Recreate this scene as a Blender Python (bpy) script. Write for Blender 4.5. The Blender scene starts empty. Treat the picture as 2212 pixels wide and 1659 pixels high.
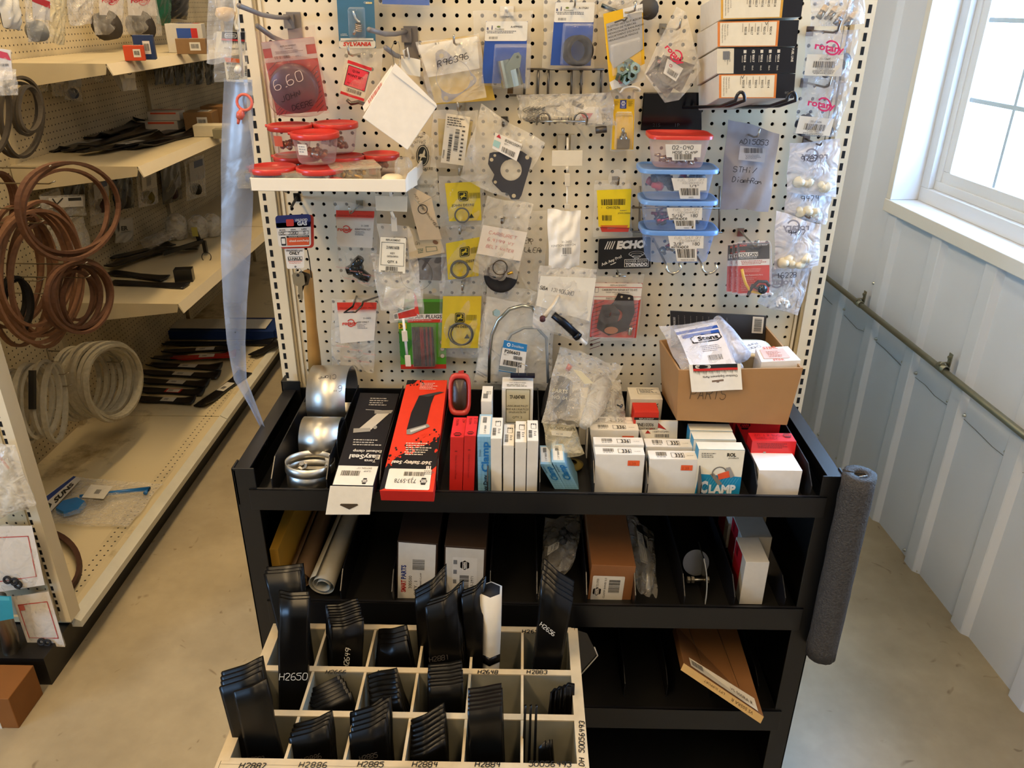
import bpy, math, random
from mathutils import Vector as V, Matrix
SC = bpy.context.scene
COL = SC.collection
# ---------------------------------------------------------------- camera
F, CH, PIT, YAW, ROLL = 1700.0, 1.78, math.radians(25.6), math.radians(0.7), math.radians(0.4)
_f = V((-math.sin(YAW)*math.cos(PIT), math.cos(YAW)*math.cos(PIT), -math.sin(PIT)))
_r0 = V((math.cos(YAW), math.sin(YAW), 0)); _u0 = _r0.cross(_f)
_r = _r0*math.cos(ROLL)+_u0*math.sin(ROLL); _u = -_r0*math.sin(ROLL)+_u0*math.cos(ROLL)
cam = bpy.data.objects.new('camera', bpy.data.cameras.new('camera')); COL.objects.link(cam)
cam.matrix_world = Matrix(((_r.x, _u.x, -_f.x, 0), (_r.y, _u.y, -_f.y, 0), (_r.z, _u.z, -_f.z, CH), (0, 0, 0, 1)))
cam.data.sensor_width = 36; cam.data.lens = F/2212*36; cam.data.clip_start = 0.02; cam.data.clip_end = 60
SC.camera = cam
# ---------------------------------------------------------------- light, world, exposure
SC.view_settings.view_transform = 'Standard'; SC.view_settings.look = 'None'
SC.view_settings.exposure = -0.2; SC.view_settings.gamma = 1.0; SC.view_settings.use_curve_mapping = False
SC.cycles.max_bounces = 5; SC.cycles.diffuse_bounces = 3; SC.cycles.glossy_bounces = 2; SC.cycles.adaptive_threshold = 0.045
SC.cycles.transmission_bounces = 4; SC.cycles.transparent_max_bounces = 14
SC.cycles.caustics_reflective = False; SC.cycles.caustics_refractive = False
SC.cycles.sample_clamp_indirect = 4.0
W_ = bpy.data.worlds.new('sky'); SC.world = W_; W_.use_nodes = True
_bg = W_.node_tree.nodes['Background']; _bg.inputs[0].default_value = (0.35, 0.61, 1.0, 1); _bg.inputs[1].default_value = 29.0
def area(name, loc, rot, sx, sy, power, col, spread=180):
    l = bpy.data.lights.new(name, 'AREA'); l.shape = 'RECTANGLE'; l.size = sx; l.size_y = sy; l.energy = power; l.color = col
    l.spread = math.radians(spread)
    o = bpy.data.objects.new(name, l); COL.objects.link(o); o.location = loc; o.rotation_euler = rot; return o
WARM = (1.0, 0.70, 0.36)
STRIPS = ((-1.3, 0.1), (-3.4, 2.6), (0.45, 0.0), (-1.0, 3.3), (-1.0, -3.4))
for i, (x, y) in enumerate(STRIPS):
    area('strip_light_lamp', (x, y, 3.30), (0, 0, 0), 0.22, 2.3, (68, 16, 36, 48, 24)[i], WARM)
_p = area('window_portal', (1.72, 2.05, 1.75), (0, math.radians(90), math.radians(3.3)), 1.15, 1.65, 1, (1, 1, 1)); _p.data.cycles.is_portal = True
_sun = bpy.data.lights.new('sun', 'SUN'); _sun.energy = 5.0; _sun.angle = math.radians(1.0); _sun.color = (1, 0.97, 0.9)
_so = bpy.data.objects.new('sun', _sun); COL.objects.link(_so)
_so.rotation_euler = V((-0.10, 0.30, -1.0)).to_track_quat('-Z', 'Y').to_euler()
_p2 = area('window_portal', (-5.05, -1.6, 1.75), (0, math.radians(-90), 0), 1.2, 2.0, 1, (1, 1, 1)); _p2.data.cycles.is_portal = True  # portal for the added window in the left wall
# ---------------------------------------------------------------- pixel rays (photo 2212x1659)
def ray(px, py): return _f+_r*((px-1106)/F)-_u*((py-829.5)/F)
CP = V((0, 0, CH))
def onY(px, py, Y): d = ray(px, py); return CP+d*(Y/d.y)
def onZ(px, py, Z): d = ray(px, py); return CP+d*((Z-CH)/d.z)
def onX(px, py, X): d = ray(px, py); return CP+d*(X/d.x)
WA, WB = 1.53, -0.0577                      # right wall: x = WA + WB*y
def onW(px, py): d = ray(px, py); return CP+d*(WA/(d.x-WB*d.y))
# ---------------------------------------------------------------- materials
def lin(h):
    h = h.lstrip('#'); h = h if len(h) == 6 else ''.join(x*2 for x in h); c = [int(h[i:i+2], 16)/255 for i in (0, 2, 4)]
    return tuple(x/12.92 if x <= 0.04045 else ((x+0.055)/1.055)**2.4 for x in c)
_MC = {}
KIND = dict(paper=(.75, 0, .3), card=(.5, 0, .4), print=(.38, 0, .5), plastic=(.35, 0, .5), gloss=(.14, 0, .5), steel=(.3, 0, .28), metal=(.28, 1, .5), dull=(.5, 1, .5), paint=(.42, 0, .5),
            rubber=(.7, 0, .35), wood=(.7, 0, .3), enamel=(.3, 0, .5))
def nd(nt, t, **kw):
    n = nt.nodes.new(t)
    for k, v in kw.items(): setattr(n, k, v)
    return n
def mat(hexc, kind='paper', bump=0.0, scale=60.0, var=0.10, rough=None):
    key = (hexc, kind, bump, scale, var, rough)
    if key in _MC: return _MC[key]
    m = bpy.data.materials.new(kind+'_'+hexc.lstrip('#')); m.use_nodes = True; nt = m.node_tree; L = nt.links
    b = nt.nodes['Principled BSDF']; r, me, sp = KIND[kind]
    b.inputs['Roughness'].default_value = rough if rough is not None else r
    b.inputs['Metallic'].default_value = me; b.inputs['Specular IOR Level'].default_value = sp
    tc = nd(nt, 'ShaderNodeTexCoord'); no = nd(nt, 'ShaderNodeTexNoise'); no.inputs['Scale'].default_value = scale; no.inputs['Detail'].default_value = 3
    L.new(tc.outputs['Object'], no.inputs['Vector'])
    c = lin(hexc); mr = nd(nt, 'ShaderNodeMapRange'); mr.inputs[3].default_value = 1-var; mr.inputs[4].default_value = 1+var*.5
    L.new(no.outputs[0], mr.inputs[0])
    mx = nd(nt, 'ShaderNodeVectorMath', operation='SCALE'); mx.inputs[0].default_value = c
    L.new(mr.outputs[0], mx.inputs['Scale']); L.new(mx.outputs[0], b.inputs['Base Color'])
    if bump:
        bp = nd(nt, 'ShaderNodeBump'); bp.inputs['Strength'].default_value = bump; bp.inputs['Distance'].default_value = 0.004
        L.new(no.outputs[0], bp.inputs['Height']); L.new(bp.outputs[0], b.inputs['Normal'])
    _MC[key] = m; return m
def film(hexc='#f4f0e6', fog=.14, rough=.12, bump=.5, scale=26.0):
    key = ('film', hexc, fog, rough, bump, scale)
    if key in _MC: return _MC[key]
    m = bpy.data.materials.new('clear_film'); m.use_nodes = True; nt = m.node_tree; L = nt.links
    b = nt.nodes['Principled BSDF']; out = nt.nodes['Material Output']
    b.inputs['Base Color'].default_value = (*lin(hexc), 1); b.inputs['Roughness'].default_value = rough
    b.inputs['Specular IOR Level'].default_value = .8
    tc = nd(nt, 'ShaderNodeTexCoord'); no = nd(nt, 'ShaderNodeTexNoise'); no.inputs['Scale'].default_value = scale; no.inputs['Detail'].default_value = 2; no.inputs['Distortion'].default_value = 1.2
    L.new(tc.outputs['Object'], no.inputs['Vector'])
    bp = nd(nt, 'ShaderNodeBump'); bp.inputs['Strength'].default_value = bump; bp.inputs['Distance'].default_value = 0.02
    L.new(no.outputs[0], bp.inputs['Height']); L.new(bp.outputs[0], b.inputs['Normal'])
    lw = nd(nt, 'ShaderNodeLayerWeight'); L.new(bp.outputs[0], lw.inputs['Normal']); pw = nd(nt, 'ShaderNodeMath', operation='POWER'); L.new(lw.outputs['Facing'], pw.inputs[0]); pw.inputs[1].default_value = 4
    fr = nd(nt, 'ShaderNodeMath', operation='MULTIPLY_ADD'); L.new(pw.outputs[0], fr.inputs[0]); fr.inputs[1].default_value = .55; fr.inputs[2].default_value = .03
    mr = nd(nt, 'ShaderNodeMapRange'); mr.inputs[1].default_value = .35; mr.inputs[2].default_value = .75
    mr.inputs[3].default_value = fog*.6; mr.inputs[4].default_value = fog*1.5
    L.new(no.outputs[0], mr.inputs[0])
    ad = nd(nt, 'ShaderNodeMath', operation='ADD', use_clamp=True); L.new(mr.outputs[0], ad.inputs[0]); L.new(fr.outputs[0], ad.inputs[1])
    tr = nd(nt, 'ShaderNodeBsdfTransparent'); mx = nd(nt, 'ShaderNodeMixShader')
    L.new(ad.outputs[0], mx.inputs[0]); L.new(tr.outputs[0], mx.inputs[1]); L.new(b.outputs[0], mx.inputs[2]); L.new(mx.outputs[0], out.inputs[0])
    _MC[key] = m; return m
# ---------------------------------------------------------------- mesh builder
LOC = {}
class M:
    def __init__(s): s.v = []; s.f = []; s.mi = []; s.ms = []; s.sm = []
    def _m(s, m):
        if m not in s.ms: s.ms.append(m)
        return s.ms.index(m)
    def add(s, vs, fs, m, smooth=False):
        o = len(s.v); s.v += [V(x) for x in vs]; k = s._m(m)
        for f in fs: s.f.append([o+i for i in f]); s.mi.append(k); s.sm.append(smooth)
        return s
    def quad(s, a, b, c, d, m): return s.add((a, b, c, d), ((0, 1, 2, 3),), m)
    def hexa(s, fr, bk, m):                       # front quad TL TR BR BL, back quad the same order
        return s.add(list(fr)+list(bk), ((0, 3, 2, 1), (4, 5, 6, 7), (0, 1, 5, 4), (1, 2, 6, 5), (2, 3, 7, 6), (3, 0, 4, 7)), m)
    def box(s, lo, hi, m):
        (a, b, c), (d, e, f) = lo, hi
        return s.hexa((V((a, b, f)), V((d, b, f)), V((d, b, c)), V((a, b, c))), (V((a, e, f)), V((d, e, f)), V((d, e, c)), V((a, e, c))), m)
    def tube(s, path, r, m, n=8, closed=False, flat=1.0, upv=None):
        P = [V(p) for p in path]; N = len(P); rings = []; last = None
        for i, p in enumerate(P):
            a = P[i-1] if (i > 0 or closed) else p; b = P[(i+1) % N] if (i < N-1 or closed) else p
            t = (b-a).normalized() if (b-a).length > 1e-9 else V((0, 0, 1))
            if upv is not None: x = t.cross(V(upv))
            elif last is not None: x = last-t*last.dot(t)
            else: x = t.cross(V((0, 0, 1))) if abs(t.z) < .9 else t.cross(V((0, 1, 0)))
            if x.length < 1e-6: x = t.orthogonal()
            x.normalize(); last = x; y = t.cross(x)
            rr = r[i] if isinstance(r, (list, tuple)) else r
            rings.append([p+x*(math.cos(2*math.pi*(k+.5)/n)*rr)+y*(math.sin(2*math.pi*(k+.5)/n)*rr*flat) for k in range(n)])
        vs = [q for g in rings for q in g]; fs = []
        for i in range(N if closed else N-1):
            j = (i+1) % N
            for k in range(n): fs.append((i*n+k, i*n+(k+1) % n, j*n+(k+1) % n, j*n+k))
        if not closed: fs += [tuple(range(n))[::-1], tuple((N-1)*n+k for k in range(n))]
        return s.add(vs, fs, m, n > 4)
    def lathe(s, prof, o, ax, m, n=20, smooth=True, sq=0.0, sx=1.0, sy=1.0):   # prof: (radius, height) list; sq rounds towards a rectangle
        ax = V(ax).normalized(); x = V((0, 0, 1)).cross(ax).normalized() if abs(ax.z) < .99 else V((1, 0, 0)); y = ax.cross(x); vs = []; fs = []
        for r, h in prof:
            for k in range(n):
                a = 2*math.pi*(k+.5)/n; c, d = math.cos(a), math.sin(a)
                if sq: q = (abs(c)**sq+abs(d)**sq)**(-1/sq); c *= q; d *= q
                vs.append(V(o)+ax*h+x*(c*r*sx)+y*(d*r*sy))
        for i in range(len(prof)-1):
            for k in range(n): fs.append((i*n+k, i*n+(k+1) % n, (i+1)*n+(k+1) % n, (i+1)*n+k))
        return s.add(vs, fs, m, smooth)
    def disc(s, o, ax, r, m, n=20):
        ax = V(ax).normalized(); x = ax.orthogonal().normalized(); y = ax.cross(x)
        return s.add([V(o)+x*(math.cos(2*math.pi*k/n)*r)+y*(math.sin(2*math.pi*k/n)*r) for k in range(n)], (tuple(range(n)),), m)
    def grid(s, fn, nu, nv, m, smooth=True):
        vs = [fn(i/nu, j/nv) for j in range(nv+1) for i in range(nu+1)]; w = nu+1
        return s.add(vs, [(j*w+i, j*w+i+1, (j+1)*w+i+1, (j+1)*w+i) for j in range(nv) for i in range(nu)], m, smooth)
    def sheet(s, fn, nu, nv, th, m, smooth=True):  # fn(u,v,side) closed thin solid
        w = nu+1; n = w*(nv+1); vs = [fn(i/nu, j/nv, +th/2) for j in range(nv+1) for i in range(w)]+[fn(i/nu, j/nv, -th/2) for j in range(nv+1) for i in range(w)]
        fs = []
        for j in range(nv):
            for i in range(nu):
                a = j*w+i; fs.append((a, a+w, a+w+1, a+1)); fs.append((n+a, n+a+1, n+a+w+1, n+a+w))
        e = [(i, i+1) for i in range(nu)]+[(j*w+nu, (j+1)*w+nu) for j in range(nv)]+[(nv*w+i+1, nv*w+i) for i in range(nu)[::-1]]+[((j+1)*w, j*w) for j in range(nv)[::-1]]
        s.add(vs, fs, m, smooth); o = len(s.v)-2*n; k = s._m(m)
        for a, b in e: s.f.append([o+a, o+b, o+n+b, o+n+a]); s.mi.append(k); s.sm.append(False)
        return s
    def build(s, name, parent=None, bevel=0, loc=None):
        me = bpy.data.meshes.new(name)
        base = LOC[parent.name] if parent else (V(loc) if loc is not None else V((0, 0, 0)))
        me.from_pydata([tuple(q-base) for q in s.v], [], s.f)
        for m in s.ms: me.materials.append(m)
        me.polygons.foreach_set('material_index', s.mi); me.polygons.foreach_set('use_smooth', s.sm); me.update()
        o = bpy.data.objects.new(name, me); COL.objects.link(o)
        if parent:
            o.parent = parent
        else: o.location = base
        LOC[o.name] = base
        if bevel:
            b = o.modifiers.new('bevel', 'BEVEL'); b.width = bevel; b.segments = 2; b.limit_method = 'ANGLE'; b.angle_limit = .7
        return o
def tag(o, label, cat, group=None):
    o['label'] = label; o['category'] = cat
    if group: o['group'] = group
    return o
def thing(name, label, cat, loc, group=None):
    o = bpy.data.objects.new(name, None); COL.objects.link(o); o.empty_display_size = .02
    o.location = V(loc); LOC[o.name] = V(loc); return tag(o, label, cat, group)
def struct(o): o['kind'] = 'structure'; return o
def dup(root, delta, label=None, group=None):
    def cp(o, par):
        c = o.copy(); COL.objects.link(c)
        if par: c.parent = par
        for ch in o.children: cp(ch, c)
        return c
    r = cp(root, None); r.location = root.location+V(delta)
    if label: r['label'] = label
    if group: r['group'] = group
    return r
# ---------------------------------------------------------------- frames and printing
EPS = 0.00035
class Fr:
    def __init__(s, q, W=None, H=None, warp=None):
        s.q = [V(x) for x in q]; a, b, c, d = s.q
        s.n = ((b-a)+(c-d)).cross((a-d)+(b-c)).normalized(); s.W = W or 100.; s.H = H or 100.; s.warp = warp
        s.mm = (b-a).length/s.W
    def p(s, u, v, n=0.0):
        x, y = u/s.W, v/s.H; a, b, c, d = s.q
        k = (a*(1-x)+b*x)*(1-y)+(d*(1-x)+c*x)*y
        return k+s.n*(n+(s.warp(x, y) if s.warp else 0))
    def sub(s, u0, v0, u1, v1, n=0.0):
        return Fr([s.p(u0, v0, n), s.p(u1, v0, n), s.p(u1, v1, n), s.p(u0, v1, n)], u1-u0, v1-v0)
def dist(a, b): return math.hypot(a[0]-b[0], a[1]-b[1])
def px(q, Y, warp=None):                              # quad of photo pixels on the plane(s) y=Y
    Ys = Y if isinstance(Y, (list, tuple)) else [Y]*4
    return Fr([onY(p[0], p[1], y) for p, y in zip(q, Ys)], (dist(q[0], q[1])+dist(q[3], q[2]))/2, (dist(q[0], q[3])+dist(q[1], q[2]))/2, warp)
_TX = {}
def glyphs(t, bold):
    k = (t, bold)
    if k not in _TX:
        c = bpy.data.curves.new('t', 'FONT'); c.body = t; c.size = 1.0; c.offset = bold; c.resolution_u = 2
        o = bpy.data.objects.new('t', c); COL.objects.link(o); me = bpy.data.meshes.new_from_object(o)
        vs = [(q.co.x, q.co.y) for q in me.vertices]; fs = [tuple(p.vertices) for p in me.polygons]
        _TX[k] = (vs, fs, max([q[0] for q in vs] or [1])); bpy.data.objects.remove(o); bpy.data.curves.remove(c); bpy.data.meshes.remove(me)
    return _TX[k]
class Art:
    """prints flat shapes on a frame into a mesh; k = layer"""
    def __init__(s, m, fr, base=0.0): s.m = m; s.fr = fr; s.b = base
    def P(s, u, v, k): return s.fr.p(u, v, s.b+EPS*k)
    def poly(s, pts, c, k=1, kind='print'):
        s.m.add([s.P(u, v, k) for u, v in pts], (tuple(range(len(pts))),), mat(c, kind)); return s
    def rect(s, u0, v0, u1, v1, c, k=1, kind='print'):
        if s.fr.warp:
            nu = max(1, int(8*abs(u1-u0)/s.fr.W)); nv = max(1, int(10*abs(v1-v0)/s.fr.H))
            s.m.grid(lambda x, y: s.P(u0+(u1-u0)*x, v0+(v1-v0)*y, k), nu, nv, mat(c, kind)); return s
        return s.poly([(u0, v0), (u1, v0), (u1, v1), (u0, v1)], c, k, kind)
    def full(s, c, k=0, kind='print'): return s.rect(0, 0, s.fr.W, s.fr.H, c, k, kind)
    def rrect(s, u0, v0, u1, v1, r, c, k=1, kind='print'):
        pts = []
        for (x, y, a) in ((u1-r, v0+r, -90), (u1-r, v1-r, 0), (u0+r, v1-r, 90), (u0+r, v0+r, 180)):
            for j in range(5): t = math.radians(a+j*22.5); pts.append((x+r*math.cos(t), y+r*math.sin(t)))
        return s.poly(pts, c, k, kind)
    def circ(s, u, v, r, c, k=1, n=24, ry=None, kind='print'):
        ry = ry or r; return s.poly([(u+r*math.cos(2*math.pi*i/n), v+ry*math.sin(2*math.pi*i/n)) for i in range(n)], c, k, kind)
    def ring(s, u, v, r0, r1, c, k=1, n=28, a0=0, a1=360, q=1.0, kind='print'):
        vs = []
        for i in range(n+1):
            t = math.radians(a0+(a1-a0)*i/n); vs += [s.P(u+r0*math.cos(t), v+r0*q*math.sin(t), k), s.P(u+r1*math.cos(t), v+r1*q*math.sin(t), k)]
        s.m.add(vs, [(2*i, 2*i+1, 2*i+3, 2*i+2) for i in range(n)], mat(c, kind)); return s
    def frame(s, u0, v0, u1, v1, w, c, k=1):
        for a in ((u0, v0, u1, v0+w), (u0, v1-w, u1, v1), (u0, v0, u0+w, v1), (u1-w, v0, u1, v1)): s.rect(*a, c, k)
        return s
    def line(s, pts, w, c, k=1, kind='print'):
        for (a, b), (d, e) in zip(pts, pts[1:]):
            L = math.hypot(d-a, e-b) or 1; nx, ny = -(e-b)/L*w/2, (d-a)/L*w/2
            s.m.add([s.P(a+nx, b+ny, k), s.P(d+nx, e+ny, k), s.P(d-nx, e-ny, k), s.P(a-nx, b-ny, k)], ((0, 1, 2, 3),), mat(c, kind))
        return s
    def _place(s, pts, u, v, rot, mx, my, shear):
        a = math.radians(rot); ca, sa = math.cos(a), math.sin(a); out = []
        for x, y in pts:
            x = (x+shear*y)*mx; y = -y*my; out.append((u+x*ca-y*sa, v+x*sa+y*ca))
        return out
    def text(s, t, u, v, h, c='#15130f', k=2, al='l', rot=0, bold=.0, mx=1, my=1, shear=0, w=None):
        """h cap height; v baseline; rot clockwise degrees; w fits the width"""
        vs, fs, wd = glyphs(t, bold); sc = h/.70; sx = sc if w is None else w/wd
        off = {'l': 0, 'c': -wd*sx/2, 'r': -wd*sx}[al]
        pts = s._place([(x*sx+off, y*sc) for x, y in vs], u, v, rot, mx, my, shear)
        if vs: s.m.add([s.P(a, b, k) for a, b in pts], fs, mat(c, 'print'))
        return s
    def hand(s, t, u, v, h, c='#1a1a22', k=2, rot=0, w=.6, sp=5.0, mx=1, my=1, wd=None):
        """pen lettering; v baseline"""
        rnd = random.Random(t); x0 = 0
        if wd: sc = wd/(sp*len(t)-1); sy = h/6
        else: sc = sy = h/6
        for ch in t:
            for st in HF.get(ch.upper() if ch not in HF else ch, '').split('|'):
                p = [(int(q[0]), int(q[1])) for q in st.split()]
                if len(p) > 2:
                    for _ in range(2 if len(p) < 9 else 1):
                        n = [p[0]]
                        for a, b in zip(p, p[1:]): n += [(a[0]*.75+b[0]*.25, a[1]*.75+b[1]*.25), (a[0]*.25+b[0]*.75, a[1]*.25+b[1]*.75)]
                        p = n+[p[-1]]
                jy = 0
                if p: s.line(s._place([((x0+a)*sc, b*sy+jy) for a, b in p], u, v, rot, mx, my, .12), w, c, k)
            x0 += sp+rnd.uniform(-.5, .5) if ch != '.' else 2.5
        return s
    def bars(s, u0, v0, u1, v1, c='#171512', k=2, seed=1, vert=True):
        r = random.Random(seed); x = 0; L = (u1-u0) if vert else (v1-v0); st = max(L/38, .35)
        while x < L:
            w = st*r.choice((.5, .5, 1, 1.5)); w = min(w, L-x)
            if vert: s.rect(u0+x, v0, u0+x+w, v1, c, k)
            else: s.rect(u0, v0+x, u1, v0+x+w, c, k)
            x += w+st*r.choice((.5, .7, 1, 1.4))
        return s
    def fine(s, u0, v0, u1, v1, n, c='#3a3733', k=2, seed=3, th=.42):
        r = random.Random(seed); dv = (v1-v0)/n
        for i in range(n):
            u = u0+r.random()*.06*(u1-u0); e = u1-r.random()*.35*(u1-u0); y = v0+dv*i
            while u < e:
                w = min(r.uniform(1.2, 4.5)*max(.6, dv/3), e-u); s.rect(u, y, u+w, y+dv*th, c, k); u += w+dv*.28
        return s
HF = dict(A="00 26 40|12 32", B="00 06 36 35 33 03|33 42 40 00", C="45 36 16 05 01 10 30 41", D="00 06 26 44 42 20 00", E="46 06 00 40|03 33", F="46 06 00|03 33",
  G="45 36 16 05 01 10 30 41 43 23", H="06 00|46 40|03 43", I="26 20", J="46 41 30 10 01", K="06 00|46 03 40", L="06 00 40", M="00 06 23 46 40", N="00 06 40 46",
  O="16 05 01 10 30 41 45 36 16", P="00 06 36 45 44 33 03", Q="16 05 01 10 30 41 45 36 16|22 40", R="00 06 36 45 44 33 03|23 40", S="45 36 16 05 04 13 33 42 41 30 10 01",
  T="06 46|26 20", U="06 01 10 30 41 46", V="06 20 46", W="06 10 23 30 46", X="06 40|46 00", Y="06 23 46|23 20", Z="06 46 00 40", i="23 20|25 26", l="26 20", h="06 00|03 13 33 42 40",
  a="42 33 13 02 01 10 30 42|43 40", p="03 00|03 23 33 32 21 01", m="00 03 13 21 23 33 40", w="03 10 22 30 43", e="02 32 33 23 03 01 10 30")
HF.update({'0': "16 05 01 10 30 41 45 36 16", '1': "15 26 20", '2': "05 16 36 45 44 22 00 40", '3': "05 16 36 45 44 33 23 33 42 41 30 10 01", '4': "16 03 43|36 30", '5': "46 06 04 34 43 41 30 10 01",
  '6': "36 16 04 01 10 30 41 42 33 13 02", '7': "06 46 10", '8': "13 04 05 16 36 45 44 33 13 02 01 10 30 41 42 33", '9': "42 44 36 16 05 04 13 33 44 46|44 30", '-': "13 33", '.': "10 20", '/': "00 46",
  '"': "16 14|36 34", "'": "26 24", ',': "20 10"})
# ================================================================ room shell
def nodemat(name, build):
    m = bpy.data.materials.new(name); m.use_nodes = True; build(m.node_tree, m.node_tree.nodes['Principled BSDF'], m.node_tree.links); return m
def _floor(nt, b, L):
    tc = nd(nt, 'ShaderNodeTexCoord')
    n1 = nd(nt, 'ShaderNodeTexNoise'); n1.inputs['Scale'].default_value = 1.6; n1.inputs['Detail'].default_value = 6; n1.inputs['Roughness'].default_value = .6
    n2 = nd(nt, 'ShaderNodeTexNoise'); n2.inputs['Scale'].default_value = 22; n2.inputs['Detail'].default_value = 4
    n3 = nd(nt, 'ShaderNodeTexNoise'); n3.inputs['Scale'].default_value = 9; n3.inputs['Detail'].default_value = 2; n3.inputs['Distortion'].default_value = 2.5
    for n in (n1, n2, n3): L.new(tc.outputs['Object'], n.inputs['Vector'])
    cr = nd(nt, 'ShaderNodeValToRGB'); e = cr.color_ramp.elements
    e[0].position = .30; e[0].color = (*lin('#8b7f68'), 1); e[1].position = .72; e[1].color = (*lin('#b5a88c'), 1)
    L.new(n1.outputs[0], cr.inputs[0])
    sp = nd(nt, 'ShaderNodeValToRGB'); e = sp.color_ramp.elements; e[0].position = .24; e[0].color = (.5, .45, .40, 1); e[1].position = .31; e[1].color = (1, 1, 1, 1)
    L.new(n3.outputs[0], sp.inputs[0])
    mx = nd(nt, 'ShaderNodeMixRGB', blend_type='MULTIPLY'); mx.inputs[0].default_value = .8; L.new(cr.outputs[0], mx.inputs[1]); L.new(sp.outputs[0], mx.inputs[2])
    s2 = nd(nt, 'ShaderNodeMapRange'); s2.inputs[3].default_value = .9; s2.inputs[4].default_value = 1.08; L.new(n2.outputs[0], s2.inputs[0])
    m2 = nd(nt, 'ShaderNodeVectorMath', operation='SCALE'); L.new(mx.outputs[0], m2.inputs[0]); L.new(s2.outputs[0], m2.inputs['Scale']); L.new(m2.outputs[0], b.inputs['Base Color'])
    rr = nd(nt, 'ShaderNodeMapRange'); rr.inputs[3].default_value = .22; rr.inputs[4].default_value = .42; L.new(n1.outputs[0], rr.inputs[0]); L.new(rr.outputs[0], b.inputs['Roughness'])
    bp = nd(nt, 'ShaderNodeBump'); bp.inputs['Strength'].default_value = .06; L.new(n2.outputs[0], bp.inputs['Height']); L.new(bp.outputs[0], b.inputs['Normal'])
FLOORM = nodemat('sealed_concrete', _floor)
m = M(); m.box((-5, -5, -.1), (1.95, 7, 0), FLOORM); struct(m.build('floor'))
PLASTER = mat('#cfc6b0', 'paint', .05, 8)
m = M(); m.box((-5, -5, 3.4), (1.95, 7, 3.5), mat('#e3ddcd', 'paint')); struct(m.build('ceiling'))
m = M()
for a, b in (((-5, 0), (-2.66, 3.4)), ((-.54, 0), (7, 3.4)), ((-2.66, 0), (-.54, 1.15)), ((-2.66, 2.35), (-.54, 3.4))): m.box((-5.1, a[0], a[1]), (-5, b[0], b[1]), PLASTER)  # opening left for the added fill window
struct(m.build('wall_left'))
m = M(); m.box((-5.1, 7, 0), (1.95, 7.1, 3.4), PLASTER); struct(m.build('wall_back'))
m = M(); m.box((-5.1, -5.1, 0), (1.95, -5, 3.4), PLASTER); struct(m.build('wall_front'))
m = M()
for a, b in (((-.6, 1.15), (-.54, 2.35)), ((-2.66, 1.15), (-2.6, 2.35)), ((-1.63, 1.15), (-1.57, 2.35)), ((-2.6, 1.15), (-.6, 1.2)), ((-2.6, 2.3), (-.6, 2.35))): m.box((-5.08, min(a[0], b[0]), a[1]), (-4.99, max(a[0], b[0]), b[1]), mat('#dfe4ea', 'plastic'))
struct(m.build('added_fill_window'))  # unseen window, added to send cool daylight onto the right wall
# right wall: ribbed white steel liner, built along s (distance from y=0) with offset d into the room
_wl = math.hypot(1, WB)
def wp(s, z, d=0.0):                                # s measured along +y
    return V((WA+WB*s/_wl, s/_wl, z))+V((-1/_wl, WB/_wl*-1*-1, 0))*d*1.0
WS0, WS1 = -5.0, 7.0
OP0, OP1, OZ0, OZ1 = 1.20, 2.90, 1.155, 2.35        # window opening
WALLM = mat('#dbe5f8', 'paint', .03, 5, .05, .35)
def rib_profile(s0, s1, ph=2.876, per=.305):
    seq = ((-.046, 0), (-.030, .016), (-.026, .018), (.026, .018), (.030, .016), (.046, 0))
    def at(s):
        q = abs((s-ph+per/2) % per-per/2)
        return .018 if q < .026 else (max(0, (.046-q)/.020*.018) if q < .046 else 0)
    pts = []; k = math.floor((s0-ph)/per)-1
    while ph+per*k-.05 < s1:
        pts += [(ph+per*k+a, d) for a, d in seq if s0 < ph+per*k+a < s1]; k += 1
    return [(s0, at(s0))]+pts+[(s1, at(s1))]
m = M()
def panel(s0, s1, z0, z1):
    pr = rib_profile(s0, s1); vs = []
    for s, d in pr: vs += [wp(s, z0, d), wp(s, z1, d)]
    m.add(vs, [(2*i, 2*i+1, 2*i+3, 2*i+2) for i in range(len(pr)-1)], WALLM)
panel(WS0, OP0, 0, 3.4); panel(OP1, WS1, 0, 3.4); panel(OP0, OP1, 0, OZ0); panel(OP0, OP1, OZ1, 3.4)
ob = wp(0, 0, -.14)
for (a, b, c, d) in ((WS0, OP0, 0, 3.4), (OP1, WS1, 0, 3.4), (OP0, OP1, 0, OZ0), (OP0, OP1, OZ1, 3.4)):
    m.quad(wp(a, c, -.15), wp(b, c, -.15), wp(b, d, -.15), wp(a, d, -.15), WALLM)
wall_right = struct(m.build('wall_right'))
m = M(); SCR = mat('#c9cbc8', 'metal')
def onS(pxx, py):                                    # photo pixel on wall -> (s, z)
    q = onW(pxx, py); return q.y*_wl, q.z
for (a, b) in ((1767, 619), (1825, 668), (1871, 712), (1894, 732), (1952, 782), (1980, 806), (2050, 867), (2085, 897), (2175, 976), (1769, 938), (1809, 990), (1899, 1110), (1955, 1188), (1984, 1233), (2143, 1120), (1889, 612)):
    s, z = onS(a, b); m.lathe([(.0001, .008), (.004, .0075), (.0045, .003), (.0065, .002), (.0065, 0)], wp(s, z, .0005), wp(0, 0, 1)-wp(0, 0, 0), SCR, 10)
x = m.build('screw', wall_right); x['label'] = 'small round screw heads and washers'
m = M()
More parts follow.
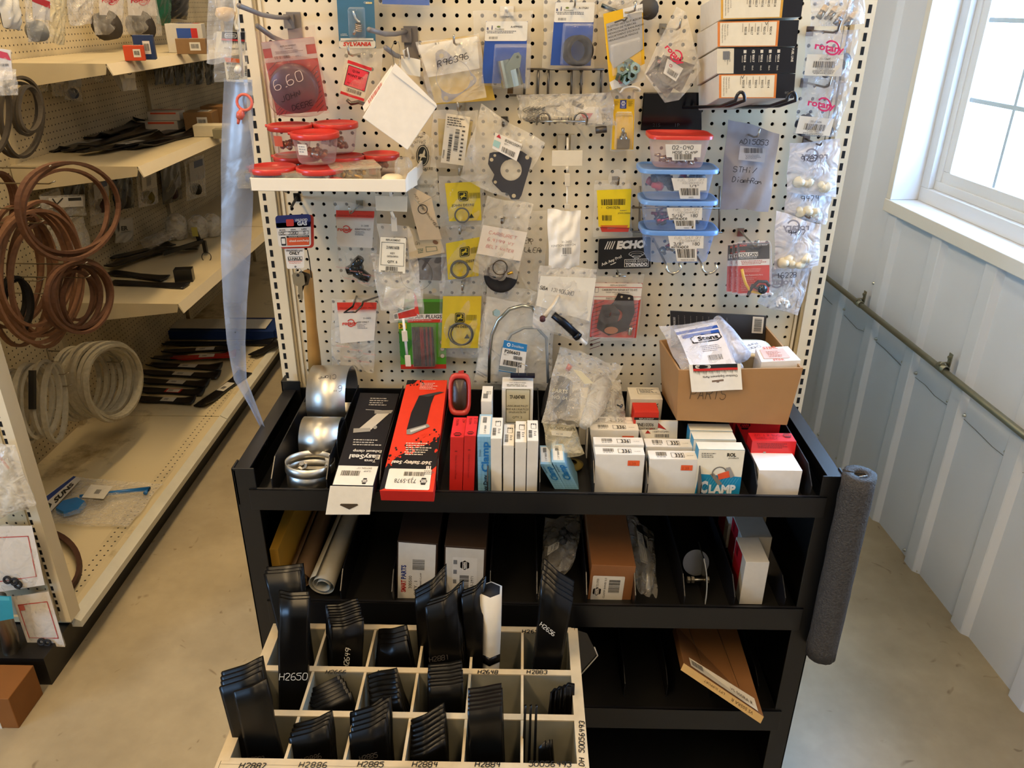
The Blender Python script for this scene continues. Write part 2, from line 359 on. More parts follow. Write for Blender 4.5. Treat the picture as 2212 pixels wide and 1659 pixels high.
for run in (((1748, 618), (1765, 622), (1790, 650), (1801, 660)), ((1824, 680), (1840, 697), (1852, 710), (1868, 716)), ((1893, 738), (1910, 752), (1930, 772), (1947, 789)), ((1978, 815), (2000, 832), (2020, 855), (2046, 874)), ((2083, 905), (2110, 930), (2145, 965), (2176, 990)), ((2049, 891), (2060, 898), (2072, 901)), ((2175, 1003), (2190, 1012), (2212, 1021))):
    m.tube([wp(*onS(a, b), .002) for a, b in run], .0009, mat('#6f7478', 'paint'), 4)
x = m.build('seam', wall_right); x['label'] = 'thin wavy dark lap line across the panels'
# window -------------------------------------------------------------
VIN = mat('#dfe4ea', 'plastic', 0, 10, .03)
win = struct(M().box((0, 0, 0), (.001, .001, .001), VIN).build('window_1', loc=wp(OP0, OZ0, -.1)))
LOC[win.name] = wp(OP0, OZ0, -.1)
def wbox(m, s0, s1, z0, z1, d0, d1, ma):            # d into the room
    fr = [wp(s1, z1, d1), wp(s0, z1, d1), wp(s0, z0, d1), wp(s1, z0, d1)]; bk = [wp(s1, z1, d0), wp(s0, z1, d0), wp(s0, z0, d0), wp(s1, z0, d0)]
    return m.hexa(fr, bk, ma)
TRIMM = mat('#e2e4e6', 'paint', 0, 10, .03)
m = M()
wbox(m, OP0-.02, OP1+.035, OZ0-.045, OZ0, -.13, .030, TRIMM); m.build('window_sill', win, .003)
m = M()
wbox(m, OP1-.0, OP1+.035, OZ0, OZ1, -.13, .026, TRIMM); wbox(m, OP0-.02, OP0, OZ0, OZ1, -.13, .026, TRIMM); wbox(m, OP0, OP1, OZ1, OZ1+.035, -.13, .026, TRIMM)
m.build('window_casing', win, .003)
m = M()
def ringbox(m, a, b, c, d, w, d0, d1, ma):
    wbox(m, a, b, c, c+w, d0, d1, ma); wbox(m, a, b, d-w, d, d0, d1, ma); wbox(m, a, a+w, c+w, d-w, d0, d1, ma); wbox(m, b-w, b, c+w, d-w, d0, d1, ma)
ringbox(m, OP0, OP1, OZ0, OZ1, .05, -.13, -.075, VIN); ringbox(m, OP0+.05, OP1-.05, OZ0+.05, OZ1-.05, .03, -.125, -.095, VIN)
m.build('window_frame', win, .002)
for a, b, dd in ((OP0+.075, (OP0+OP1)/2+.02, -.128), ((OP0+OP1)/2-.02, OP1-.078, -.112)):
    m = M(); ringbox(m, a, b, OZ0+.075, OZ1-.075, .042, dd-.012, dd+.012, VIN)
    g = m.build('sash', win, .002)
    m = M(); w = b-a-.084; h = OZ1-OZ0-.15-.084; BL = mat('#c4dcf2', 'plastic')
    for i in (1, 2): wbox(m, a+.042+w*i/3-.007, a+.042+w*i/3+.007, OZ0+.117, OZ1-.117, dd-.003, dd+.003, BL)
    for i in (1, 2, 3): z = OZ0+.117+h*i/4; wbox(m, a+.042, b-.042, z-.007, z+.007, dd-.0025, dd+.0035, BL)
    x = m.build('muntin', g)
    def _gl(nt, bs, L):
        tr = nd(nt, 'ShaderNodeBsdfTransparent'); gl = nd(nt, 'ShaderNodeBsdfGlossy'); gl.inputs['Roughness'].default_value = .02
        mx = nd(nt, 'ShaderNodeMixShader'); mx.inputs[0].default_value = .06; L.new(tr.outputs[0], mx.inputs[1]); L.new(gl.outputs[0], mx.inputs[2]); L.new(mx.outputs[0], nt.nodes['Material Output'].inputs[0])
    gm = nodemat('window_glass', _gl)
    m = M(); wbox(m, a+.04, b-.04, OZ0+.115, OZ1-.115, dd-.0015, dd+.0015, gm); m.build('glass_pane', g)
# conduit along the wall -----------------------------------------------
CZ = .745; GALV = mat('#9c9c8c', 'dull', 0, 30, .15)
cd = thing('conduit', 'galvanised steel conduit pipe running level along the ribbed white wall', 'pipe', wp(1.2, CZ, .035))
m = M(); m.tube([wp(.2, CZ-.03, .038), wp(3.9, CZ+.003, .038)], .0105, GALV, 12); m.build('pipe', cd)
for pp in ((1772, 575), (1878, 643), (2062, 790)):
    s, z = onS(*pp); m = M(); z = CZ
    m.lathe([(.0106, -.02), (.0135, -.02), (.0135, .02), (.0106, .02)], wp(s, z-.004, .038), wp(1, 0)-wp(0, 0), GALV, 12); m.build('coupling', cd)
    m = M(); wbox(m, s-.009, s+.009, z, z+.045, .019, .022, GALV); m.tube([wp(s, z+.004, .021+.001), wp(s, z+.014, .03), wp(s, z+.0145, .045), wp(s, z+.003, .052)], .003, GALV, 6)
    m.lathe([(.006, 0), (.006, .006), (.0001, .007)], wp(s, z+.032, .022), wp(0, 0, 1)-wp(0, 0, 0), GALV, 6, False); m.build('strap', cd)
# ceiling strip lights ---------------------------------------------------
def _em(nt, b, L): b.inputs['Emission Color'].default_value = (*WARM, 1); b.inputs['Emission Strength'].default_value = 3.0
EM = nodemat('lit_diffuser', _em)
for i, (x0, y0) in enumerate(STRIPS):
    t = thing('strip_light', 'long ceiling strip light', 'ceiling light', (x0, y0, 3.4), 'ceiling strip lights')
    m = M(); m.box((x0-.14, y0-1.2, 3.34), (x0+.14, y0+1.2, 3.4), mat('#e8e8e4', 'paint')); m.build('housing', t)
    m = M(); m.box((x0-.11, y0-1.17, 3.315), (x0+.11, y0+1.17, 3.34), EM); m.build('diffuser', t)
# ================================================================ end pegboard gondola
CREAM = mat('#dfd3b6', 'paint', 0, 20, .05); CREAMD = mat('#c5b795', 'paint', 0, 20, .08); HOLE = mat('#0b0907', 'rubber'); SHADEBACK = mat('#241b12', 'wood')
YP = 1.74; PL, PR, PB, PT = -.545, .665, .12, 1.90
gon = thing('pegboard_gondola', 'cream gondola end with large pegboard face standing behind black rack', 'display stand', ((PL+PR)/2, 1.9, 0))
def pegsheet(m, fn, nu, nv, ma, hole=.098, th=.004, nn=10, hm=None):   # fn(i,j,n) in inches; one square cell per hole
    vs = []; fs = []
    for i in range(nu):
        for j in range(nv):
            o = len(vs); sq = []
            for k in range(nn):
                a = 2*math.pi*(k+.5)/nn; c, s = math.cos(a), math.sin(a)
                q = .5/max(abs(c), abs(s)); vs.append(fn(i+.5+c*q, j+.5+s*q, 0)); vs.append(fn(i+.5+c*hole, j+.5+s*hole, 0)); vs.append(fn(i+.5+c*hole, j+.5+s*hole, -th))
            for k in range(nn):
                a, b = o+3*k, o+3*((k+1) % nn); fs += [(a, b, b+1, a+1), (a+1, b+1, b+2, a+2)]
            for cx, cy in ((0, 0), (1, 0), (1, 1), (0, 1)):          # corners
                vs.append(fn(i+cx, j+cy, 0)); co = len(vs)-1; best = sorted(range(nn), key=lambda k: abs(math.cos(2*math.pi*(k+.5)/nn)/max(abs(math.cos(2*math.pi*(k+.5)/nn)), abs(math.sin(2*math.pi*(k+.5)/nn)))*.5+.5-cx)+abs(math.sin(2*math.pi*(k+.5)/nn)/max(abs(math.cos(2*math.pi*(k+.5)/nn)), abs(math.sin(2*math.pi*(k+.5)/nn)))*.5+.5-cy))[:2]
                fs.append((co, o+3*best[0], o+3*best[1]))
    m.add(vs, fs, ma)
HX0 = onY(1170, 417, YP).x
HX0 = HX0-.0127-.0254*math.ceil((HX0-PL)/.0254-.5)
NZ = 44; PZB = .80
HZ0 = onY(790, 417, YP).z % .0254
m = M(); zb = PZB-(PZB-HZ0) % .0254-.0127
pegsheet(m, lambda i, j, n: V((HX0+.0254*i, YP-n, zb+.0254*j)), 47, NZ, CREAM, hole=.155)
m.box((PL, YP+.02, .1), (PR, YP+.024, PT), SHADEBACK)  # dark sheet added behind the holes, its colour stands for the unlit interior
m.box((PL, YP, .12), (PR, YP+.006, zb), CREAM)
m.build('pegboard_panel', gon)
def upright(m, x0, x1, y0, z0, z1, slot_dx, ma, axis='x', hole=HOLE):
    m.box((x0, y0, z0), (x1, y0+.03, z1), ma)
for sx, x0 in ((-1, -.580), (1, .655)):
    m = M(); xs = (x0, x0+.036)
    m.box((xs[0], YP-.012, .02), (xs[1], YP+.05, PT+.02), CREAM)
    ix = xs[1] if sx < 0 else xs[0]-.006
    m.box((ix, YP-.006, .02), (ix+.006, YP+.02, PT), CREAMD); m.box((ix+(.010 if sx < 0 else -.010), YP-.004, .02), (ix+(.016 if sx < 0 else -.004), YP+.02, PT), CREAM)
    cx = xs[0]+(.012 if sx < 0 else .024); z = .3
    while z < PT: m.box((cx-.0035, YP-.0124, z), (cx+.0035, YP-.0115, z+.0155), HOLE); z += .0254
    m.build('upright', gon)
m = M(); m.box((-.02, 1.80, .1), (.02, 4.2, 1.9), CREAM)
m.box((-.5, 1.80, 0), (.6, 4.2, .12), mat('#1a1714', 'paint')); m.build('centre_panel', gon)
for z in (.13, .6, 1.05, 1.5):
    m = M(); m.box((-.52, 1.82, z), (.62, 4.2, z+.03), CREAM); m.build('shelf', gon)
# ================================================================ black steel rack
BLK = mat('#070708', 'enamel', .03, 40, .15, .42); BLKE = mat('#17171a', 'enamel', 0, 40, .1, .3)
RX0, RX1, RY0, RY1 = -.570, .640, 1.32, 1.715
rack = thing('display_rack', 'black steel rack with four divided shelves in front of pegboard', 'rack', ((RX0+RX1)/2, 1.5, 0))
for x0, y0, zt in ((RX0, RY0, .955), (RX1-.045, RY0, .955), (RX0, RY1-.035, .975), (RX1-.045, RY1-.035, .975)):
    m = M(); m.box((x0, y0, 0), (x0+.045, y0+.004, zt), BLK); xo = x0 if x0 < 0 else x0+.041
    m.box((xo, y0, 0), (xo+.004, y0+.035, zt), BLK); m.build('post', rack, .001)
SZ = [(.908, .872), (.625, .578), (.322, .272), (.05, .0)]
DIVX = {0: [onY(p, 1030, 1.33).x for p in (590, 713, 822, 952, 1053, 1166, 1283, 1397, 1514, 1634, 1750)],
        1: [onY(p, 1280, 1.33).x for p in (592, 735, 846, 955, 1058, 1160, 1268, 1374, 1481, 1590, 1700)],
        2: [onY(p, 1500, 1.33).x for p in (1255, 1357, 1452, 1550, 1655)], 3: []}
DIVX[0] = [onY(p, 1040, 1.34).x for p in (590, 708, 822, 945, 1053, 1166, 1283, 1398, 1514, 1634, 1752)]
for i, (zt, zb_) in enumerate(SZ):
    m = M(); x0, x1 = (RX0+.03, RX1-.03) if i < 3 else (RX0+.005, RX1-.005); sf = zt-.028
    m.box((x0, RY0-.004, zb_-.012), (x1, RY0, zt), BLK); m.box((x0, RY0-.004, zt-.002), (x1, RY0+.006, zt), BLKE)
    m.box((x0, RY0, sf-.004), (x1, RY1-.02, sf), mat('#121110', 'enamel', 0, 30, .3, .5)); m.box((x0, RY1-.024, sf), (x1, RY1-.02, zt+.045), BLK)
    m.box((x0, RY0+.002, sf), (x1, RY0+.02, sf+.012), BLKE)
    sh = m.build('shelf', rack, .0008)
    if i == 0:
        for a, b in ((RX0+.004, RX0+.034), (RX1-.034, RX1-.004)):
            m = M(); m.box((a, RY0+.006, .949), (b, RY1+.01, .952), BLKE); w = a if a < 0 else b-.003; m.box((w, RY0, .87), (w+.003, RY1, .951), BLK); m.build('side_rail', rack)
    for X in DIVX[i]:
        m = M(); pr = [(RY0+.012, sf), (RY0+.012, sf+.045), (RY0+.05, sf+.075), (RY1-.03, sf+.085), (RY1-.03, sf)]
        if i == 2: pr = [(RY0+.06, sf), (RY0+.06, sf+.04), (RY0+.1, sf+.06), (RY1-.03, sf+.07), (RY1-.03, sf)]
        n = len(pr); m.add([V((X-.001, y, z)) for y, z in pr]+[V((X+.001, y, z)) for y, z in pr], [tuple(range(n)), tuple(range(n, 2*n))[::-1]]+[(k, k+n, (k+1) % n+n, (k+1) % n) for k in range(n)], BLKE)
        m.build('divider', sh)
m = M(); m.box((RX0+.01, RY1-.006, 0), (RX1-.01, RY1-.003, .87), mat('#0a0a0b', 'paint')); m.build('back_panel', rack)
for a in (RX0+.005, RX1-.008): m = M(); m.box((a, RY0+.02, .0), (a+.003, RY1-.01, .88), mat('#0a0a0b', 'paint')); m.build('side_panel', rack)
# foam pipe wrap on the right post
FOAM = mat('#45423f', 'rubber', 1.0, 260, .9)
ft = thing('foam_pipe_wrap', 'thick dark grey foam pipe sleeve slotted over the right rack post', 'foam tube', onY(1850, 1025, 1.30))
c0 = onY(1858, 1023, 1.290); c1 = onY(1772, 1413, 1.290)
ax = (c1-c0).normalized(); m = M(); n = 40; vs = []
rings = [(0, .0)]+[((j)/16, 0) for j in range(17)]
NR = 17
def rr(k, j): return random.Random(k*31+j).uniform(-.0009, .0009)
X_, Y_ = V((1, 0, 0)), ax.cross(V((1, 0, 0))).normalized(); g0 = math.radians(200)
for ro in (.031, .012):
    for j in range(NR):
        for k in range(n+1):
            a = g0+math.radians(8)+(2*math.pi-math.radians(16))*k/n
            r_ = ro+(rr(k, j) if ro > .02 else 0); vs.append(c0+(c1-c0)*(j/(NR-1))+X_*(math.cos(a)*r_)+Y_*(math.sin(a)*r_))
fs = []; w = n+1; B = NR*w
for j in range(NR-1):
    for k in range(n): fs += [(j*w+k, (j+1)*w+k, (j+1)*w+k+1, j*w+k+1), (B+j*w+k, B+j*w+k+1, B+(j+1)*w+k+1, B+(j+1)*w+k)]
    fs += [(j*w, B+j*w, B+(j+1)*w, (j+1)*w), (j*w+n, (j+1)*w+n, B+(j+1)*w+n, B+j*w+n)]
for k in range(n): fs += [(k, k+1, B+k+1, B+k), ((NR-1)*w+k, B+(NR-1)*w+k, B+(NR-1)*w+k+1, (NR-1)*w+k+1)]
m.add(vs, fs, FOAM, True); m.build('foam_sleeve', ft)
m = M(); q = onY(1863, 1025, 1.29); m.tube([onY(1815, 1032, 1.31)+V((0, 0, .004)), q+V((.004, .0, .004)), q+V((.004, -.012, .004)), q+V((-.012, -.014, .004))], .0012, mat('#c7cbd0', 'metal'), 6); m.build('clip', ft)
# ================================================================ left gondola
LX = -1.92; DKX = -1.335
lg = thing('shelving_gondola', 'long cream steel gondola with perforated back, three shelves and base deck', 'shelving', (-1.62, 3.2, 0))
def _peg(nt, b, L, ax=(1, 2), base='#c9bb98', per=.0254, r=.13):
    tc = nd(nt, 'ShaderNodeTexCoord'); se = nd(nt, 'ShaderNodeSeparateXYZ'); L.new(tc.outputs['Object'], se.inputs[0]); sq = []
    for a in ax:
        d = nd(nt, 'ShaderNodeMath', operation='DIVIDE'); L.new(se.outputs[a], d.inputs[0]); d.inputs[1].default_value = per
        f = nd(nt, 'ShaderNodeMath', operation='FLOORED_MODULO'); L.new(d.outputs[0], f.inputs[0]); f.inputs[1].default_value = 1
        s_ = nd(nt, 'ShaderNodeMath', operation='SUBTRACT'); L.new(f.outputs[0], s_.inputs[0]); s_.inputs[1].default_value = .5
        p_ = nd(nt, 'ShaderNodeMath', operation='MULTIPLY'); L.new(s_.outputs[0], p_.inputs[0]); L.new(s_.outputs[0], p_.inputs[1]); sq.append(p_)
    ad = nd(nt, 'ShaderNodeMath', operation='ADD'); L.new(sq[0].outputs[0], ad.inputs[0]); L.new(sq[1].outputs[0], ad.inputs[1])
    lt = nd(nt, 'ShaderNodeMath', operation='GREATER_THAN'); L.new(ad.outputs[0], lt.inputs[0]); lt.inputs[1].default_value = r*r
    no = nd(nt, 'ShaderNodeTexNoise'); no.inputs['Scale'].default_value = 5; no.inputs['Detail'].default_value = 5; L.new(tc.outputs['Object'], no.inputs['Vector'])
    cr = nd(nt, 'ShaderNodeValToRGB'); e = cr.color_ramp.elements; e[0].position = .35; e[0].color = tuple(x*.72 for x in lin(base))+(1,); e[1].position = .55; e[1].color = (*lin(base), 1)
    L.new(no.outputs[0], cr.inputs[0])
    mx = nd(nt, 'ShaderNodeMixRGB'); L.new(lt.outputs[0], mx.inputs[0]); mx.inputs[1].default_value = (.006, .005, .004, 1); L.new(cr.outputs[0], mx.inputs[2]); L.new(mx.outputs[0], b.inputs['Base Color']); b.inputs['Roughness'].default_value = .5
PEGM = nodemat('perforated_back', lambda nt, b, L: _peg(nt, b, L)); PEGD = nodemat('perforated_deck', lambda nt, b, L: _peg(nt, b, L, (0, 1), '#dacba4'))
def _dk(nt, b, L):
    tc = nd(nt, 'ShaderNodeTexCoord'); no = nd(nt, 'ShaderNodeTexNoise'); no.inputs['Scale'].default_value = 4; no.inputs['Detail'].default_value = 7; no.inputs['Roughness'].default_value = .65; L.new(tc.outputs['Object'], no.inputs['Vector'])
    cr = nd(nt, 'ShaderNodeValToRGB'); e = cr.color_ramp.elements; e[0].position = .33; e[0].color = (*lin('#9c8a62'), 1); e[1].position = .46; e[1].color = (*lin('#dccda6'), 1)
    L.new(no.outputs[0], cr.inputs[0]); L.new(cr.outputs[0], b.inputs['Base Color']); b.inputs['Roughness'].default_value = .45
DECKM = nodemat('worn_deck', _dk)
m = M(); m.box((LX-.01, 1.80, .1), (LX, 6.2, 2.1), PEGM); m.build('back_panel', lg)
for y in (3.0, 4.22, 5.44):
    m = M(); m.box((LX, y-.015, .1), (LX+.02, y+.015, 2.1), CREAMD); m.build('upright', lg)
m = M()
for a, b in ((1.80, 3.08), (3.085, 4.3), (4.305, 6.2)):
    m.box((LX, a, .105), (DKX-.085, b, .125), DECKM); m.box((DKX-.085, a, .105), (DKX-.030, b, .125), PEGD); m.box((DKX-.030, a, .105), (DKX, b, .125), DECKM)
    m.hexa([V((DKX-.004, a, .129)), V((DKX+.026, a, .112)), V((DKX+.026, a, .090)), V((DKX-.004, a, .090))], [V((DKX-.004, b, .129)), V((DKX+.026, b, .112)), V((DKX+.026, b, .090)), V((DKX-.004, b, .090))], mat('#dcdaca', 'paint', 0, 12, .2))
m.build('base_deck', lg)
m = M(); m.box((LX, 1.66, 0), (DKX-.012, 6.2, .10), mat('#15120f', 'paint')); m.build('kick_plate', lg)
SHB = mat('#cdbf9c', 'paint', 0, 9, .12)
for z, xf, pz in ((1.59, -1.475, .05), (1.235, -1.435, .05), (.695, -1.38, .05)):
    for a, b in ((2.97, 4.2), (4.21, 5.43)):
        m = M(); m.box((LX+.005, a, z-.004), (xf, b, z), SHB); m.hexa([V((xf, a, z)), V((xf+.018, a, z-.038)), V((xf+.014, a, z-.040)), V((xf-.004, a, z-.004))], [V((xf, b, z)), V((xf+.018, b, z-.038)), V((xf+.014, b, z-.040)), V((xf-.004, b, z-.004))], CREAM)
        pr = [(LX+.005, z-.10), (LX+.005, z-.004), (xf, z-.004), (xf-.01, z-.036)]
        for y in (a, b-.004): m.hexa([V((pr[1][0], y, pr[1][1])), V((pr[2][0], y, pr[2][1])), V((pr[3][0], y, pr[3][1])), V((pr[0][0], y, pr[0][1]))], [V((pr[1][0], y+.004, pr[1][1])), V((pr[2][0], y+.004, pr[2][1])), V((pr[3][0], y+.004, pr[3][1])), V((pr[0][0], y+.004, pr[0][1]))], SHB)
        m.build('shelf', lg)
# near end cap with its own pegboard facing the aisle
UY = 1.755
m = M(); m.box((-2.5, UY+.005, .17), (-1.335, UY+.012, 2.1), nodemat('perforated_end', lambda nt, b, L: _peg(nt, b, L, (0, 2)))); m.build('end_panel', lg)
m = M(); m.box((-1.335, UY, .15), (-1.305, UY+.05, 2.1), CREAM)
m.box((-1.350, UY+.0, .15), (-1.342, UY+.008, 2.1), CREAMD)
z = .19
while z < 2.1: m.box((-1.3345, UY-.0006, z), (-1.3275, UY, z+.0155), HOLE); z += .0254
m.build('end_upright', lg)
# ================================================================ blade bin
BZ = .63; X0b, X1b, Y0b, Y1b = -.491, .110, .915, 1.237
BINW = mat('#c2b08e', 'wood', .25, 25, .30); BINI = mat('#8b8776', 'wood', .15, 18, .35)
bn = thing('compartment_bin', 'tall cream painted wooden bin with eighteen compartments, lettered rims', 'bin', ((X0b+X1b)/2, (Y0b+Y1b)/2, 0))
m = M(); t = .012
rows = [Y0b, 1.017, 1.123, Y1b]; cols = [X0b+(X1b-X0b)*i/6 for i in range(7)]
for k, y in enumerate(rows):
    m.box((X0b-.006, y-t/2, .18), (X1b+.006, y+t/2, BZ-.001), BINI); m.box((X0b-.006, y-t/2-.0005, BZ-.003), (X1b+.006, y+t/2+.0005, BZ), BINW)
m.box((X0b-.006, Y0b-.03, BZ-.02), (X1b+.006, Y0b-t/2, BZ), BINW)
m.box((X0b-.006, Y0b-.031, 0), (X1b+.006, Y0b-.03, BZ), BINW)
for i, x in enumerate(cols):
    w = .014 if i in (0, 6) else .005
    m.box((x-w/2, Y0b, .18), (x+w/2, Y1b, BZ-.0025), BINI); m.box((x-w/2, Y0b, BZ-.0026), (x+w/2, Y1b, BZ+(.0004 if i in (0, 6) else -.001)), BINW)
for x in (X0b-.013, X1b+.007): m.box((x, Y0b-.031, 0), (x+.006, Y1b+.006, BZ), BINW)
m.box((X0b, Y0b, .17), (X1b, Y1b, .18), BINI)
m.box((X0b, Y1b+.006, 0), (X1b, Y1b+.008, BZ), BINW)
box = m.build('body', bn)
m = M(); top = Fr([V((X0b, Y1b, BZ)), V((X1b, Y1b, BZ)), V((X1b, Y0b-.03, BZ)), V((X0b, Y0b-.03, BZ))], 601, 352); A = Art(m, top, .0005)
def lab(txt, pxl, y, h=11, rot=0, mx=1):
    q = onZ(pxl[0], pxl[1], BZ); u = (q.x-X0b)*1000; v = (Y1b-q.y)*1000; A.hand(txt, u, v, h, '#0c0a08', 2, rot, 1.7, 5.6)
for txt, p in (('H1708', (825, 1367)), ('H265', (1128, 1368)), ('H2666', (703, 1456)), ('H2246', (815, 1456)), ('H2251', (924, 1456)), ('H2648', (1032, 1456)), ('H2883', (1138, 1456)),
               ('H2886', (645, 1658)), ('H2885', (772, 1657)), ('H2884', (890, 1657)), ('H2884', (1026, 1657)), ('50056493', (1142, 1656)), ('H2887', (516, 1660))):
    lab(txt, p, 0, 9 if p[1] < 1500 else 10)
lab('DH 50056493', (1262, 1656), 0, 9, -86)
x = m.build('rim_lettering', bn)
# ================================================================ things hanging on the pegboard
CLR = film(); CLR2 = film(fog=.22, bump=.8); FOGGY = film('#eee8da', fog=.40, rough=.25); BLI = film('#ffffff', fog=.05, rough=.05, bump=.15, scale=40)
STEEL = mat('#b9b4a8', 'metal'); WHITEW = mat('#e8e2d2', 'gloss'); WIRE = mat('#8d8880', 'metal', 0, 30, .1, .35)
def card(m, fr, c='#ece6d6', t=.0006, kind='print'):
    m.hexa([fr.p(0, 0), fr.p(fr.W, 0), fr.p(fr.W, fr.H), fr.p(0, fr.H)], [fr.p(0, 0, -t), fr.p(fr.W, 0, -t), fr.p(fr.W, fr.H, -t), fr.p(0, fr.H, -t)], mat(c, kind)); return m
def pouch(root, fr, th=.012, ma=None, seed=1, wr=.0022, name='pouch', top=0.0, label=None):
    r = random.Random(seed*7+1); W = [(r.uniform(2, 9), r.uniform(2, 12), r.uniform(0, 6), r.uniform(.4, 1)) for _ in range(5)]
    def wav(x, y): return wr*sum(a*math.sin(p*x*3+q*y*2.2+o) for p, q, o, a in W)/2
    def edge(x, y):                              # slightly uneven outline
        return fr.W*(x+.012*math.sin(y*9+seed)*(1 if 0 < x < 1 or 1 else 0)), fr.H*(y+.012*math.sin(x*7+seed*2))
    def sh(x, y): b = (1-abs(2*x-1)**3)*max(0, 1-abs(2*y-1-.1)**4)*(.25+.75*min(1, max(0, y-top)*1.6)); return b
    m = M(); nx, ny = 16, 20; ma = ma or CLR
    m.grid(lambda x, y: fr.p(*edge(x, y), th*.62*sh(x, y)+wav(x, y)*min(1, 6*x*(1-x)+.15)+.0008), nx, ny, ma)
    m.grid(lambda x, y: fr.p(*edge(1-x, y), -th*.38*sh(x, y)+wav(1-x, y)*.5-.0008), nx//2, ny//2, ma)
    o = m.build(name, root)
    if label: o['label'] = label
    return o
def blister(root, fr, u0, v0, u1, v1, h, ma=None, name='blister', tp=.10):
    m = M(); ma = ma or BLI; du, dv = (u1-u0)*tp*.5, (v1-v0)*tp*.5
    lo = [fr.p(u0, v0, .0006), fr.p(u1, v0, .0006), fr.p(u1, v1, .0006), fr.p(u0, v1, .0006)]; hi = [fr.p(u0+du, v0+dv, h), fr.p(u1-du, v0+dv, h), fr.p(u1-du, v1-dv, h), fr.p(u0+du, v1-dv, h)]
    m.add(lo+hi, [(0, 1, 5, 4), (1, 2, 6, 5), (2, 3, 7, 6), (3, 0, 4, 7), (4, 5, 6, 7)], ma); return m.build(name, root, .003)
def T(name, label, cat, fr, group=None): return thing(name, label, cat, fr.p(fr.W/2, 0), group)
def hook(tip, Yt, label, ma=None, r=.0021, up=.018, plate=False, side=0.0, name='peg_hook'):
    ma = ma or STEEL; q = onY(tip[0], tip[1], Yt); b = V((q.x+side, YP, q.z-up)); t = thing(name, label, 'hook', b, 'steel pegboard hooks')
    m = M(); m.tube([b+V((0, .012, .004)), b, V((q.x+side*.3, Yt+.02, q.z-up)), V((q.x, Yt+.006, q.z-up*.8)), V((q.x, Yt, q.z))], r, ma, 8); m.build('wire', t)
    m = M(); w = .014 if plate else .007; m.box((b.x-w, YP-.004, b.z-.010), (b.x+w, YP-.0005, b.z+.008), ma); m.build('back_plate', t)
    return t
def deer(A, u, v, s, fg='#23261c', bg=None, k=3):
    A.rrect(u-s*.5, v-s*.5, u+s*.5, v+s*.5, s*.14, fg, k)
    if bg: A.rrect(u-s*.43, v-s*.43, u+s*.43, v+s*.43, s*.12, bg, k+1); A.rrect(u-s*.38, v-s*.38, u+s*.38, v+s*.38, s*.10, fg, k+2)
    c = bg or '#d8b92c'; P = [(-.30, .02), (-.22, -.08), (-.02, -.10), (.08, -.20), (.03, -.33), (.07, -.33), (.13, -.24), (.17, -.34), (.20, -.33), (.18, -.22), (.28, -.18), (.20, -.14), (.15, -.02), (.32, .06), (.30, .10), (.10, .06), (-.06, .08), (-.20, .26), (-.33, .22), (-.22, .18), (-.16, .05), (-.28, .10)]
    A.poly([(u+x*s, v+y*s) for x, y in P], c, k+3)
def rotary(A, u, v, w, c, rot=0, mx=1, k=3):
    """u,v = left baseline; word inside a ring"""
    a = math.radians(rot); cx, cy = u+mx*w*.60*math.cos(a)+w*.12*math.sin(a), v+mx*w*.60*math.sin(a)-w*.12*math.cos(a)
    A.ring(cx, cy, w*.20, w*.26, c, k, 26, rot-150, rot+150); A.text('rotary', u, v, w*.23, c, k, rot=rot, bold=.03, w=w, mx=mx, shear=.1*mx)
def napa(A, u, v, r, c='#16120f', fg='#efe8da', k=3, rot=0):
    a = math.radians(rot); P = [(-1, 0), (-.55, -.95), (.55, -.95), (1, 0), (.55, .95), (-.55, .95)]
    A.poly([(u+(x*math.cos(a)-y*math.sin(a))*r, v+(x*math.sin(a)+y*math.cos(a))*r) for x, y in P], c, k)
    A.line([(u+(-1.15*math.cos(a)+.42*math.sin(a))*r, v+(-1.15*math.sin(a)-.42*math.cos(a))*r), (u+(1.15*math.cos(a)+.42*math.sin(a))*r, v+(1.15*math.sin(a)-.42*math.cos(a))*r)], r*.10, fg, k+1)
    A.line([(u+(-1.15*math.cos(a)-.42*math.sin(a))*r, v+(-1.15*math.sin(a)+.42*math.cos(a))*r), (u+(1.15*math.cos(a)-.42*math.sin(a))*r, v+(1.15*math.sin(a)+.42*math.cos(a))*r)], r*.10, fg, k+1)
    A.text('NAPA', u-.26*r*math.sin(a), v+.26*r*math.cos(a), r*.52, fg, k+1, 'c', rot, .04, w=r*1.5)
def torus(m, c, ax, R, r, ma, n=32, flat=1.0, q=1.0):
    ax = V(ax).normalized(); x = ax.orthogonal().normalized() if abs(ax.y) < .9 else V((1, 0, 0)); y = ax.cross(x)
    return m.tube([V(c)+x*(R*math.cos(2*math.pi*i/n))+y*(R*q*math.sin(2*math.pi*i/n)) for i in range(n)], r, ma, 8, True, flat, upv=None)
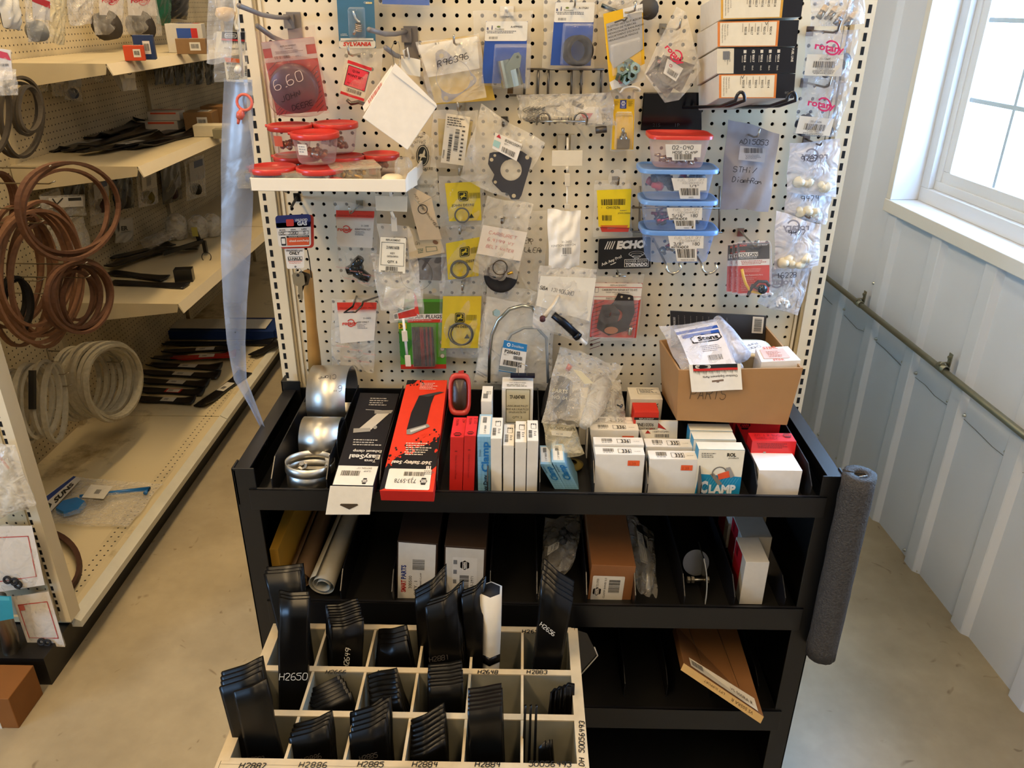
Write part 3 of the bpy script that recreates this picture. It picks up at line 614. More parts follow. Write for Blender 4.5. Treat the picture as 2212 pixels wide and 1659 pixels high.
def gasket(m, fr, outer, holes, t, c, k=1.0, kind='rubber', base=.002):
    """flat plate with round holes cut out: outline and hole loops bridged by fan strips around the first (largest) hole"""
    (hu, hv, hr) = holes[0]; n = 48; vs = []
    def ray_out(a):
        dx, dy = math.cos(a), math.sin(a); best = 1e9
        for (x0, y0), (x1, y1) in zip(outer, outer[1:]+outer[:1]):
            ex, ey = x1-x0, y1-y0; den = dx*ey-dy*ex
            if abs(den) < 1e-9: continue
            tt = ((x0-hu)*ey-(y0-hv)*ex)/den; ss = ((x0-hu)*dy-(y0-hv)*dx)/den
            if tt > 0 and -1e-6 <= ss <= 1+1e-6: best = min(best, tt)
        return best
    for i in range(n):
        a = 2*math.pi*i/n; R = ray_out(a); R = hr*1.02 if R > 1e6 else max(R, hr*1.02)
        for rr_ in (hr, R):
            for nn in (base+t, base): vs.append(fr.p(hu+math.cos(a)*rr_, hv+math.sin(a)*rr_, nn))
    fs = []
    for i in range(n):
        a, b = 4*i, 4*((i+1) % n); fs += [(a, a+2, b+2, b), (a+1, b+1, b+3, a+3), (a+2, a+3, b+3, b+2), (a, b, b+1, a+1)]
    m.add(vs, fs, mat(c, kind))
    A = Art(m, fr, base+t)
    for u, v, r in holes[1:]: A.circ(u, v, r, '#b9ab8b', 1, 14)
    return m
# ---- double grey hooks, top left
def bighook(base, tips, Yts, label):
    t = thing('double_hook', label, 'hook', onY(base[0], base[1], YP), 'grey double hooks on the top left')
    G = mat('#77706a', 'enamel', 0, 20, .1, .4)
    c = onY(base[0], base[1], YP)
    m = M(); m.box((c.x-.012, YP-.004, c.z-.045), (c.x+.016, YP-.0005, c.z+.022), G); m.box((c.x-.016, YP-.012, c.z-.008), (c.x+.004, YP-.004, c.z+.018), G); m.build('back_plate', t)
    for (tp, Yt), bz in zip(zip(tips, Yts), (.012, -.036)):
        q = onY(tp[0], tp[1], Yt); d = V((q.x-c.x, Yt-YP, 0)); s = V((c.x-.006, YP-.006, c.z+bz)); zt = q.z
        e = V((q.x, Yt, zt)); mid = s.lerp(e, .62)+V((0, 0, -.006))
        m = M(); m.tube([s, s.lerp(mid, .5)+V((0, 0, -.002)), mid, e], .0042 if Yt < 1.5 else .0045, G, 10); m.build('wire_arm', t)
bighook((634, 52), ((516, 12), (556, 56)), (1.42, 1.54), 'grey double wire hook above the red and clear 6.60 pack')
bighook((886, 82), ((797, 64), (833, 103)), (1.50, 1.57), 'grey double wire hook above the dangling white carton')
# ---- 6.60 pack
fr = px([(549, 70), (679, 56), (713, 246), (590, 257)], [1.615, 1.615, 1.655, 1.655])
t = T('blister_pack', 'clear pack with red striped card and grey disc handwritten 6.60, hanging on double hook', 'packaged part', fr)
m = M(); f2 = fr.sub(10, 22, 122, 184); card(m, f2, '#c9463e'); A = Art(m, f2, .0005)
for i in range(-8, 16): A.line([(max(0, i*9), min(162, 162 if i >= 0 else 162+i*9)), (min(112, i*9+90), max(60, 162-90*1.0))], 1.6, '#7c3038', 1) if i >= 0 and i*9+90 <= 112 else None
for i in range(9): A.line([(4, 60+i*13), (24, 44+i*13)], 1.8, '#7a2c34', 1); A.line([(90, 76+i*11), (108, 60+i*11)], 1.8, '#7a2c34', 1)
A.rect(0, 0, 112, 14, '#d8bcae', 1); A.rect(0, 34, 112, 44, '#dcc3b4', 1); A.rect(18, 8, 92, 42, '#ddc6b6', 2)
A.text('REPLACEMENT', 55, 14, 3.6, '#6b4740', 3, 'c'); A.text('1909650', 55, 19.5, 3.6, '#6b4740', 3, 'c'); A.fine(24, 22, 86, 29, 3, '#8a655a', 3); A.bars(22, 32, 56, 38, '#5a4440', 3, 5); A.text('QTY 1', 66, 37, 3, '#7a5a50', 3)
m.build('card', t)
c = fr.p(65, 122, .004); m = M(); nrm = fr.n
m.lathe([(.001, .026), (.044, .026), (.052, .022), (.056, .010), (.058, .001)], c, nrm, film('#c87068', fog=.16, rough=.15, bump=.2), 36, True, sq=4); m.build('round_blister', t)
m = M(); m.lathe([(.0001, .0235), (.042, .0235), (.046, .019), (.046, .004), (.0001, .004)], c, nrm, mat('#5d565a', 'plastic', 0, 14, .1), 40)
f3 = Fr([fr.p(15, 70, .0320), fr.p(115, 66, .0320), fr.p(115, 166, .0320), fr.p(15, 170, .0320)], 100, 100); A = Art(m, f3)
A.hand('6.60', 14, 48, 22, '#ead9c4', 1, -14, 1.5, 5.6); A.hand('JOHN', 22, 74, 12, '#17151a', 1, -12, 1.3, 5.6); A.hand('DEERE', 42, 96, 12, '#17151a', 1, -8, 1.3, 5.2); m.build('disc', t)
pouch(t, fr, .010, film('#e6c3b4', fog=.10, bump=.3), 2, .0005, 'clamshell')
# ---- SYLVANIA card
fr = px([(724, -60), (806, -60), (812, 104), (733, 104)], 1.70)
t = T('bulb_card', 'blue bulb card with red lettering on its white lower band', 'packaged part', fr); m = M(); card(m, fr, '#3b6a86'); A = Art(m, fr, .0005)
A.rrect(0, 146, 80, 164, 6, '#d8d8d0', 1); A.rect(4, 142, 76, 150, '#d8d8d0', 1); A.text('SYLVANIA', 40, 159, 8.4, '#c8301c', 3, 'c', bold=.04, shear=.2, w=62); A.text('CK3', 58, 66, 4, '#d8dcd8', 2); A.rect(62, 63, 76, 67, '#c9b878', 2); A.text('1', 4, 137, 5, '#d8dcd8', 2); A.fine(8, 132, 20, 138, 2, '#c8d0d0')
m.build('card', t)
m = M(); q = lambda u, v, n=.006: fr.p(u, v, n); m.tube([q(36, 82), q(37, 88), q(40, 98), q(46, 106), q(50, 105)], .0025, mat('#d8d8d0', 'metal'), 8)
for i in range(4): torus(m, q(46, 112+i*4, .008), (.2, -.3, 1), .0055, .0016, mat('#a8957e', 'metal'), 14)
m.tube([q(34, 134), q(38, 126), q(44, 120)], .003, mat('#c0b4a4', 'metal'), 6); m.build('bulb', t)
blister(t, fr, 24, 74, 60, 142, .016)
# ---- small bag with red label
fr = px([(748, 108), (830, 103), (812, 228), (728, 224)], 1.685)
t = T('parts_bag', 'small clear bag with bright red part label, just left of white carton', 'packaged part', fr); m = M(); f2 = Fr([fr.p(3, 22, .006), fr.p(57, 38, .006), fr.p(59, 118, .006), fr.p(6, 102, .006)], 50, 78)
f2 = px([(752, 129), (804, 147), (786, 219), (735, 202)], 1.678); card(m, f2, '#e8e0cc'); A = Art(m, f2, .0006); W, H = f2.W, f2.H
A.rect(0, 0, W, H*.09, '#d02c34', 1); A.rect(W*.06, H*.13, W*.94, H*.72, '#20121a', 1); A.rect(W*.085, H*.145, W*.915, H*.705, '#e23a4e', 2); A.text('Q104', W*.42, H*.28, 5, '#5a101c', 3, 'c', bold=.02); A.text('POINT SET', W*.44, H*.42, 5, '#5a101c', 3, 'c', bold=.02)
A.text('TV. 11603', W*.45, H*.54, 4.5, '#e8707a', 3, 'c'); A.text('PKG. QTY. 1', W*.45, H*.65, 4, '#a01c30', 3, 'c'); A.bars(W*.22, H*.76, W*.82, H*.87, '#2a1c18', 2, 4); A.rect(0, H*.92, W, H, '#d02c34', 1); m.build('label', t)
pouch(t, fr, .014, None, 4); m = M(); q = fr.p(44, 116, 0); m.tube([fr.p(20, 112, 0), fr.p(30, 120, .002), fr.p(46, 116, .002), fr.p(60, 121, 0)], .004, mat('#6d665c', 'metal'), 6); m.build('contact_points', t)
hook((751, 99), 1.62, 'thin bright peg hook holding the small bag with red label', side=.012)
# ---- white carton
fq = [(852, 139), (944, 230), (880, 324), (783, 254)]
f = px(fq, 1.50); b = [onY(x, y, 1.60) for x, y in [(850, 150), (935, 226), (874, 306), (792, 240)]]
t = T('carton', 'tilted white cube carton dangling by one corner in front of the board', 'box', f); m = M(); WC = mat('#ede6d8', 'card')
m.hexa(f.q, b, WC); lf = Fr([V(b[0]), f.q[0], f.q[3], V(b[3])], 14, 134); m.build('box', t, .001)
m = M(); g1 = px([(846, 141), (852, 156), (787, 242), (783, 230)], 1.545); card(m, g1, '#eadfce', .0012); A = Art(m, g1); A.bars(3, 40, 11, 90, '#c46a62', 1, 8, False); m.build('flap', t); m = M(); g2 = px([(853, 136), (942, 224), (944, 231), (848, 157)], 1.497); card(m, g2, '#efe8da', .001); m.build('flap', t)
m = M(); m.tube([onY(845, 105, 1.60), onY(851, 92, 1.60), onY(861, 90, 1.60), onY(864, 110, 1.58), onY(862, 140, 1.53), onY(852, 143, 1.53), onY(848, 120, 1.56), onY(845, 105, 1.60)], .0006, mat('#8a8478', 'metal'), 5); m.build('wire_loop', t)
fr = px([(866, 120), (908, 129), (908, 166), (866, 158)], 1.66); m = M(); card(m, fr, '#e4dcc6', .001); m.tube([fr.p(8, 3, .001), fr.p(6, -12, .001), fr.p(14, -20, .001), fr.p(18, 2, .001)], .002, WHITEW, 8); tag(m.build('hook_tag', loc=fr.p(20, 0)), 'blank cream plastic hook tag partly hidden behind the dangling carton', 'tag')
# ---- pack along the top edge (blue, cut by the frame)
fr = px([(812, -50), (932, -50), (934, 22), (814, 18)], 1.70); t = T('blister_pack', 'clear pack with blue card cut off by top edge of view', 'packaged part', fr); m = M(); f2 = fr.sub(12, 0, 114, 60); card(m, f2, '#2f5aa8'); A = Art(m, f2, .0006); A.rect(0, 0, f2.W, 30, '#e0dccb', 1); m.build('card', t); blister(t, fr, 4, 2, 116, 66, .012)
# ---- R96396 bag
fr = px([(899, 92), (1036, 74), (1050, 212), (930, 226)], 1.69); t = T('gasket_bag', 'clear bag handwritten R96396 holding grey flange gasket over yellow card', 'packaged part', fr)
m = M(); f0 = px([(908, 92), (1034, 74), (1070, 216), (940, 226)], 1.715); card(m, f0, '#d8b44a'); m.build('yellow_card', t)
m = M(); f1 = px([(902, 98), (1030, 78), (1036, 148), (925, 167)], 1.704); card(m, f1, '#f0ead9'); m.build('paper', t)
m = M(); f1 = Fr([onY(x, y, 1.695) for x, y in ((900, 75), (1060, 75), (1060, 235), (900, 235))], 160, 160); pts = []
for (x, y, r, a0, a1) in ((54, 44, 14, 180, 300), (118, 96, 12, -50, 60), (66, 134, 12, 70, 200)):
    for i in range(6): a = math.radians(a0+(a1-a0)*i/5); pts.append((x+r*math.cos(a), y+r*math.sin(a)))
gasket(m, f1, pts, [(80, 90, 37), (54, 44, 5), (64, 136, 5), (118, 92, 5)], .001, '#8e8f9e', kind='paint'); m.build('gasket', t)
m = M(); f2 = px([(935, 105), (1020, 93), (1024, 140), (941, 156)], 1.684); A = Art(m, f2); A.hand('R96396', 6, 40, 13, '#17151f', 1, -6, 1.5, 5.6); A.text('R 1', 6, -6, 5, '#222', 1, rot=-8); m.build('handwriting', t)
pouch(t, fr, .008, film(fog=.20, bump=.6), 5); hook((980, 75), 1.64, 'bright peg hook through the R96396 gasket bag', side=0.01)
# ---- two blue carded packs
def aicard(q, cq, Y, txt, num, lab, fn):
    fr = px(q, Y); t = T('blister_pack', lab, 'packaged part', fr); f2 = px(cq, Y+.002); m = M(); card(m, f2, '#2b4f9e'); A = Art(m, f2, .0006); W, H = f2.W, f2.H
    A.rrect(0, 0, W, H*.31, 3, '#e6e1d2', 1); A.text('a', W*.03, H*.13, 7, '#31356a', 3, bold=.02); A.text('i', W*.14, H*.13, 9, '#31356a', 3, bold=.03); A.text('Products', W*.22, H*.135, 4, '#5c6152', 3, shear=.2); A.circ(W*.31, H*.085, 4, '#6d7c3a', 2, 16, 2); A.text(num, W*.60, H*.10, 4, '#1c1c24', 3, bold=.01); A.fine(W*.02, H*.15, W*.9, H*.2, 2, '#55535a', 2); A.bars(W*.1, H*.24, W*.3, H*.28, '#88857e', 2, 9)
    m.build('card', t); fn(t, f2); return t
def _flasher(t, f):
    MZ = mat('#b4c4bd', 'metal', 0, 10, .1, .22); m = M(); c = f.p(58, 100, .004); m.lathe([(.0001, .052), (.022, .052), (.022, .0), (.0001, 0)], c-V((-.006, 0, .034)), (-.22, 0, 1), MZ, 24, False); m.build('flasher_can', t)
    m = M(); fb = f.sub(44, 62, 84, 116, .034); A = Art(m, fb)
    pts = [(10+20*math.cos(math.radians(a))*.6+8, 16+14*math.sin(math.radians(a))) for a in range(180, 361, 20)]; m.add([fb.p(u, v, n) for n in (0, .0012) for u, v in [(6, 30), (22, 4), (32, 2), (38, 10), (36, 34), (8, 44)]], [(0, 5, 4, 3, 2, 1), (6, 7, 8, 9, 10, 11)]+[(i, (i+1) % 6, 6+(i+1) % 6, 6+i) for i in range(6)], MZ); A.circ(30, 12, 3, '#3a4a44', 6, 14); m.build('bracket', t)
    m = M(); q = f.sub(56, 138, 68, 156, .014); card(m, q, '#6b5236', .0012, 'metal'); m.build('terminal', t); blister(t, f, 22, 48, 103, 146, .05)
aicard([(1045, 22), (1148, 28), (1142, 192), (1040, 188)], [(1050, 46), (1140, 46), (1134, 180), (1040, 180)], 1.69, 0, 'A-47P9502', 'blue and white carded pack with zinc flasher can and bracket', _flasher)
pouch(bpy.data.objects['blister_pack.002'], px([(1020, 24), (1150, 24), (1142, 190), (1036, 186)], 1.715), .004, film(fog=.16), 8, .001)
def _ring(t, f):
    m = M(); R = mat('#26221f', 'rubber', .2, 90)
    c = f.p(50, 104, .004); ax = V((.30, -1, .06)).normalized(); m.lathe([(.0195, 0), (.028, 0), (.028, .028), (.0275, .031), (.0195, .031), (.0195, 0)], c, ax, R, 32); m.build('rubber_ring', t); blister(t, f, 20, 44, 86, 136, .045)
aicard([(1180, -10), (1290, -10), (1282, 152), (1178, 150)], [(1200, 5), (1285, 5), (1276, 142), (1189, 141)], 1.69, 0, 'A-17GA1', 'blue and white carded pack with thick black rubber ring', _ring)
pouch(bpy.data.objects['blister_pack.003'], px([(1176, -20), (1292, -20), (1284, 150), (1172, 148)], 1.712), .004, film(fog=.14), 9, .001)
hook((1093, 18), 1.66, 'white tipped peg hook above the pack with zinc flasher can', WHITEW, .0032, .004, True); hook((1243, -8), 1.66, 'peg hook at the top edge holding the black rubber ring pack')
# ---- wire basket on the board
wb = thing('wire_bracket', 'chrome ladder shaped wire bracket fixed across the pegboard', 'bracket', onY(1220, 180, 1.725)); m = M(); Yb = 1.728
m.tube([onY(1138, 149, Yb), onY(1305, 150, Yb)], .0023, WIRE, 8); m.tube([onY(1100, 206, Yb), onY(1302, 206, Yb)], .0023, WIRE, 8); m.build('crossbar', wb)
for x in (1134, 1163, 1185, 1235, 1256, 1299): m = M(); m.tube([onY(x, 149 if x > 1140 else 166, Yb+.003), onY(x-1.5, 206, Yb+.003)], .0026, WIRE, 8); m.build('rung', wb)
wa = thing('loop_bracket', 'chrome wire bracket with two front loops under the crumpled bag', 'bracket', onY(1215, 262, 1.66))
for x in (1174, 1255):
    m = M(); c = onY(x, 258, 1.645); m.tube([V((c.x-.013, YP, c.z-.012)), V((c.x-.013, 1.665, c.z-.012)), V((c.x-.013, 1.65, c.z))]+[V((c.x-.013*math.cos(math.radians(a)), 1.645, c.z+.013*math.sin(math.radians(a)))) for a in range(20, 161, 20)]+[V((c.x+.013, 1.65, c.z)), V((c.x+.013, 1.665, c.z-.012)), V((c.x+.013, YP, c.z-.012))], .002, WIRE, 8); m.build('loop', wa)
m = M(); m.tube([onY(1166, 262, 1.65), onY(1264, 262, 1.65)], .0022, STEEL, 8); m.build('crossbar', wa)
fr = px([(1118, 205), (1322, 200), (1330, 272), (1122, 262)], 1.685); t = T('parts_bag', 'crumpled clear bag of grey springs and folded paper lying on the looped wire bracket', 'packaged part', fr)
pouch(t, fr, .045, film(fog=.26, bump=1.2, rough=.1), 11, .006); m = M(); GS = mat('#57544e', 'dull')
for i in range(9): c = fr.p(16+i*4, 46+(i % 2)*3, 0); m.tube([c+V((.007*math.cos(a*.7), .006*math.sin(a*.7), .014-a*.0016)) for a in range(0, 18)], .0012, GS, 5)
m.build('spring', t); m = M(); f2 = fr.sub(120, 28, 178, 62, .006); f2.warp = lambda x, y: .004*math.sin(x*5); card(m, f2, '#ddd6c6'); A = Art(m, f2, .0007); A.poly([(12, 12), (40, 12), (30, 24), (18, 22)], '#b23a40', 1); A.text('AD', 8, 28, 8, '#993038', 2); A.hand('NSD', 60, 12, 8, '#33302c', 1, 60, .9); m.build('paper', t)
m = M(); f2 = fr.sub(45, 48, 118, 60, .008); A = Art(m, f2); A.full('#d5c8a4', 0); A.bars(2, 2, 70, 10, '#3c352b', 1, 12); m.build('label', t); m = M(); m.tube([fr.p(118, 18, .004), fr.p(140, 28, .004)], .005, mat('#38342f', 'dull'), 6); m.tube([fr.p(162, 76, 0), fr.p(186, 72, 0)], .007, mat('#6a645d', 'dull'), 6); m.build('bolt', t)
# ---- slotted hex nut card
hook((1373, 4), 1.62, 'peg hook through the yellow and grey hex nut card', side=-.03); fr = px([(1303, 30), (1388, 8), (1394, 172), (1318, 195)], 1.66)
t = T('nut_card', 'yellow and grey carded pack of zinc hex nuts with long printed heading', 'packaged part', fr); m = M(); card(m, fr, '#e6b41e'); A = Art(m, fr, .0006); W, H = fr.W, fr.H
A.poly([(W*.5, 0), (W, 0), (W, 18), (W*.5, 18)], '#e6e1d4', 1); A.poly([(4, 22), (W*.55, 20), (W*.62, 14), (W-2, 16), (W-3, 96), (W*.55, 108), (W*.15, 120), (5, 100)], '#a9a6a0', 2); A.poly([(0, H-18), (W, H-36), (W, H), (4, H)], '#e2ddd0', 2)
for i, s_ in enumerate(('SLOTTED HEX NUT ASSORTMENT', 'SURTIDO DE TUERCAS', 'HEXAGONALES RANURADAS', 'ASSORTIMENT D\'ECROUS', 'HEXAGONAUX FENDUS')): A.text(s_, 6, 32+i*7.2, 4.2, '#3c3a38', 3, rot=-1)
A.text('00-1595', W-24, 12, 5, '#4a4844', 3, rot=2); A.line([(22, 24), (38, 22), (44, 26), (50, 20)], 3.5, '#5d5648', 3); A.rect(22, H-23, 56, H-8, '#23211e', 3); A.rect(23, H-22, 55, H-9, '#e2ddd0', 4); napa(A, 30, H-15, 4.5, k=5); A.text('SOLUTIONS', 36, H-13, 3.2, '#23211e', 5)
m.build('card', t); m = M(); NZ_ = mat('#a9c0b2', 'metal', 0, 10, .1, .22)
for (u, v, a) in ((28, 128, .2), (44, 118, .9), (56, 132, .4), (34, 146, 1.3), (48, 142, .6), (24, 140, 1.0)):
    c = fr.p(u, v, .008); ax = V((math.sin(a)*.8, -1, .4*math.cos(a*3))); m.lathe([(.0055, 0), (.0115, 0), (.0115, .009), (.0055, .009), (.0055, 0)], c, ax, NZ_, 6, False)
m.build('nuts', t); blister(t, fr, 8, 68, W-8, H-28, .026)
# top bag cut by the frame
fr = px([(1290, -60), (1425, -60), (1420, 40), (1292, 36)], 1.71); t = T('parts_bag', 'clear bag with dark spring at top edge behind the hex nut card', 'packaged part', fr); pouch(t, fr, .02, CLR2, 13, .003); m = M(); m.tube([fr.p(8, 72, .002), fr.p(40, 86, .002), fr.p(70, 84, .002)], .004, mat('#4e5a60', 'metal'), 6); m.lathe([(.018, 0), (.02, .02), (.0001, .021)], fr.p(108, 78, 0), (0, -1, 0), mat('#4a453e', 'rubber'), 14); m.build('spring', t)
# ---- toggle switch card
fr = px([(1323, 200), (1372, 200), (1369, 326), (1318, 326)], 1.69); t = T('switch_card', 'yellow carded metal toggle switch hanging on white hook', 'packaged part', fr); f2 = px([(1326, 214), (1371, 214), (1368, 323), (1321, 323)], 1.688); m = M(); card(m, f2, '#e3b315'); A = Art(m, f2, .0006)
A.rect(14, 2, 28, 20, '#2f3e86', 1); napa(A, 21, 9, 5, '#e8e4da', '#2f3e86', 2); A.text('NEW', 21, 18, 2.6, '#ddd', 2, 'c'); A.fine(2, 4, 12, 14, 4, '#8a6c14', 2, 3); A.fine(32, 4, 42, 16, 5, '#8a6c14', 2, 4); A.rect(8, 27, 40, 28.4, '#efe6c4', 1); A.fine(5, 31, 42, 38, 3, '#8a6c14', 2, 5); m.build('card', t)
m = M(); MS = mat('#9a9488', 'metal', 0, 20, .1, .25); m.tube([f2.p(20, 60, .020), f2.p(22, 76, .014)], [.0035, .0025], MS, 10); m.lathe([(.0085, 0), (.0085, .004), (.006, .006), (.006, .012), (.0001, .012)], f2.p(23, 84, .008), (0, -.3, 1), MS, 14); g = f2.sub(10, 84, 36, 108, .003); m.hexa([g.p(0, 0, .014), g.p(26, 0, .014), g.p(26, 20, .012), g.p(0, 20, .012)], [g.p(0, 0), g.p(26, 0), g.p(26, 24), g.p(0, 24)], mat('#8d7c60', 'metal', 0, 20, .1, .35)); m.build('toggle_switch', t); blister(t, f2, 5, 28, 42, 108, .026); pouch(t, fr, .003, film(fog=.08), 3, .0003, 'header')
m = M(); q = onY(1357, 196, 1.655)
hk = thing('wire_hook', 'white coated wire hook above the toggle switch card', 'hook', q); m.tube([q+V((-.014, .085, -.004)), q+V((-.014, .01, -.004))]+[q+V((-.012+.018*(1-math.cos(math.radians(a))), 0, .008*math.sin(math.radians(a)))) for a in range(0, 181, 20)]+[q+V((.022, .085, -.006))], .0022, WHITEW, 8); m.build('wire', hk)
# ---- rotary felt bag
def logo_bag(name, lab, q, Y, th=.012, fog=.14, seed=1, ma=None): fr = px(q, Y); t = T(name, lab, 'packaged part', fr); return fr, t
hook((1471, 41), 1.60, 'peg hook holding the clear bag of grey felt pads', side=-.01)
fr = px([(1440, 22), (1486, 22), (1514, 160), (1378, 148)], 1.63); t = T('felt_bag', 'clear bag with red logo and stacked grey felt pads', 'packaged part', fr); m = M(); f1 = px([(1380, 130), (1508, 138), (1466, 214), (1400, 214)], 1.64)
FE = mat('#6f655c', 'rubber', .5, 120)
for i, q in enumerate(([(1420, 120), (1478, 150), (1440, 212), (1395, 160)], [(1432, 118), (1500, 140), (1470, 200), (1418, 168)])): g = px(q, 1.638-i*.008); m.hexa([g.p(0, 0, .004), g.p(g.W, 0, .004), g.p(g.W, g.H, .004), g.p(0, g.H, .004)], g.q, FE)
m.build('felt_pad', t)
for i, (q, l) in enumerate((([(1420, 122), (1440, 130), (1434, 160), (1412, 148)], 0), ([(1442, 126), (1476, 148), (1460, 176), (1433, 158)], 1))):
    g = px(q, 1.634-i*.012); m = M(); A = Art(m, g); A.full('#e6e0d4', 0); A.bars(g.W*.2, g.H*.5, g.W*.9, g.H*.85, '#1c1a18', 1, 4); A.ring(g.W*.3, g.H*.3, 2, 3.4, '#c04048', 1); m.build('label', t)
m = M(); g = px([(1438, 90), (1500, 120), (1480, 160), (1420, 130)], 1.612); A = Art(m, g); rotary(A, 2, 12, 52, '#d4284a', 22); m.build('printed_logo', t)
f4 = px([(1436, 20), (1490, 22), (1515, 150), (1466, 218)], 1.618); f5 = px([(1444, 18), (1484, 24), (1514, 152), (1380, 150)], 1.618)
m = M(); P = [(1462, 14), (1482, 26), (1514, 150), (1490, 190), (1467, 216), (1436, 222), (1392, 160), (1420, 96)]; m.add([onY(x, y, 1.617) for x, y in P]+[onY(x, y, 1.652) for x, y in P], [tuple(range(8))[::-1], tuple(range(8, 16))], film(fog=.18, bump=.9)); m.build('pouch', t)
# ---- black plate 215 1P
fr = px([(1390, 200), (1516, 200), (1516, 282), (1384, 282)], 1.727); m = M(); A = Art(m, fr); A.b = .001; card(m, fr, '#0d0c10', .004, 'gloss'); A.text('215', 24, 74, 8, '#2c2a30', 1); A.text('1P', 70, 74, 8, '#3a383e', 1)
x = m.build('black_plate', loc=fr.p(60, 0), bevel=.003); tag(x, 'glossy black rectangular plate with faint embossed 215 1P', 'plate')
# ---- fuel line cartons on black wire hooks
def obox(name, lab, fq, Yf, bq, Yb, group=None, c='#d8d0c0'):
    f = px(fq, Yf); b = [onY(x, y, Yb) for x, y in bq]; t = T(name, lab, 'box', f, group); m = M(); m.hexa(f.q, b, mat(c, 'card')); m.build('carton', t, .0012)
    return t, f, b
FB = [([(1557, -14), (1737, -16), (1730, 37), (1557, 42)], 0), ([(1550, 47), (1726, 43), (1720, 100), (1550, 101)], 0), ([(1549, 105), (1723, 102), (1718, 158), (1549, 159)], 1), ([(1553, 161), (1718, 159), (1714, 212), (1553, 212)], 0)]
names = ('top fuel line carton, yellow edged cream end cut off by top of view', 'second carton down, orange edged end with check mark near 90017', 'third carton down, black end with white check boxes', 'bottom fuel line carton resting on black wire hooks')
for i, (q, k) in enumerate(FB):
    bq = [(q[0][0]-44, q[0][1]+26), (q[1][0]-50, q[1][1]+24), (q[2][0]-60, q[2][1]+24), (q[3][0]-44, q[3][1]+26)]
    t, f, b = obox('fuel_line_carton', names[i], q, 1.535, bq, 1.715, 'stack of fuel line cartons'); W, H = f.W, f.H; m = M(); A = Art(m, f, .0004)
    if k:
        A.rect(0, 0, 36, H, '#d9cfb6', 1); A.rect(36, 0, W, H, '#101016', 1)
        for j, s_ in enumerate(('FUEL LINE',)): A.text(s_, W-12, 2, 4.5, '#e6e0d0', 2, rot=90, bold=.02)
        for j, n_ in enumerate(('90014', '90015', '90016', '90017', '90018')): u = W-42-j*18; A.rect(u-1, 4, u+5, 11, '#d8d2c2', 2); A.text(n_, u, 14, 4.6, '#e6e0d0', 2, rot=90, bold=.02); A.fine(u-4, 16, u-2.5, H-4, 1, '#b8b2a4'); A.text('black', u, 38, 3.6, '#d8d2c2', 2, rot=90)
        A.line([(W-97, 4), (W-95, 9), (W-90, 2)], 1, '#111', 3); A.fine(12, 6, 30, H-6, 1, '#777', 2)
        for j in range(3): A.text(('Made in USA', 'Hecho en EE.UU.', 'Fabrique aux')[j], 26-j*5, 8, 2.8, '#5c5548', 2, rot=90)
    else:
        oc = '#d8a23c' if i == 0 else '#d98038'; A.rect(0, 0, W*.76, H, oc, 1); A.rect(5, 2.5, W*.73, H-2, '#e6dcc2', 2); A.rect(W*.76, 0, W, H, '#15151a', 1)
        for j in range(3): A.text(('Made in U.S.A.', 'Fabricado en EE.UU.', 'Fabrique aux Etats-Unis')[j], 20-j*5.5, 6, 3, '#7a6e56', 3, rot=90)
        for j, n_ in enumerate(('90014', '90015', '90016', '90017', '90018')): u = W*.76-20-j*13.5; A.text(n_, u, 12, 5, '#5e5440', 3, rot=90, bold=.01); A.fine(u-4.5, 5, u-3, H-6, 1, '#a2947a', 3, j+i)
        A.line([((W-110, W-72, 0, W-116)[i], 3), ((W-108, W-69, 0, W-113)[i], 9), ((W-104, W-65, 0, W-109)[i], 1)], 1, '#222', 4)
        A.text('ECHO', W-20, H-10, 4, '#8a867c', 2) if i == 3 else None
    m.build('end_print', t)
for x, l in ((1598, 'left'), (1708, 'right')):
    q = onY(x, 222, 1.50); m = M(); KB = mat('#141318', 'enamel'); w = .016
    p = [V((q.x-.052-w/2, YP, q.z-.035)), V((q.x-.01-w/2, 1.56, q.z-.012))]+[V((q.x-w/2*math.cos(math.radians(a)), 1.50, q.z+.004+.014*math.sin(math.radians(a)))) for a in range(0, 181, 20)]+[V((q.x-.01+w/2, 1.56, q.z-.012)), V((q.x-.052+w/2, YP, q.z-.035))]
    t = thing('loop_hook', 'black looped wire hook under the fuel line cartons, '+l+' one of two', 'hook', p[0]); m.tube(p, .003, KB, 8); m.build('wire', t)
# ---- clear header bags at the right end
def rbag(lab, q, Y, kind, seed, th=.016):
    fr = px(q, Y); t = T('parts_bag', lab, 'packaged part', fr, ); return fr, t
fr, t = rbag('clear bag of small foam tipped brass fittings at top right of pegboard', [(1750, -40), (1866, -44), (1868, 52), (1752, 58)], 1.65, 0, 1)
for i, (x, y) in enumerate(((1778, 24), (1800, 26), (1815, 38), (1838, 40))): m = M(); a = onY(x, y, 1.65); m.lathe([(.0001, .0), (.006, 0), (.006, .014), (.0001, .015)], a, (-.5, -.1, -.8), mat('#8a7c68', 'metal'), 10); m.lathe([(.006, -.010), (.0065, 0)], a, (-.5, -.1, -.8), mat('#d2b48a', 'rubber'), 10); m.disc(a+V((.005, .001, .008)), (.5, .1, .8), .006, mat('#d8bc94', 'rubber'), 10); m.build('fitting', t)
pouch(t, fr, .03, film('#e4e6ee', fog=.3, bump=1.0), 21, .004); hook((1816, 45), 1.60, 'bent peg hook between the top two bags at the right end', mat('#6f6058', 'metal'), .0022, .02, side=-.008)
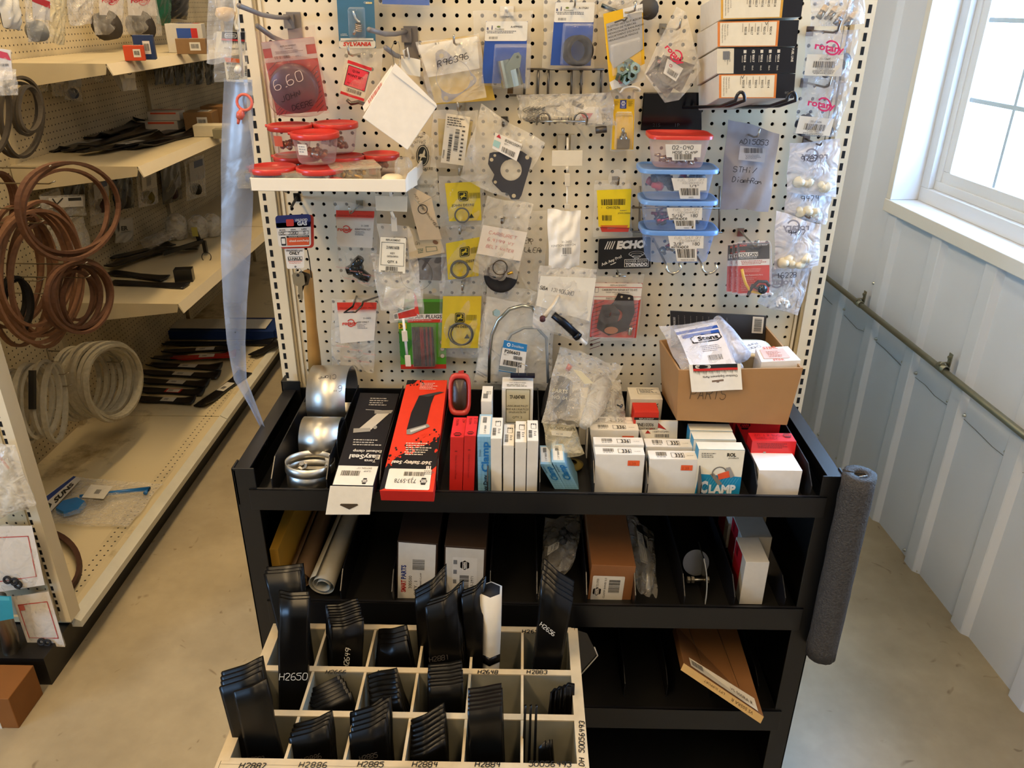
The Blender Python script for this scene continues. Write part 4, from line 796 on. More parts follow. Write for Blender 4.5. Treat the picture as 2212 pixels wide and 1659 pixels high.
for i, (q, n_, lq, lg_, lab, Y) in enumerate((([(1742, 68), (1860, 62), (1830, 178), (1734, 170)], '20-12605', [(1744, 117), (1823, 118), (1817, 165), (1737, 163)], (1758, 104, 1822), 'clear bag with pink logo and white barcode label 20-12605', 1.66), ([(1738, 162), (1842, 178), (1806, 296), (1712, 292)], '20-12606', [(1728, 250), (1802, 257), (1792, 294), (1718, 288)], (1743, 226, 1803), 'clear bag with pink logo and white barcode label 20-12606', 1.67))):
    fr, t = rbag(lab, q, Y, 0, i); m = M(); g = px(lq, Y-.014); A = Art(m, g); A.full('#e2dccd', 0); A.text(n_, g.W/2, 12, 4.6, '#2a2824', 1, 'c'); A.bars(g.W*.2, 15, g.W*.8, 29, '#1a1814', 1, i+3); A.text('0 24761 12605 1', g.W/2, 33, 3, '#333', 1, 'c'); A.fine(g.W*.2, 35, g.W*.95, 44, 3, '#5c5850', 1); m.build('label', t)
    m = M(); g = px([(lg_[0], lg_[1]-20), (lg_[2], lg_[1]-14), (lg_[2], lg_[1]+16), (lg_[0], lg_[1]+12)], Y-.016); A = Art(m, g); rotary(A, 0, 20, g.W, '#d22a62', 5); m.build('printed_logo', t)
    m = M(); r = random.Random(i)
    for k in range(7): a = onY(q[3][0]+8+r.random()*90, q[3][1]-8-r.random()*34, Y+.003); m.lathe([(.003, 0), (.009, 0), (.009, .009), (.003, .009)], a, (r.uniform(-1, 1), -1, r.uniform(-1, 1)), mat('#2c2c34', 'rubber'), 12)
    m.build('grommet', t); pouch(t, fr, .026, film('#dfe2ee', fog=.2, bump=1.0), 23+i, .004); p = ((1796, 166), (0, 0))[i]
    if i == 0: hook(p, 1.61, 'bent peg hook between the two pink logo bags', mat('#8a8078', 'metal'), .0022, .02, side=-.008)
WF = mat('#dfdfe2', 'print', .3, 30)
for i, (q, Y, hw, hp, lg_, lab, hk) in enumerate((([(1706, 310), (1815, 300), (1804, 426), (1698, 414)], 1.675, '9787', (1730, 348), (1792, 340), 'white translucent bag with mirrored grey logo and mirrored number 20-9648', (1775, 309)),
      ([(1700, 412), (1796, 424), (1784, 484), (1692, 470)], 1.695, '9474', (1730, 434), None, 'white bag handwritten 9474, half hidden below the mirrored logo bag', None),
      ([(1676, 455), (1773, 486), (1768, 574), (1672, 582)], 1.68, '9477', (1702, 508), (1752, 494), 'white translucent bag handwritten 9477', (1751, 468)), ([(1668, 578), (1756, 572), (1724, 682), (1636, 656)], 1.70, '16228', (1678, 600), (1716, 612), 'clear bag handwritten 16228 with white plastic plugs', (1730, 571)))):
    fr, t = rbag(lab, q, Y, 0, i); pouch(t, fr, .02, film('#eef0fa', fog=.62 if i < 3 else .30, rough=.3, bump=.8), 31+i, .003); m = M(); g = px([(hp[0]-4, hp[1]-14), (hp[0]+56, hp[1]-14), (hp[0]+56, hp[1]+10), (hp[0]-4, hp[1]+10)], Y-.022); A = Art(m, g)
    A.hand(hw, 4, 15, 11, '#1d1d2c', 1, -3, 1.3, 5.0, wd=38 if len(hw) < 5 else 42); m.build('handwriting', t)
    if lg_ and i != 1: m = M(); g = px([(lg_[0]-70, lg_[1]-24), (lg_[0], lg_[1]-24), (lg_[0], lg_[1]+60), (lg_[0]-70, lg_[1]+60)], Y-.018); A = Art(m, g); rotary(A, 66, 26, 58, '#8e8e98', 0, -1); A.text('20-9648' if i == 0 else '20-9477', 56, 50, 5, '#a0a0aa', 1, mx=-1) if i != 3 else 0; A.bars(18, 54, 50, 64, '#b4b4bc', 1, 5) if i != 3 else 0; m.build('mirrored_print', t)
    m = M(); r = random.Random(40+i); PW = mat('#e6dfc6' if i < 3 else '#e9e6e0', 'plastic')
    for k in range((4, 3, 6, 11)[i]):
        x = r.random(); y = r.random(); a = onY(q[3][0]+14+x*(q[2][0]-q[3][0]-30), (q[3][1]*(1-x)+q[2][1]*x)-10-y*20, Y-.003); R = .012 if i < 3 else .006
        m.lathe([(.0001, 0), (R, 0), (R, .010), (R*.55, .012), (R*.55, .020), (.0001, .021)], a, (r.uniform(-1, 1), -1, r.uniform(-.6, 1)), PW, 14)
    m.build('plastic_plug', t)
    if hk: hook(hk, Y-.03, 'bent brown peg hook through the bag marked '+('9787', '', '9477', '16228')[i], mat('#7a6a60', 'metal'), .002, .006, side=0)
# ---- AO15053 grey bag
fr = px([(1572, 256), (1683, 288), (1660, 456), (1556, 450)], 1.675); t = T('grey_bag', 'opaque grey poly bag handwritten AD15053 above a small barcode label', 'packaged part', fr); pouch(t, fr, .014, mat('#a3a3ab', 'gloss', .35, 22, .2), 51, .0028); m = M(); g = px([(1575, 290), (1680, 290), (1680, 415), (1575, 415)], 1.656); A = Art(m, g)
A.hand('AD15053', 22, 20, 11, '#14141c', 1, 3, 1.3, 5.3, wd=64); A.poly([(24, 24), (80, 30), (76, 60), (20, 54)], '#b7b6b9', 1); A.bars(32, 29, 72, 40, '#3a3a40', 2, 6); A.fine(34, 43, 72, 54, 4, '#74747a', 2); A.hand('STHi/', 8, 80, 12, '#14141c', 1, 4, 1.3, 5.2); A.hand('Diaphram', 6, 102, 12, '#14141c', 1, 5, 1.3, 4.6, wd=62); m.build('handwriting', t)
hook((1641, 279), 1.62, 'bright peg hook through the opaque grey AD15053 bag', side=-.01)
# ---- maintenance kits
for i in range(3):
    d = (2-i); q = [(1590-d*10, 520+d*2), (1664-d*10, 517+d*2), (1664-d*12, 634-d*2), (1590-d*12, 636-d*2)]; fr = px(q, 1.64+.022*d)
    t = T('maintenance_kit', ('front kit of the three matching hanging packs, YOU CAN card showing yellow and black hose', 'middle kit of the three matching hanging maintenance packs', 'rear kit of the three matching hanging maintenance packs')[2-i] if False else ('rear', 'middle', 'front')[i]+' pack of three matching red and black maintenance kits on one hook', 'packaged part', fr, 'maintenance kits on one hook'); m = M(); f2 = fr.sub(3, 6, fr.W-2, fr.H-2, 0); card(m, f2, '#cf3226'); A = Art(m, f2, .0006); W, H = f2.W, f2.H
    A.rect(0, 0, W, H*.32, '#35322f', 1); A.text('ECHO', 4, 6, 4, '#d83a28', 2, bold=.03, shear=.2); A.text('KIT 90000P', W-25, 6, 3, '#ddd', 2); A.line([(22, 9), (30, 13), (46, 13), (52, 9)], 3, '#0d0c0b', 2); A.text('ECHO', 6, 18, 2.8, '#d83a28', 2, bold=.03); A.rect(2, 19, 44, 28, '#e8e2d6', 2); A.text('YOU CAN', 23, 27, 6.5, '#1a1816', 3, 'c', bold=.03, w=39); A.text('MAINTENANCE KIT', 23, 32.5, 3.4, '#ddd', 2, 'c', w=38)
    A.rect(0, H*.32, W, H*.44, '#e4dcd0', 1); A.fine(6, H*.34, W-4, H*.43, 3, '#b03a2c', 2); A.fine(6, H*.50, W-8, H*.58, 3, '#e89a8c', 2); A.text('Genuine Replacement Parts', 10, H*.64, 2.8, '#ecd8d0', 2); A.fine(6, H*.68, W-20, H*.96, 8, '#e07a6c', 2); m.build('card', t)
    if i == 2:
        m = M(); m.tube([fr.p(10, 58, .010), fr.p(13, 74, .012), fr.p(18, 90, .012), fr.p(28, 106, .012), fr.p(52, 112, .010)], .0032, mat('#d8a71c', 'plastic'), 8); m.build('yellow_hose', t)
        m = M(); m.tube([fr.p(24, 114, .010), fr.p(30, 98, .014), fr.p(44, 84, .016), fr.p(62, 86, .014), fr.p(68, 96, .012)], .0036, mat('#17161a', 'rubber'), 8); m.tube([fr.p(30, 92, .012), fr.p(42, 100, .016), fr.p(58, 98, .016)], .003, mat('#17161a', 'rubber'), 8); m.lathe([(.0001, .0), (.009, .0), (.010, .012), (.0001, .014)], fr.p(52, 100, .010), fr.n, mat('#1d2a30', 'gloss'), 16); m.build('black_hose', t)
    blister(t, fr, 1, 2, fr.W-1, fr.H-1, .022, tp=.05)
hook((1638, 519), 1.60, 'peg hook carrying the three stacked maintenance kits')
# ---- ECHO sign plate
fr = px([(1292, 515), (1407, 510), (1407, 580), (1290, 583)], 1.715); m = M(); card(m, fr, '#cfcabf', .002, 'metal'); A = Art(m, fr, .0006); W, H = fr.W, fr.H; A.rrect(1.5, 1.5, W-1.5, H-1.5, 4, '#101013', 1)
for i in range(4): A.line([(15+i*5, 24), (22+i*5, 7)], 2, '#d8d4ca', 3)
A.text('ECHO', 40, 23, 15, '#ded9cf', 3, bold=.07, shear=.18, w=62); A.text('Ask Any Pro!', 10, 60, 6, '#d8d4ca', 3, rot=-22, bold=.02); A.line([(28, 58), (34, 56), (40, 53)], 1.6, '#d8d4ca', 3)
for i, (r_, y) in enumerate(((17, 36), (13, 38.5), (9, 42), (5, 45.5))): A.ring(84, y, r_-1.2, r_, '#d0ccc2', 3, 26, q=.34)
A.rect(58, 47, 110, 64, '#e0dcd0', 3); A.rect(59, 48, 109, 63, '#17171a', 4); A.text('POWER BOOST', 84, 53.5, 4, '#cfcbc0', 5, 'c', bold=.01, w=46); A.text('TORNADO', 84, 62, 6.8, '#ded9cf', 5, 'c', bold=.05, w=47)
tag(m.build('sign_plate', loc=fr.p(W/2, 0)), 'black metal sign plate with white lettering and swirl emblem', 'sign')
# ---- yellow bag CH13276
fr = px([(1284, 398), (1364, 396), (1366, 512), (1280, 512)], 1.70); t = T('parts_bag', 'small yellow bag with two barcodes and faded red lower edge', 'packaged part', fr); m = M(); g = px([(1289, 411), (1364, 408), (1360, 492), (1293, 490)], 1.690); card(m, g, '#e4c81c'); A = Art(m, g, .0006); A.bars(8, 20, 60, 33, '#25230f', 1, 3); A.text('1', 7, 40, 4, '#222', 1); A.text('CH13276', 18, 41, 5.4, '#222', 1, bold=.01); A.text('JOHN DEERE', 44, 52, 3.4, '#333', 1); A.fine(48, 44, 66, 47, 1, '#555'); A.bars(9, 55, 30, 67, '#25230f', 1, 9); A.poly([(4, 78), (g.W-4, 76), (g.W-6, g.H), (8, g.H)], '#c8622a', 1); m.build('card', t); m = M(); h_ = px([(1296, 490), (1360, 490), (1357, 501), (1300, 501)], 1.692); card(m, h_, '#bf3a30', .006); m.build('rubber_part', t); pouch(t, fr, .012, film(fog=.10, bump=.4), 61, .0012)
hook((1337, 384), 1.67, 'short peg hook above the small yellow barcode bag', mat('#7a6a58', 'metal')); fr = px([(1287, 372), (1400, 365), (1398, 400), (1285, 404)], 1.712); t = T('hang_strip', 'clear round plastic hang strip above the small yellow bag', 'hang tag', fr); m = M(); m.disc(onY(1333, 385, 1.705), (0, -1, 0), .019, film(fog=.2), 20); m.build('disc', t); m = M(); card(m, px([(1285, 390), (1360, 388), (1360, 410), (1284, 412)], 1.712), '#d8cdb0', .0003); m.ms = [film(fog=.12)]; m.build('strip', t)
# ---- carburetor kit
fr = px([(1283, 596), (1392, 592), (1376, 738), (1270, 735)], 1.70); t = T('repair_kit_pack', 'red striped carburetor repair kit pack with black gaskets', 'packaged part', fr); m = M(); g = px([(1284, 611), (1388, 612), (1374, 730), (1274, 728)], 1.698); card(m, g, '#c9473c'); A = Art(m, g, .0006); W, H = g.W, g.H
A.rrect(0, 0, W, H*.30, 4, '#e8e0d0', 1); A.text('REPLACEMENT', W/2, 6, 3.6, '#8a7c74', 3, 'c'); A.rect(0, 8, W, 9.4, '#c9473c', 3); A.text('CARBURETOR REPAIR KIT TO FIT:', W/2+4, 16, 4, '#4a3c38', 3, 'c', bold=.01, w=76); A.text('MASSEY FERGUSON TRACTORS', W/2, 20.5, 2.8, '#6a5c58', 3, 'c', w=50); A.text('C526V', W/2, 25, 3, '#4a3c38', 3, 'c'); A.rect(0, 28, W, 29, '#c9473c', 3); A.text('PARTS-ACCESSORIES', W/2, 34, 3.6, '#6a4c48', 3, 'c'); A.rect(2, 9, 10, 20, '#8a7c74', 3); A.rect(3, 10, 9, 19, '#e8e0d0', 4)
for i in range(12): A.line([(2, 46+i*9), (24, 38+i*9)], 1.4, '#5c1e1c', 1); A.line([(W-24, 50+i*9), (W-3, 42+i*9)], 1.4, '#5c1e1c', 1) if i < 7 else 0
m.build('card', t); m = M(); gasket(m, g, [(52, 20), (84, 24), (92, 60), (80, 100), (40, 112), (12, 96), (18, 62), (44, 40)], [(52, 68, 14), (76, 30, 2.4), (60, 27, 2.4)], .002, '#26201f', base=.004); gasket(m, g, [(20, 44), (44, 42), (60, 60), (56, 80), (30, 86), (14, 74)], [(32, 62, 9)], .0015, '#3a3433', base=.009); m.build('gaskets', t)
m = M(); A = Art(m, g, .012); A.circ(44, 98, 15, '#a36a4c', 1, 24, 8, 'plastic'); m.lathe([(.0045, 0), (.0045, .02), (.0001, .02)], g.p(86, 108, .006), (0, -.3, 1), mat('#b0a48c', 'metal'), 10); m.build('float_parts', t); blister(t, g, 2, 34, W-4, H-1, .022); pouch(t, fr, .003, film(fog=.10), 3, .0004, 'clamshell')
m = M(); q = onY(1338, 597, 1.67); hk = thing('peg_hook', 'small bright T shaped peg hook holding the carburetor kit', 'hook', q, 'steel pegboard hooks'); m.tube([q+V((-.014, 0, 0)), q+V((.014, 0, 0))], .0018, STEEL, 6); m.tube([q, q+V((0, .07, 0))], .0018, STEEL, 6); m.tube([q, q+V((0, -.006, .008))], .002, STEEL, 6); m.build('wire', hk)
# ---- white paper bag under strip hook
def platehook(name, lab, base, plate_q, rod, Yp_, bag_=None):
    c = onY(base[0], base[1], YP); t = thing(name, lab, 'hook', c); G = mat('#cfc4aa', 'plastic'); m = M()
    m.box((c.x-.022, YP-.012, c.z-.018), (c.x-.006, YP-.0005, c.z+.018), G); m.box((c.x+.006, YP-.010, c.z-.022), (c.x+.014, YP-.0005, c.z+.020), G); m.build('peg_base', t)
    fr = px(plate_q, Yp_); m = M(); A = Art(m, fr); card(m, fr, '#d8cdb4', .0015, 'plastic'); m.build('price_plate', t, .001); top = fr.p(fr.W/2, 0, -.002)
    m = M(); m.tube([V((c.x, YP-.006, c.z+.006)), V((top.x, Yp_+.01, top.z+.022)), top+V((0, 0, .004)), top], .0026, mat('#d6ccb6', 'gloss'), 8); m.tube([fr.p(fr.W/2, fr.H, .001), onY(rod[0], rod[1], Yp_)], .0032, mat('#d2c8b2', 'gloss'), 8); m.build('rod', t)
    return t
t = platehook('clip_strip', 'cream plastic clip strip with blank price plate, hanging in centre of pegboard', (1226, 310), [(1193, 325), (1259, 325), (1258, 359), (1192, 359)], (1226, 372), 1.66)
for (a, b) in ((375, 403), (441, 466)): m = M(); fr = px([(1219, a), (1231, a), (1232, b), (1220, b)], 1.655); card(m, fr, '#cdc2aa', .003, 'plastic'); m.build('clip', t, .001)
m = M(); m.tube([onY(1225, 400, 1.664), onY(1225, 462, 1.664)], .0018, WHITEW, 6); m.build('cord', t)
fr = px([(1182, 452), (1254, 456), (1252, 574), (1186, 580)], 1.645); t = T('paper_bag', 'crumpled white paper bag printed ION SWITCH, clipped to clip strip', 'packaged part', fr); pouch(t, fr, .022, mat('#e8e2d4', 'print', .6, 18, .06), 71, .004); m = M(); g = fr.sub(14, 58, 60, 92, .022); A = Art(m, g); A.text('31-2602', 14, 6, 4.6, '#33302c', 1, rot=-3); A.text('IGNITION SWITCH', -8, 14, 4.6, '#33302c', 1, w=52, rot=-2); A.bars(16, 16, 36, 30, '#2a2824', 1, 7); A.text('0 24761', 14, 34, 2.6, '#444', 1); m.build('print', t)
# ---- SBA bag
fr = px([(1167, 572), (1291, 580), (1270, 742), (1150, 706)], 1.64); t = T('injector_bag', 'zip bag handwritten SBA 131406380 with white paper and dark injector', 'packaged part', fr); m = M(); g = px([(1168, 596), (1288, 601), (1273, 694), (1158, 660)], 1.632); f0 = g; card(m, g, '#ded8c8'); A = Art(m, g, .0006); A.hand('SBA 131406380', 2, 34, 9, '#17161c', 1, 3, 1.1, 5.2, wd=74); m.build('paper', t)
m = M(); D = mat('#2e3034', 'dull', 0, 30, .2, .4); m.tube([onY(1195, 680, 1.62), onY(1216, 696, 1.62), onY(1247, 725, 1.62)], [.008, .009, .009], D, 14); m.tube([onY(1243, 722, 1.62), onY(1250, 729, 1.62)], .010, D, 14); m.tube([onY(1250, 729, 1.62), onY(1266, 744, 1.62)], [.005, .004], mat('#dcd6c8', 'plastic'), 10); m.build('injector', t); pouch(t, fr, .03, film('#ece6da', fog=.26, bump=.6), 73, .003)
m = M(); q = onY(1196, 658, 1.585); hk = thing('wire_hook', 'cream plastic capped hook in front of the SBA zip bag', 'hook', q); m.tube([onY(1176, 683, 1.57), q, q+V((.02, .08, .006)), q+V((.03, .155, .0))], [.0055, .004, .003, .0025], mat('#cdbfa6', 'plastic'), 10); m.build('wire', hk); m = M(); m.lathe([(.0001, .0), (.0062, 0), (.0062, .008), (.0001, .009)], onY(1172, 686, 1.565), (0, -1, -.4), mat('#4a2626', 'rubber'), 12); m.build('cap', hk)
# ---- gasket bag 8200200M1
fr = px([(1040, 226), (1178, 310), (1112, 436), (992, 384)], 1.67); t = T('gasket_bag', 'large clear bag holding dark flat gasket with five holes and white barcode label', 'packaged part', fr); m = M(); g = Fr([onY(x, y, 1.664) for x, y in ((1040, 320), (1160, 320), (1160, 440), (1040, 440))], 120, 120)
gasket(m, g, [(18, 8), (40, 8), (50, 4), (88, 6), (110, 22), (98, 62), (84, 110), (64, 110), (56, 94), (46, 96), (22, 72), (28, 56), (14, 34)], [(64, 46, 23), (22, 24, 4), (29, 15, 3), (99, 19, 4.5), (70, 102, 4.5), (30, 72, 3.5)], .0012, '#3b3b40', base=.001, kind='paint'); m.build('gasket', t)
m = M(); g = px([(1070, 286), (1128, 311), (1116, 348), (1063, 320)], 1.655); card(m, g, '#e8e2d6'); A = Art(m, g, .0006); A.poly([(4, 8), (9, 0), (15, 8)], '#c2333c', 1); A.poly([(1, 16), (16, 16), (15, 30), (0, 30)], '#9fc7c2', 1); A.text('8200200M1', 24, 10, 6, '#1e1c1a', 1); A.text('QTY 1', 24, 16, 3, '#333', 1); A.bars(22, 22, 54, 33, '#1a1816', 1, 5); m.build('label', t); pouch(t, fr, .007, film(fog=.22, bump=.5, rough=.15), 81, .0035)
hook((1087, 265), 1.64, 'blunt peg hook through the large clear gasket bag', mat('#6a645c', 'metal'), .003, .008)
# ---- labelled bag left of it
fr = px([(935, 238), (1032, 238), (1022, 368), (930, 362)], 1.695); t = T('parts_bag', 'clear bag over yellow card with tall white label of sideways barcodes', 'packaged part', fr); m = M(); card(m, px([(946, 256), (1022, 262), (1008, 340), (948, 336)], 1.704), '#d3b32c'); m.build('yellow_card', t); m = M(); g = px([(964, 245), (1016, 253), (1002, 358), (952, 351)], 1.684); card(m, g, '#e6ddc8'); A = Art(m, g, .0006); A.bars(12, 42, 19, 102, '#25221e', 1, 3, False); A.bars(24, 30, 33, 78, '#25221e', 1, 5, False); A.fine(3, 6, 48, 26, 4, '#55504a', 1); A.fine(38, 30, 46, 100, 8, '#55504a', 1); A.text('1 - 1', 4, 16, 5, '#222', 1, rot=90); A.text('PT00008', 6, 96, 3.6, '#333', 1, rot=-90); m.build('label', t); pouch(t, fr, .008, film(fog=.16), 83, .002)
hook((988, 221), 1.64, 'peg hook at top of the bag with sideways barcodes'); hook((991, 363), 1.65, 'peg hook just above the upper yellow deer logo bag')
# ---- pump valve bag
fr = px([(872, 262), (936, 300), (950, 436), (878, 424)], 1.70); t = T('parts_bag', 'clear bag with black oval deer logo and handwriting beside the white carton', 'packaged part', fr); m = M(); g = px([(884, 275), (940, 275), (940, 420), (884, 420)], 1.692); A = Art(m, g); A.hand('Pump', 8, 22, 7, '#2c2820', 1, 2, .9); A.hand('Valves', 4, 33, 7, '#2c2820', 1, 2, .8, 4.4); A.circ(29, 60, 14, '#20231e', 1, 28, 23); A.circ(29, 60, 12, '#cfc6aa', 2, 28, 21); A.circ(29, 60, 10.8, '#20231e', 3, 28, 19.5); P = [(-.30, .02), (-.2, -.12), (.0, -.12), (.08, -.3), (.16, -.42), (.2, -.2), (.15, 0), (.3, .12), (.1, .1), (-.06, .1), (-.2, .36), (-.3, .4), (-.16, .08)]; A.poly([(29+x*28, 60+y*34) for x, y in P], '#cfc6aa', 4); A.text('JOHN DEERE', 29, 91, 6, '#22251e', 1, 'c', bold=.01, w=44); m.build('print', t); pouch(t, fr, .008, film('#e8e2d0', fog=.28), 85, .002)
m = M(); sp = [onY(894+i*1.6, 402+(3.5 if i % 2 else -3.5), 1.69) for i in range(28)]; m.tube(sp, .0009, mat('#6b665c', 'metal'), 5); tag(m.build('coil_spring', loc=sp[0]), 'small steel coil spring in the bag above the tan paper tag', 'spring')
# ---- yellow deer bags
for i, (q, cq, lp, tx, rg, lab) in enumerate((([(948, 380), (1046, 378), (1046, 490), (952, 490)], [(961, 396), (1036, 392), (1040, 476), (970, 478)], (997, 425), (995, 445), (998, 465, 16), 'upper yellow deer logo bag, clear window with small grey ring'),
     ([(950, 490), (1048, 484), (1046, 606), (955, 608)], [(963, 526), (1036, 512), (1034, 596), (968, 604)], (1002, 551), (1004, 573), (993, 582, 20), 'middle yellow deer logo bag with grey ring at lower left'), ([(950, 608), (1050, 604), (1042, 772), (946, 772)], [(957, 640), (1040, 640), (1036, 752), (953, 752)], (995, 685), (996, 705), (998, 722, 27), 'lower yellow deer logo bag with two large thin rings'))):
    fr = px(q, 1.70); t = T('ring_bag', lab, 'packaged part', fr, 'yellow deer logo bags in a column'); m = M(); g = px(cq, 1.694); card(m, g, '#dabf2e'); A = Art(m, g, .0006); u0, v0 = lp[0]-cq[0][0], lp[1]-cq[0][1]; deer(A, u0, v0, 21, '#262a16', '#c9b12e'); A.text('JOHN DEERE', tx[0]-cq[0][0], tx[1]-cq[0][1]+2, 5.2, '#262a16', 2, 'c', bold=.01, w=48); A.bars(u0+13, v0-6, u0+36, v0+6, '#8c7d20', 1, i+2); x0, y0 = rg[0]-cq[0][0]+8, rg[1]-cq[0][1]+8; A.poly([(x0, y0), (x0+6, y0-10), (x0+12, y0)], '#262a16', 3) if i != 1 else A.poly([(x0+4, y0+2), (x0+10, y0-8), (x0+16, y0+2)], '#262a16', 3); m.build('card', t)
    c = onY(rg[0], rg[1], 1.683); s_ = c.y/F*1.08; m = M(); torus(m, c, (.05, -1, .1), rg[2]*s_*.88, .0028 if i == 1 else .0018, mat('#5c5c58', 'rubber'), 30)
    if i == 2: torus(m, c+V((-.004, -.004, .002)), (-.08, -1, .06), rg[2]*s_*.92, .0018, mat('#5c5c58', 'rubber'), 30)
    m.build('seal_ring', t); pouch(t, fr, .012, film(fog=.14, bump=.7), 91+i, .0025)
hook((992, 492), 1.65, 'peg hook at the top of the middle yellow deer logo bag'); hook((998, 615), 1.65, 'peg hook at the top of the lower yellow deer logo bag')
# ---- tan tags
fr = px([(877, 396), (932, 426), (954, 518), (906, 520)], 1.685, lambda x, y: .006*math.sin(y*4)); t = T('paper_tag', 'curled tan paper tag with pen notes and a split ring tied on', 'tag', fr); m = M(); A = Art(m, fr); A.full('#ddc39a', 0); A.full('#cdb187', -2)
for i in range(4): A.hand(('NO LOOK', 'TAG', 'BACK OUT', 'HOLE')[i], 14+i*10, 14+i*16, 6, '#5a4a34', 2, 66, .6, 4.6)
m.build('paper', t); m = M(); torus(m, onY(913, 452, 1.67), (.2, -1, 0), .0098, .0011, mat('#5e564a', 'metal'), 22); m.tube([onY(896, 430, 1.675), onY(906, 442, 1.672), onY(941, 422, 1.672)], .0007, mat('#b8ac94', 'dull'), 4); m.build('split_ring', t)
fr = px([(880, 490), (950, 512), (961, 545), (884, 562)], 1.70); t = T('paper_tag', 'flat tan paper tag with green stamped print, below the curled tag', 'tag', fr); m = M(); card(m, fr, '#d6bd90'); A = Art(m, fr, .0006); A.circ(62, 20, 6, '#8a5c3a', 1); A.rect(38, 32, 62, 44, '#52694f', 1); A.rect(39, 33, 61, 43, '#d6bd90', 2); A.fine(20, 36, 36, 46, 3, '#52694f', 1); A.hand('GM', 16, 28, 6, '#6a5a40', 1, 6); m.build('paper', t)
fr = px([(878, 545), (968, 548), (958, 640), (896, 632)], 1.708); t = T('gasket_bag', 'clear bag with dark gasket sheet and steel flange gasket under tan tags', 'packaged part', fr); m = M(); card(m, px([(884, 560), (964, 555), (952, 606), (900, 604)], 1.706), '#55504b', .001, 'rubber'); m.build('gasket_sheet', t); m = M(); g = Fr([onY(x, y, 1.702) for x, y in ((870, 560), (970, 560), (970, 650), (870, 650))], 100, 90); gasket(m, g, [(0, 40), (60, 30), (84, 46), (80, 72), (30, 76), (0, 70)], [(30, 32, 34), (68, 66, 5)], .001, '#807a70', kind='metal'); m.build('flange_gasket', t); pouch(t, fr, .006, film(fog=.14), 95, .002)
# ---- red handwriting bag
fr = px([(1052, 424), (1152, 441), (1117, 604), (1021, 588)], 1.66); t = T('seal_bag', 'zip bag with white paper faintly written in red, rings in bottom', 'packaged part', fr); m = M(); g = px([(1043, 486), (1139, 502), (1124, 564), (1030, 548)], 1.652); card(m, g, '#dfd3c0'); A = Art(m, g, .0006)
for i, s_ in enumerate(('CARBURET', '6.4199 VY', 'BELT WATER')): A.hand(s_, 16, 16+i*15, 7, '#d48a80', 1, 3, .8, 5.4, wd=60)
m.build('paper', t); m = M(); c = onY(1080, 578, 1.648); torus(m, c, (0, -1, .3), .0155, .0012, mat('#4a4238', 'metal'), 26); torus(m, onY(1072, 586, 1.65), (.2, -1, .8), .018, .002, mat('#57504a', 'rubber'), 26); m.build('seal_ring', t); m = M(); m.tube([onY(1096, 592, 1.648), onY(1108, 588, 1.648)], .003, mat('#c79a3c', 'metal'), 8); m.build('brass_pin', t); pouch(t, fr, .012, film('#e6dcc8', fog=.28, bump=.5), 97, .002); hook((1084, 473), 1.60, 'thick peg hook through the bag written in red', mat('#8a8276', 'metal'), .003, .012, side=.006)
fr = px([(1100, 448), (1182, 456), (1176, 628), (1036, 616)], 1.705); t = T('seal_bag', 'clear bag behind, marked LLER, with black oil seal at bottom', 'packaged part', fr); m = M(); g = px([(1130, 500), (1180, 500), (1180, 560), (1130, 560)], 1.698); A = Art(m, g); A.hand('ER', 0, 24, 12, '#4e4436', 1, 12, 1.3); A.hand('LLER', 2, 44, 11, '#4e4436', 1, 4, 1.3, 5.4, wd=36); m.build('handwriting', t); m = M(); m.lathe([(.012, .004), (.014, .012), (.034, .012), (.038, .006), (.038, 0), (.012, 0)], onY(1082, 596, 1.70), (.0, -1, .5), mat('#1f1b19', 'rubber'), 30); m.build('oil_seal', t); pouch(t, fr, .01, film(fog=.16), 99, .002)
# ---- Donaldson bag
fr = px([(1052, 612), (1204, 640), (1188, 842), (1022, 826)], 1.685); t = T('tube_bag', 'big clear bag with white card and bent silver tube, blue topped label P206603', 'packaged part', fr); m = M(); f0 = px([(1052, 640), (1192, 668), (1180, 830), (1026, 822)], 1.70); card(m, f0, '#e6dfcb'); m.build('white_card', t); m = M(); SV = mat('#b7bab4', 'metal', 0, 10, .1, .25)
m.tube([onY(x, y, 1.668) for x, y in ((1056, 826), (1058, 760), (1062, 724), (1076, 692), (1100, 668), (1128, 660), (1150, 664), (1158, 680))], .004, SV, 10); m.lathe([(.0085, 0), (.0085, .010), (.0001, .010)], onY(1071, 676, 1.664), (.3, -1, .4), mat('#9fb4ac', 'metal'), 6, False); m.build('bent_tube', t)
m = M(); m.tube([onY(x, y, 1.662) for x, y in ((1080, 800), (1086, 752), (1104, 722), (1132, 708), (1160, 708), (1180, 730), (1184, 826))], .0034, mat('#8e908c', 'rubber'), 10); m.build('hose', t)
m = M(); g = px([(1089, 734), (1139, 744), (1132, 810), (1077, 801)], 1.652); card(m, g, '#e6e2d8'); A = Art(m, g, .0006); A.rect(0, 0, g.W, 16, '#2479b4', 1); A.ring(12, 8, 2, 4, '#dfe6ea', 2); A.text('Donaldson', 19, 10.5, 5.6, '#dfe6ea', 2, w=27); A.text('P206603', 5, 26, 7, '#1c1b1a', 1, bold=.02); A.text('Qty. 1', 4, 31, 3, '#333', 1); A.bars(26, 29, 46, 37, '#1c1b1a', 1, 3); A.bars(6, 41, 46, 52, '#1c1b1a', 1, 8); A.rect(0, 55, 36, 64, '#7a8890', 1); A.rect(0, g.H-2, g.W, g.H, '#2479b4', 1); m.build('label', t); pouch(t, fr, .03, film(fog=.16, bump=.9), 101, .004)
